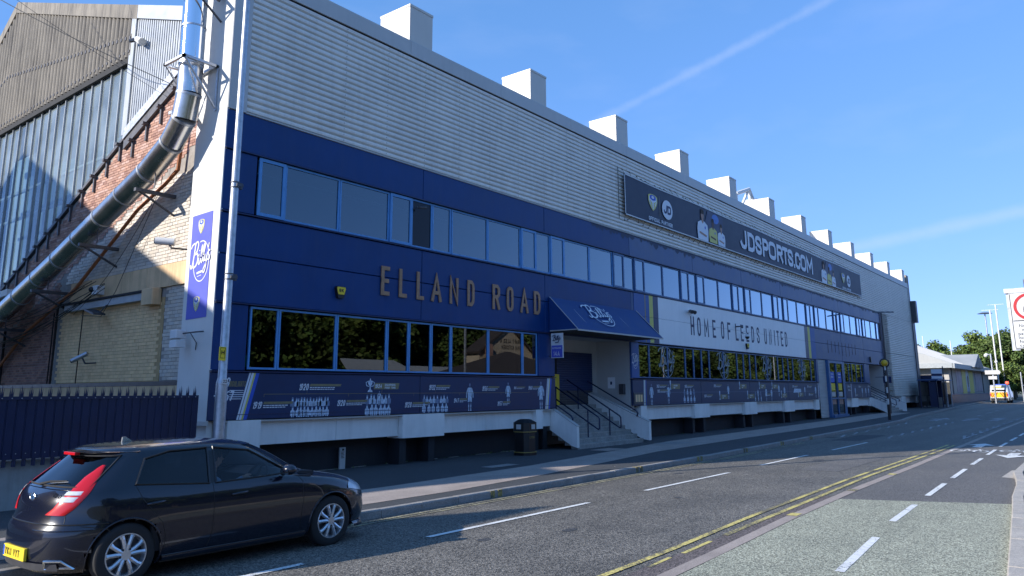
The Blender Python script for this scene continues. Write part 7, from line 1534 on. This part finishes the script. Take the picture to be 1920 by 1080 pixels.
# sign posts, signals, masts
def post(name, x, y, z1, r, mat, lab, cat, z0=ZG, extra=None):
    t = thing(name, (x,y,z0), lab, cat); m = MB(); m.tube([(x,y,z0-.1),(x,y,z1)], r, 10); m.build('post', mat, t, smooth=R(40)); return t
t = post('direction_sign', 110.0, 12.1, 6.2, .10, 'galv', 'grey camera post carrying two small white direction plates', 'sign')
m = MB(); m.prism([(109.8,12.9,3.7),(109.8,11.4,3.7),(109.8,11.25,3.95),(109.8,11.4,4.2),(109.8,12.9,4.2)],(.06,0,0)); m.build('sign_plate','trim_grey',t); m = MB(); m.box(109.8,109.86,11.7,12.6,3.1,3.5); m.build('sign_plate','trim_grey',t); m = MB(); m.ball((109.9,12.6,6.0),.22); m.tube([(110,12.1,6.0),(109.9,12.6,6.25)],.05,6); m.ball((109.9,11.6,5.2),.18); m.build('camera_dome','white',t,smooth=True)
t = post('traffic_light', 125.0, 12.2, 3.0, .08, 'steel_dark', 'traffic signal showing red beyond the van', 'traffic light'); m = MB(); m.bbox(124.8,125.1,11.95,12.5,1.9,3.0,.03); m.build('signal_head','black',t); m = MB(); m.ball((124.78,12.2,2.78),.20); m.build('red_lamp', EMIT('redlamp',(1,.08,.04),2.5), t)
for x, y, h_, lab in ((150,14.95,15.9,'very tall white floodlight mast behind the big tree'),(146,15.4,14.7,'second tall white mast just left of the tallest one')):
    t = post('floodlight_mast', x, y, h_, .11, 'white_sheet', lab, 'mast', extra=1); m = MB(); m.box(x-.05,x+.05,y-1.2,y+1.2,h_-.03,h_+.04); m.build('cross_arm','galv',t)
t = post('street_lamp', 168, 18.6, 16.0, .12, 'galv', 'distant street lamp column with flat crown above the tree', 'lamp post'); m = MB(); m.tube([(168,18.6,16.0),(168,18.6,16.3)],[1.3,.5],12); m.build('lamp_crown','galv',t)
post('flag_pole', 150, 22.2, 10.2, .08, 'white_sheet', 'white pole rising behind the shop roof ridge', 'pole'); post('flag_pole', 150, 26.4, 11.2, .06, 'white_sheet', 'slim white pole beside the dark building end above the shop', 'pole')
t = post('street_lamp', 175, 12.0, 11.0, .10, 'galv', 'grey lamp column against the sky right of the big tree', 'lamp post'); m = MB(); m.tube([(175,12,11),(175,9.8,11.2)],.08,6); m.build('lamp_arm','galv',t)
for x, y, h_, lab in ((128,9.6,3.4,'white post right of the traffic signal'),(126,10.6,4.2,'grey post beside the white one')): post('sign_post', x, y, h_, .10, 'white_sheet' if x == 128 else 'galv', lab, 'post')
m = MB(); m.tube([(48.7,19,15.1),(51.1,19,15.9),(51.9,19,15.2)], .14, 8); m.tube([(49.6,19,14.4),(51.0,19,15.8)], .10, 8); m.tube([(51.2,19,15.9),(51.3,19,14)], .12, 8); m.box(51.2,53,18.5,19.5,13.9,15.2); m.tube([(48.7,19,15.1),(48.7,19,12)],.12,8); m.tube([(49.6,19,14.4),(49.6,19,12)],.08,8); m.build('roof_truss', 'white_sheet', None, label='white tubular roof truss showing between two roof vent boxes', cat='truss')
# restriction sign, near right
SG = thing('road_sign', (13.0, .35, 0), 'white no motor vehicles sign plate with red ring at the right edge', 'sign'); sx = 13.0
k = 13/9.0; ya = .775*k; zb_, zt_ = 1.92+(2.31-1.92)*k, 1.92+(2.86-1.92)*k; wd = .47
m = MB(); m.box(sx,sx+.02,ya-wd,ya,zb_,zt_); pl_ = m.build('sign_plate', 'sign_white', SG)
m = MB(); m.box(sx+.02,sx+.06,ya-.06,ya+.035,zb_-.02,zt_+.07); m.box(sx-.01,sx+.06,ya-wd,ya+.05,zt_+.005,zt_+.07); m.build('sign_frame', 'galv', SG); m = MB(); m.tube([(sx+.1,ya-wd/2,0),(sx+.1,ya-wd/2,zt_+.2)], .045, 12); m.build('sign_pole', 'galv', SG, smooth=R(40))
P_ = Pl((sx-.001,ya,zb_),(0,-1,0),(0,0,1)); H_ = zt_-zb_; hs = H_*.49
m = MB(); ribbon(m, P_, [(wd/2+.175*cos(2*pi*i/48), H_*.745+.175*sin(2*pi*i/48)) for i in range(48)], .038, .002, True); m.build('red_ring', 'red', pl_, recalc=False)
m = MB(); ribbon(m, P_, [(.02,H_*.50),(wd-.02,H_*.50)], .012, .002); ribbon(m, P_, [(.01,.012),(.01,H_-.01)], .008, .002); ribbon(m, P_, [(.01,.01),(wd-.01,.01)], .008, .002)
def q_(pts, o=.003): m.poly([P_(wd/2+a*wd*.8, H_*.74+b*wd*.8, o) for a, b in pts])
q_([(-.21,-.20),(.21,-.20),(.21,-.13),(-.21,-.13)]); q_([(-.21,-.12),(.21,-.12),(.19,.02),(.13,.05),(-.13,.05),(-.19,.02)]); q_([(-.13,.06),(.13,.06),(.09,.17),(-.09,.17)])
ell(m, P_, wd/2-.08*wd, H_*.74+.17*wd, .045*wd, .045*wd, .003); ell(m, P_, wd/2+.08*wd, H_*.74+.17*wd, .045*wd, .045*wd, .003)
m.build('sign_symbol', 'black', pl_, recalc=False)
def bfont(s, P, a, b, h, par, mat, name):
    cu = bpy.data.curves.new('t', 'FONT'); cu.body = s; cu.size = h; cu.space_character = 1.12; o = bpy.data.objects.new('t', cu); COL.objects.link(o); dg = bpy.context.evaluated_depsgraph_get(); dg.update(); me = bpy.data.meshes.new_from_object(o.evaluated_get(dg)); bpy.data.objects.remove(o, do_unlink=True)
    off = root_loc(par)
    for v in me.vertices: v.co = P(a+v.co.x, b+v.co.y, .003)-off
    me.materials.clear(); me.materials.append(mt[mat]); o = bpy.data.objects.new(name, me); COL.objects.link(o); o.parent = par; WL[o.name] = off; return o
for s_, a, i in (('No motor',.075,0),('vehicles',.105,1),('parking or',.058,2),('loading or',.056,3),('footway or',.064,4),('cycle track',.062,5)): bfont(s_, P_, a, H_*.385-i*H_*.070, H_*.078, pl_, 'black', 'sign_text')

# ------------------------------------------------------------------ trees
def tree_mesh(seed, rx, rz, n_cl, n_lf, ls):
    r_ = random.Random(seed); m = MB(); lobes = []
    for i in range(n_cl):
        while True:
            p = Vector((r_.uniform(-1,1), r_.uniform(-1,1), r_.uniform(-1,1)))
            if .35 < p.length < 1.0: break
        p = p*(1+.12*r_.uniform(-1,1)); lobes.append((Vector((p.x*rx, p.y*rx, p.z*rz)), r_.uniform(.17,.30)*rx, r_.uniform(.55,1.35)))
    for c, rad_, tn in lobes:
        for k in range(n_lf):
            d = Vector((r_.gauss(0,1), r_.gauss(0,1), r_.gauss(0,1)*.8)).normalized()*rad_*(r_.random()**.4)*1.15; p = c+d
            nrm = (d.normalized()*.5+Vector((r_.gauss(0,.6), r_.gauss(0,.6), r_.gauss(0,.6)+.3))).normalized(); u_ = nrm.orthogonal().normalized(); u_ = (u_*cos(k)+nrm.cross(u_)*sin(k)); v_ = nrm.cross(u_); s_ = ls*r_.uniform(.5,1.15)
            g = tn*r_.uniform(.7,1.3); m.tone = (g*r_.uniform(.9,1.2), g, g*r_.uniform(.7,1.1))
            m.add([p-u_*s_*.5, p+v_*s_*.32, p+u_*s_*.5, p-v_*s_*.32], [(0,1,2,3)])
    m.tone = 1.0; return m
def trunk_mesh(seed, h_, rx, rz, r0):
    r_ = random.Random(seed); m = MB(); m.tube([(0,0,-.5),(0,0,h_*.35),(.1,.05,h_*.7),(.15,.1,h_*1.15)], [r0*1.2,r0*.9,r0*.7,r0*.35], 8)
    for i in range(7):
        a = r_.uniform(0,6.28); z = h_*r_.uniform(.5,1.0); m.tube([(0,0,z),(cos(a)*rx*.3,sin(a)*rx*.3,z+rz*.4),(cos(a)*rx*.62,sin(a)*rx*.62,z+rz*.75)], [r0*.45,r0*.3,r0*.1], 6)
    return m
TV = [(tree_mesh(s_, 1.0*rx, rz, nc, nl, ls).mesh('crown', Vector((0,0,0)), mat), trunk_mesh(s_, hh, rx, rz, .28).mesh('trunk', Vector((0,0,0)), 'bark'), rx, rz, hh) for s_, rx, rz, nc, nl, ls, hh, mat in ((1,4.6,4.4,70,190,.62,5.5,'leaf'),(2,4.2,5.2,66,190,.60,6.2,'leaf_dark'),(3,5.2,4.0,74,180,.66,5.0,'leaf'))]
def tree(v, x, y, z, s_, label, group=None, sz=1.0, rot=None):
    cr, tk, rx, rz, hh = TV[v]; t = thing('broadleaf_tree', (x,y,z), label, 'tree', group)
    for me, nm, dz in ((cr,'crown',hh+rz*.45),(tk,'trunk',0)):
        o = bpy.data.objects.new(nm, me); COL.objects.link(o); o.parent = t; o.location = (0,0,dz*(1))
    t.scale = (s_, s_, s_*sz); t.rotation_euler = (0,0, rot if rot is not None else random.uniform(0,6.28)); return t
random.seed(21)
G = 'trees behind the shop at the end of the street'
for v, x, y, s_, sz, lab in ((0,165,18.6,1.15,.85,'largest rounded green tree behind the masts'),(2,172,23.5,1.0,.85,'green tree left of the largest one, behind the shop gablet'),(1,160,15.6,.95,.9,'dark green tree directly behind the van'),(0,182,31,1.1,.85,'distant tree right of the slim pole above the shop roof'),(1,188,37,1.15,.85,'distant tree touching the dark building end'),(2,195,44,1.2,.9,'distant tree hidden mostly by the ribbed building'),(1,185,16.8,1.0,.85,'tree at the right edge below the sign'),(0,210,20,1.0,.7,'low tree far right beyond the white posts'),(2,178,27,1.0,.8,'tree between the white pole and the largest tree')):
    tree(v, x, y, .2, s_, lab, G, sz)
for x, y, q in ((200,8,'small tree closing the far end of the road, right edge of the frame'),(225,15,'distant low tree behind the tree below the sign'),(240,22,'most distant low tree behind the big crowns'),(215,5,'low far tree just outside the right edge')): tree(1, x, y, .2, .7, q, G, .7)
tree(0, 152, 14.0, .2, .62, 'small dark tree beside the traffic signal', G, .8); tree(2, 157, 19.5, .2, .8, 'bushy tree just behind the shop end wall', G, .9)
# ------------------------------------------------------------------ the other side of the road, seen mirrored in the glass
G2 = 'trees on the wooded bank across the road'
random.seed(5); i = 0
for x in range(-4, 190, 6):
    yy = -30-random.uniform(0,5); tree(i % 3, x+random.uniform(-1.5,1.5), yy, -.2, random.uniform(1.15,1.4), 'tree on the wooded bank across the road', G2, random.uniform(.82,.98)); i += 1
for x in range(60, 240, 8):
    tree((i+1) % 3, x+random.uniform(-2,2), -19-random.uniform(0,4), -.2, random.uniform(.8,1.0), 'front row tree across the road', G2, random.uniform(.8,.95)); i += 1
m = MB(); m.add([(-40,-60,8),(260,-60,8),(260,-34,0),(-40,-34,0)],[(0,1,2,3)]); struct('wooded_bank', m, 'earth')
PUB = thing('roadside_pub', (57, -18, 0), 'cream gabled pub with dark roof across the road, seen only in reflections', 'building')
m = MB(); m.prism([(53.6,-16,0),(62,-16,0),(62,-16,5.6),(58.0,-16,8.1),(53.6,-16,5.8)],(0,-1.6,0)); m.build('wall','render_cream',PUB)
m = MB(); m.prism([(53.2,-15.7,5.6),(58.0,-15.7,8.35),(58.0,-15.7,8.15),(53.3,-15.7,5.4)],(0,-2.0,0)); m.prism([(58.0,-15.7,8.35),(62.4,-15.7,5.5),(62.3,-15.7,5.3),(58.0,-15.7,8.15)],(0,-2.0,0)); m.build('roof','roof_dark',PUB)
m = MB(); m.add([(47,-10.5,3.2),(64,-10.5,3.2),(64,-15.9,3.4),(47,-15.9,3.4),(55.6,-14.5,5.6),(56.4,-14.5,5.6)],[(0,1,5,4),(1,2,5),(0,4,3)]); m.build('porch_roof','roof_dark',PUB); m = MB(); m.box(47.4,63.6,-15.9,-10.9,0,3.2); m.build('porch_wall','brick_red',PUB)
m = MB(); m.box(54.2,54.8,-15.75,-15.3,5.0,6.3); m.build('chimney','brick_red',PUB)
m = MB(); m.box(62.2,67,-16.0,-14.0,0,6.6); m.build('side_wing','render_cream',PUB)
def wtxt(s_, xr, z, h, lw):    # set for someone facing the wall from the road, so it mirrors in the glass
    m = MB(); words(m, Pl((xr,-15.99,z),(-1,0,0),(0,0,1)), s_, 0, 0, h, lw, .06, off=.01); m.build('wall_lettering','black',PUB,recalc=False)
wtxt('CRAFT ALES &', 60.0, 6.55, .40, .23); wtxt('THAI KITCHEN', 60.0, 5.95, .40, .23)
m = MB(); words(m, Pl((65.9,-13.99,4.9),(-1,0,0),(0,0,1)),'THAI',0,0,.6,.40,.10,off=.01); m.build('wall_lettering','print_blue',PUB,recalc=False); m = MB(); m.box(63.4,66.0,-13.99,-13.97,4.2,4.35); m.box(63.4,66.0,-13.99,-13.97,3.8,3.95); m.build('wall_stripe','red',PUB)
OB = thing('pale_roofed_block', (39, -17, 0), 'long low building with pale sheet roof across the road, seen only in reflections', 'building')
m = MB(); m.box(37.6,44,-19,-15.2,0,3.6); m.box(44.2,51,-19,-15.6,0,3.2); m.build('wall','roof_dark',OB)
for a, b, z in ((37.2,44.1,3.6),(44.15,51.2,3.2)):
    m = MB(); m.prism([(a,-14.9,z),(b,-14.9,z),(b-.4,-16.8,z+.85),(a+.9,-16.8,z+.85)],(0,0,.08)); m.build('roof','roof_pale',OB)
t = thing('lamp_post', (34.5, -.6, 0), 'pale lamp post on the near footway, seen only in reflections', 'lamp post'); m = MB(); m.tube([(34.5,-.6,0),(34.5,-.6,8)],[.10,.07],10); m.build('post_shaft','galv',t)
for x in (62, 90, 118): 
    t = thing('lamp_post', (x, -1.5, 0), 'lamp post on the near footway outside the picture', 'lamp post', 'lamp posts on the near footway'); m = MB(); m.tube([(x,-1.5,0),(x,-1.5,9)],[.10,.07],10); m.build('post_shaft','galv',t)
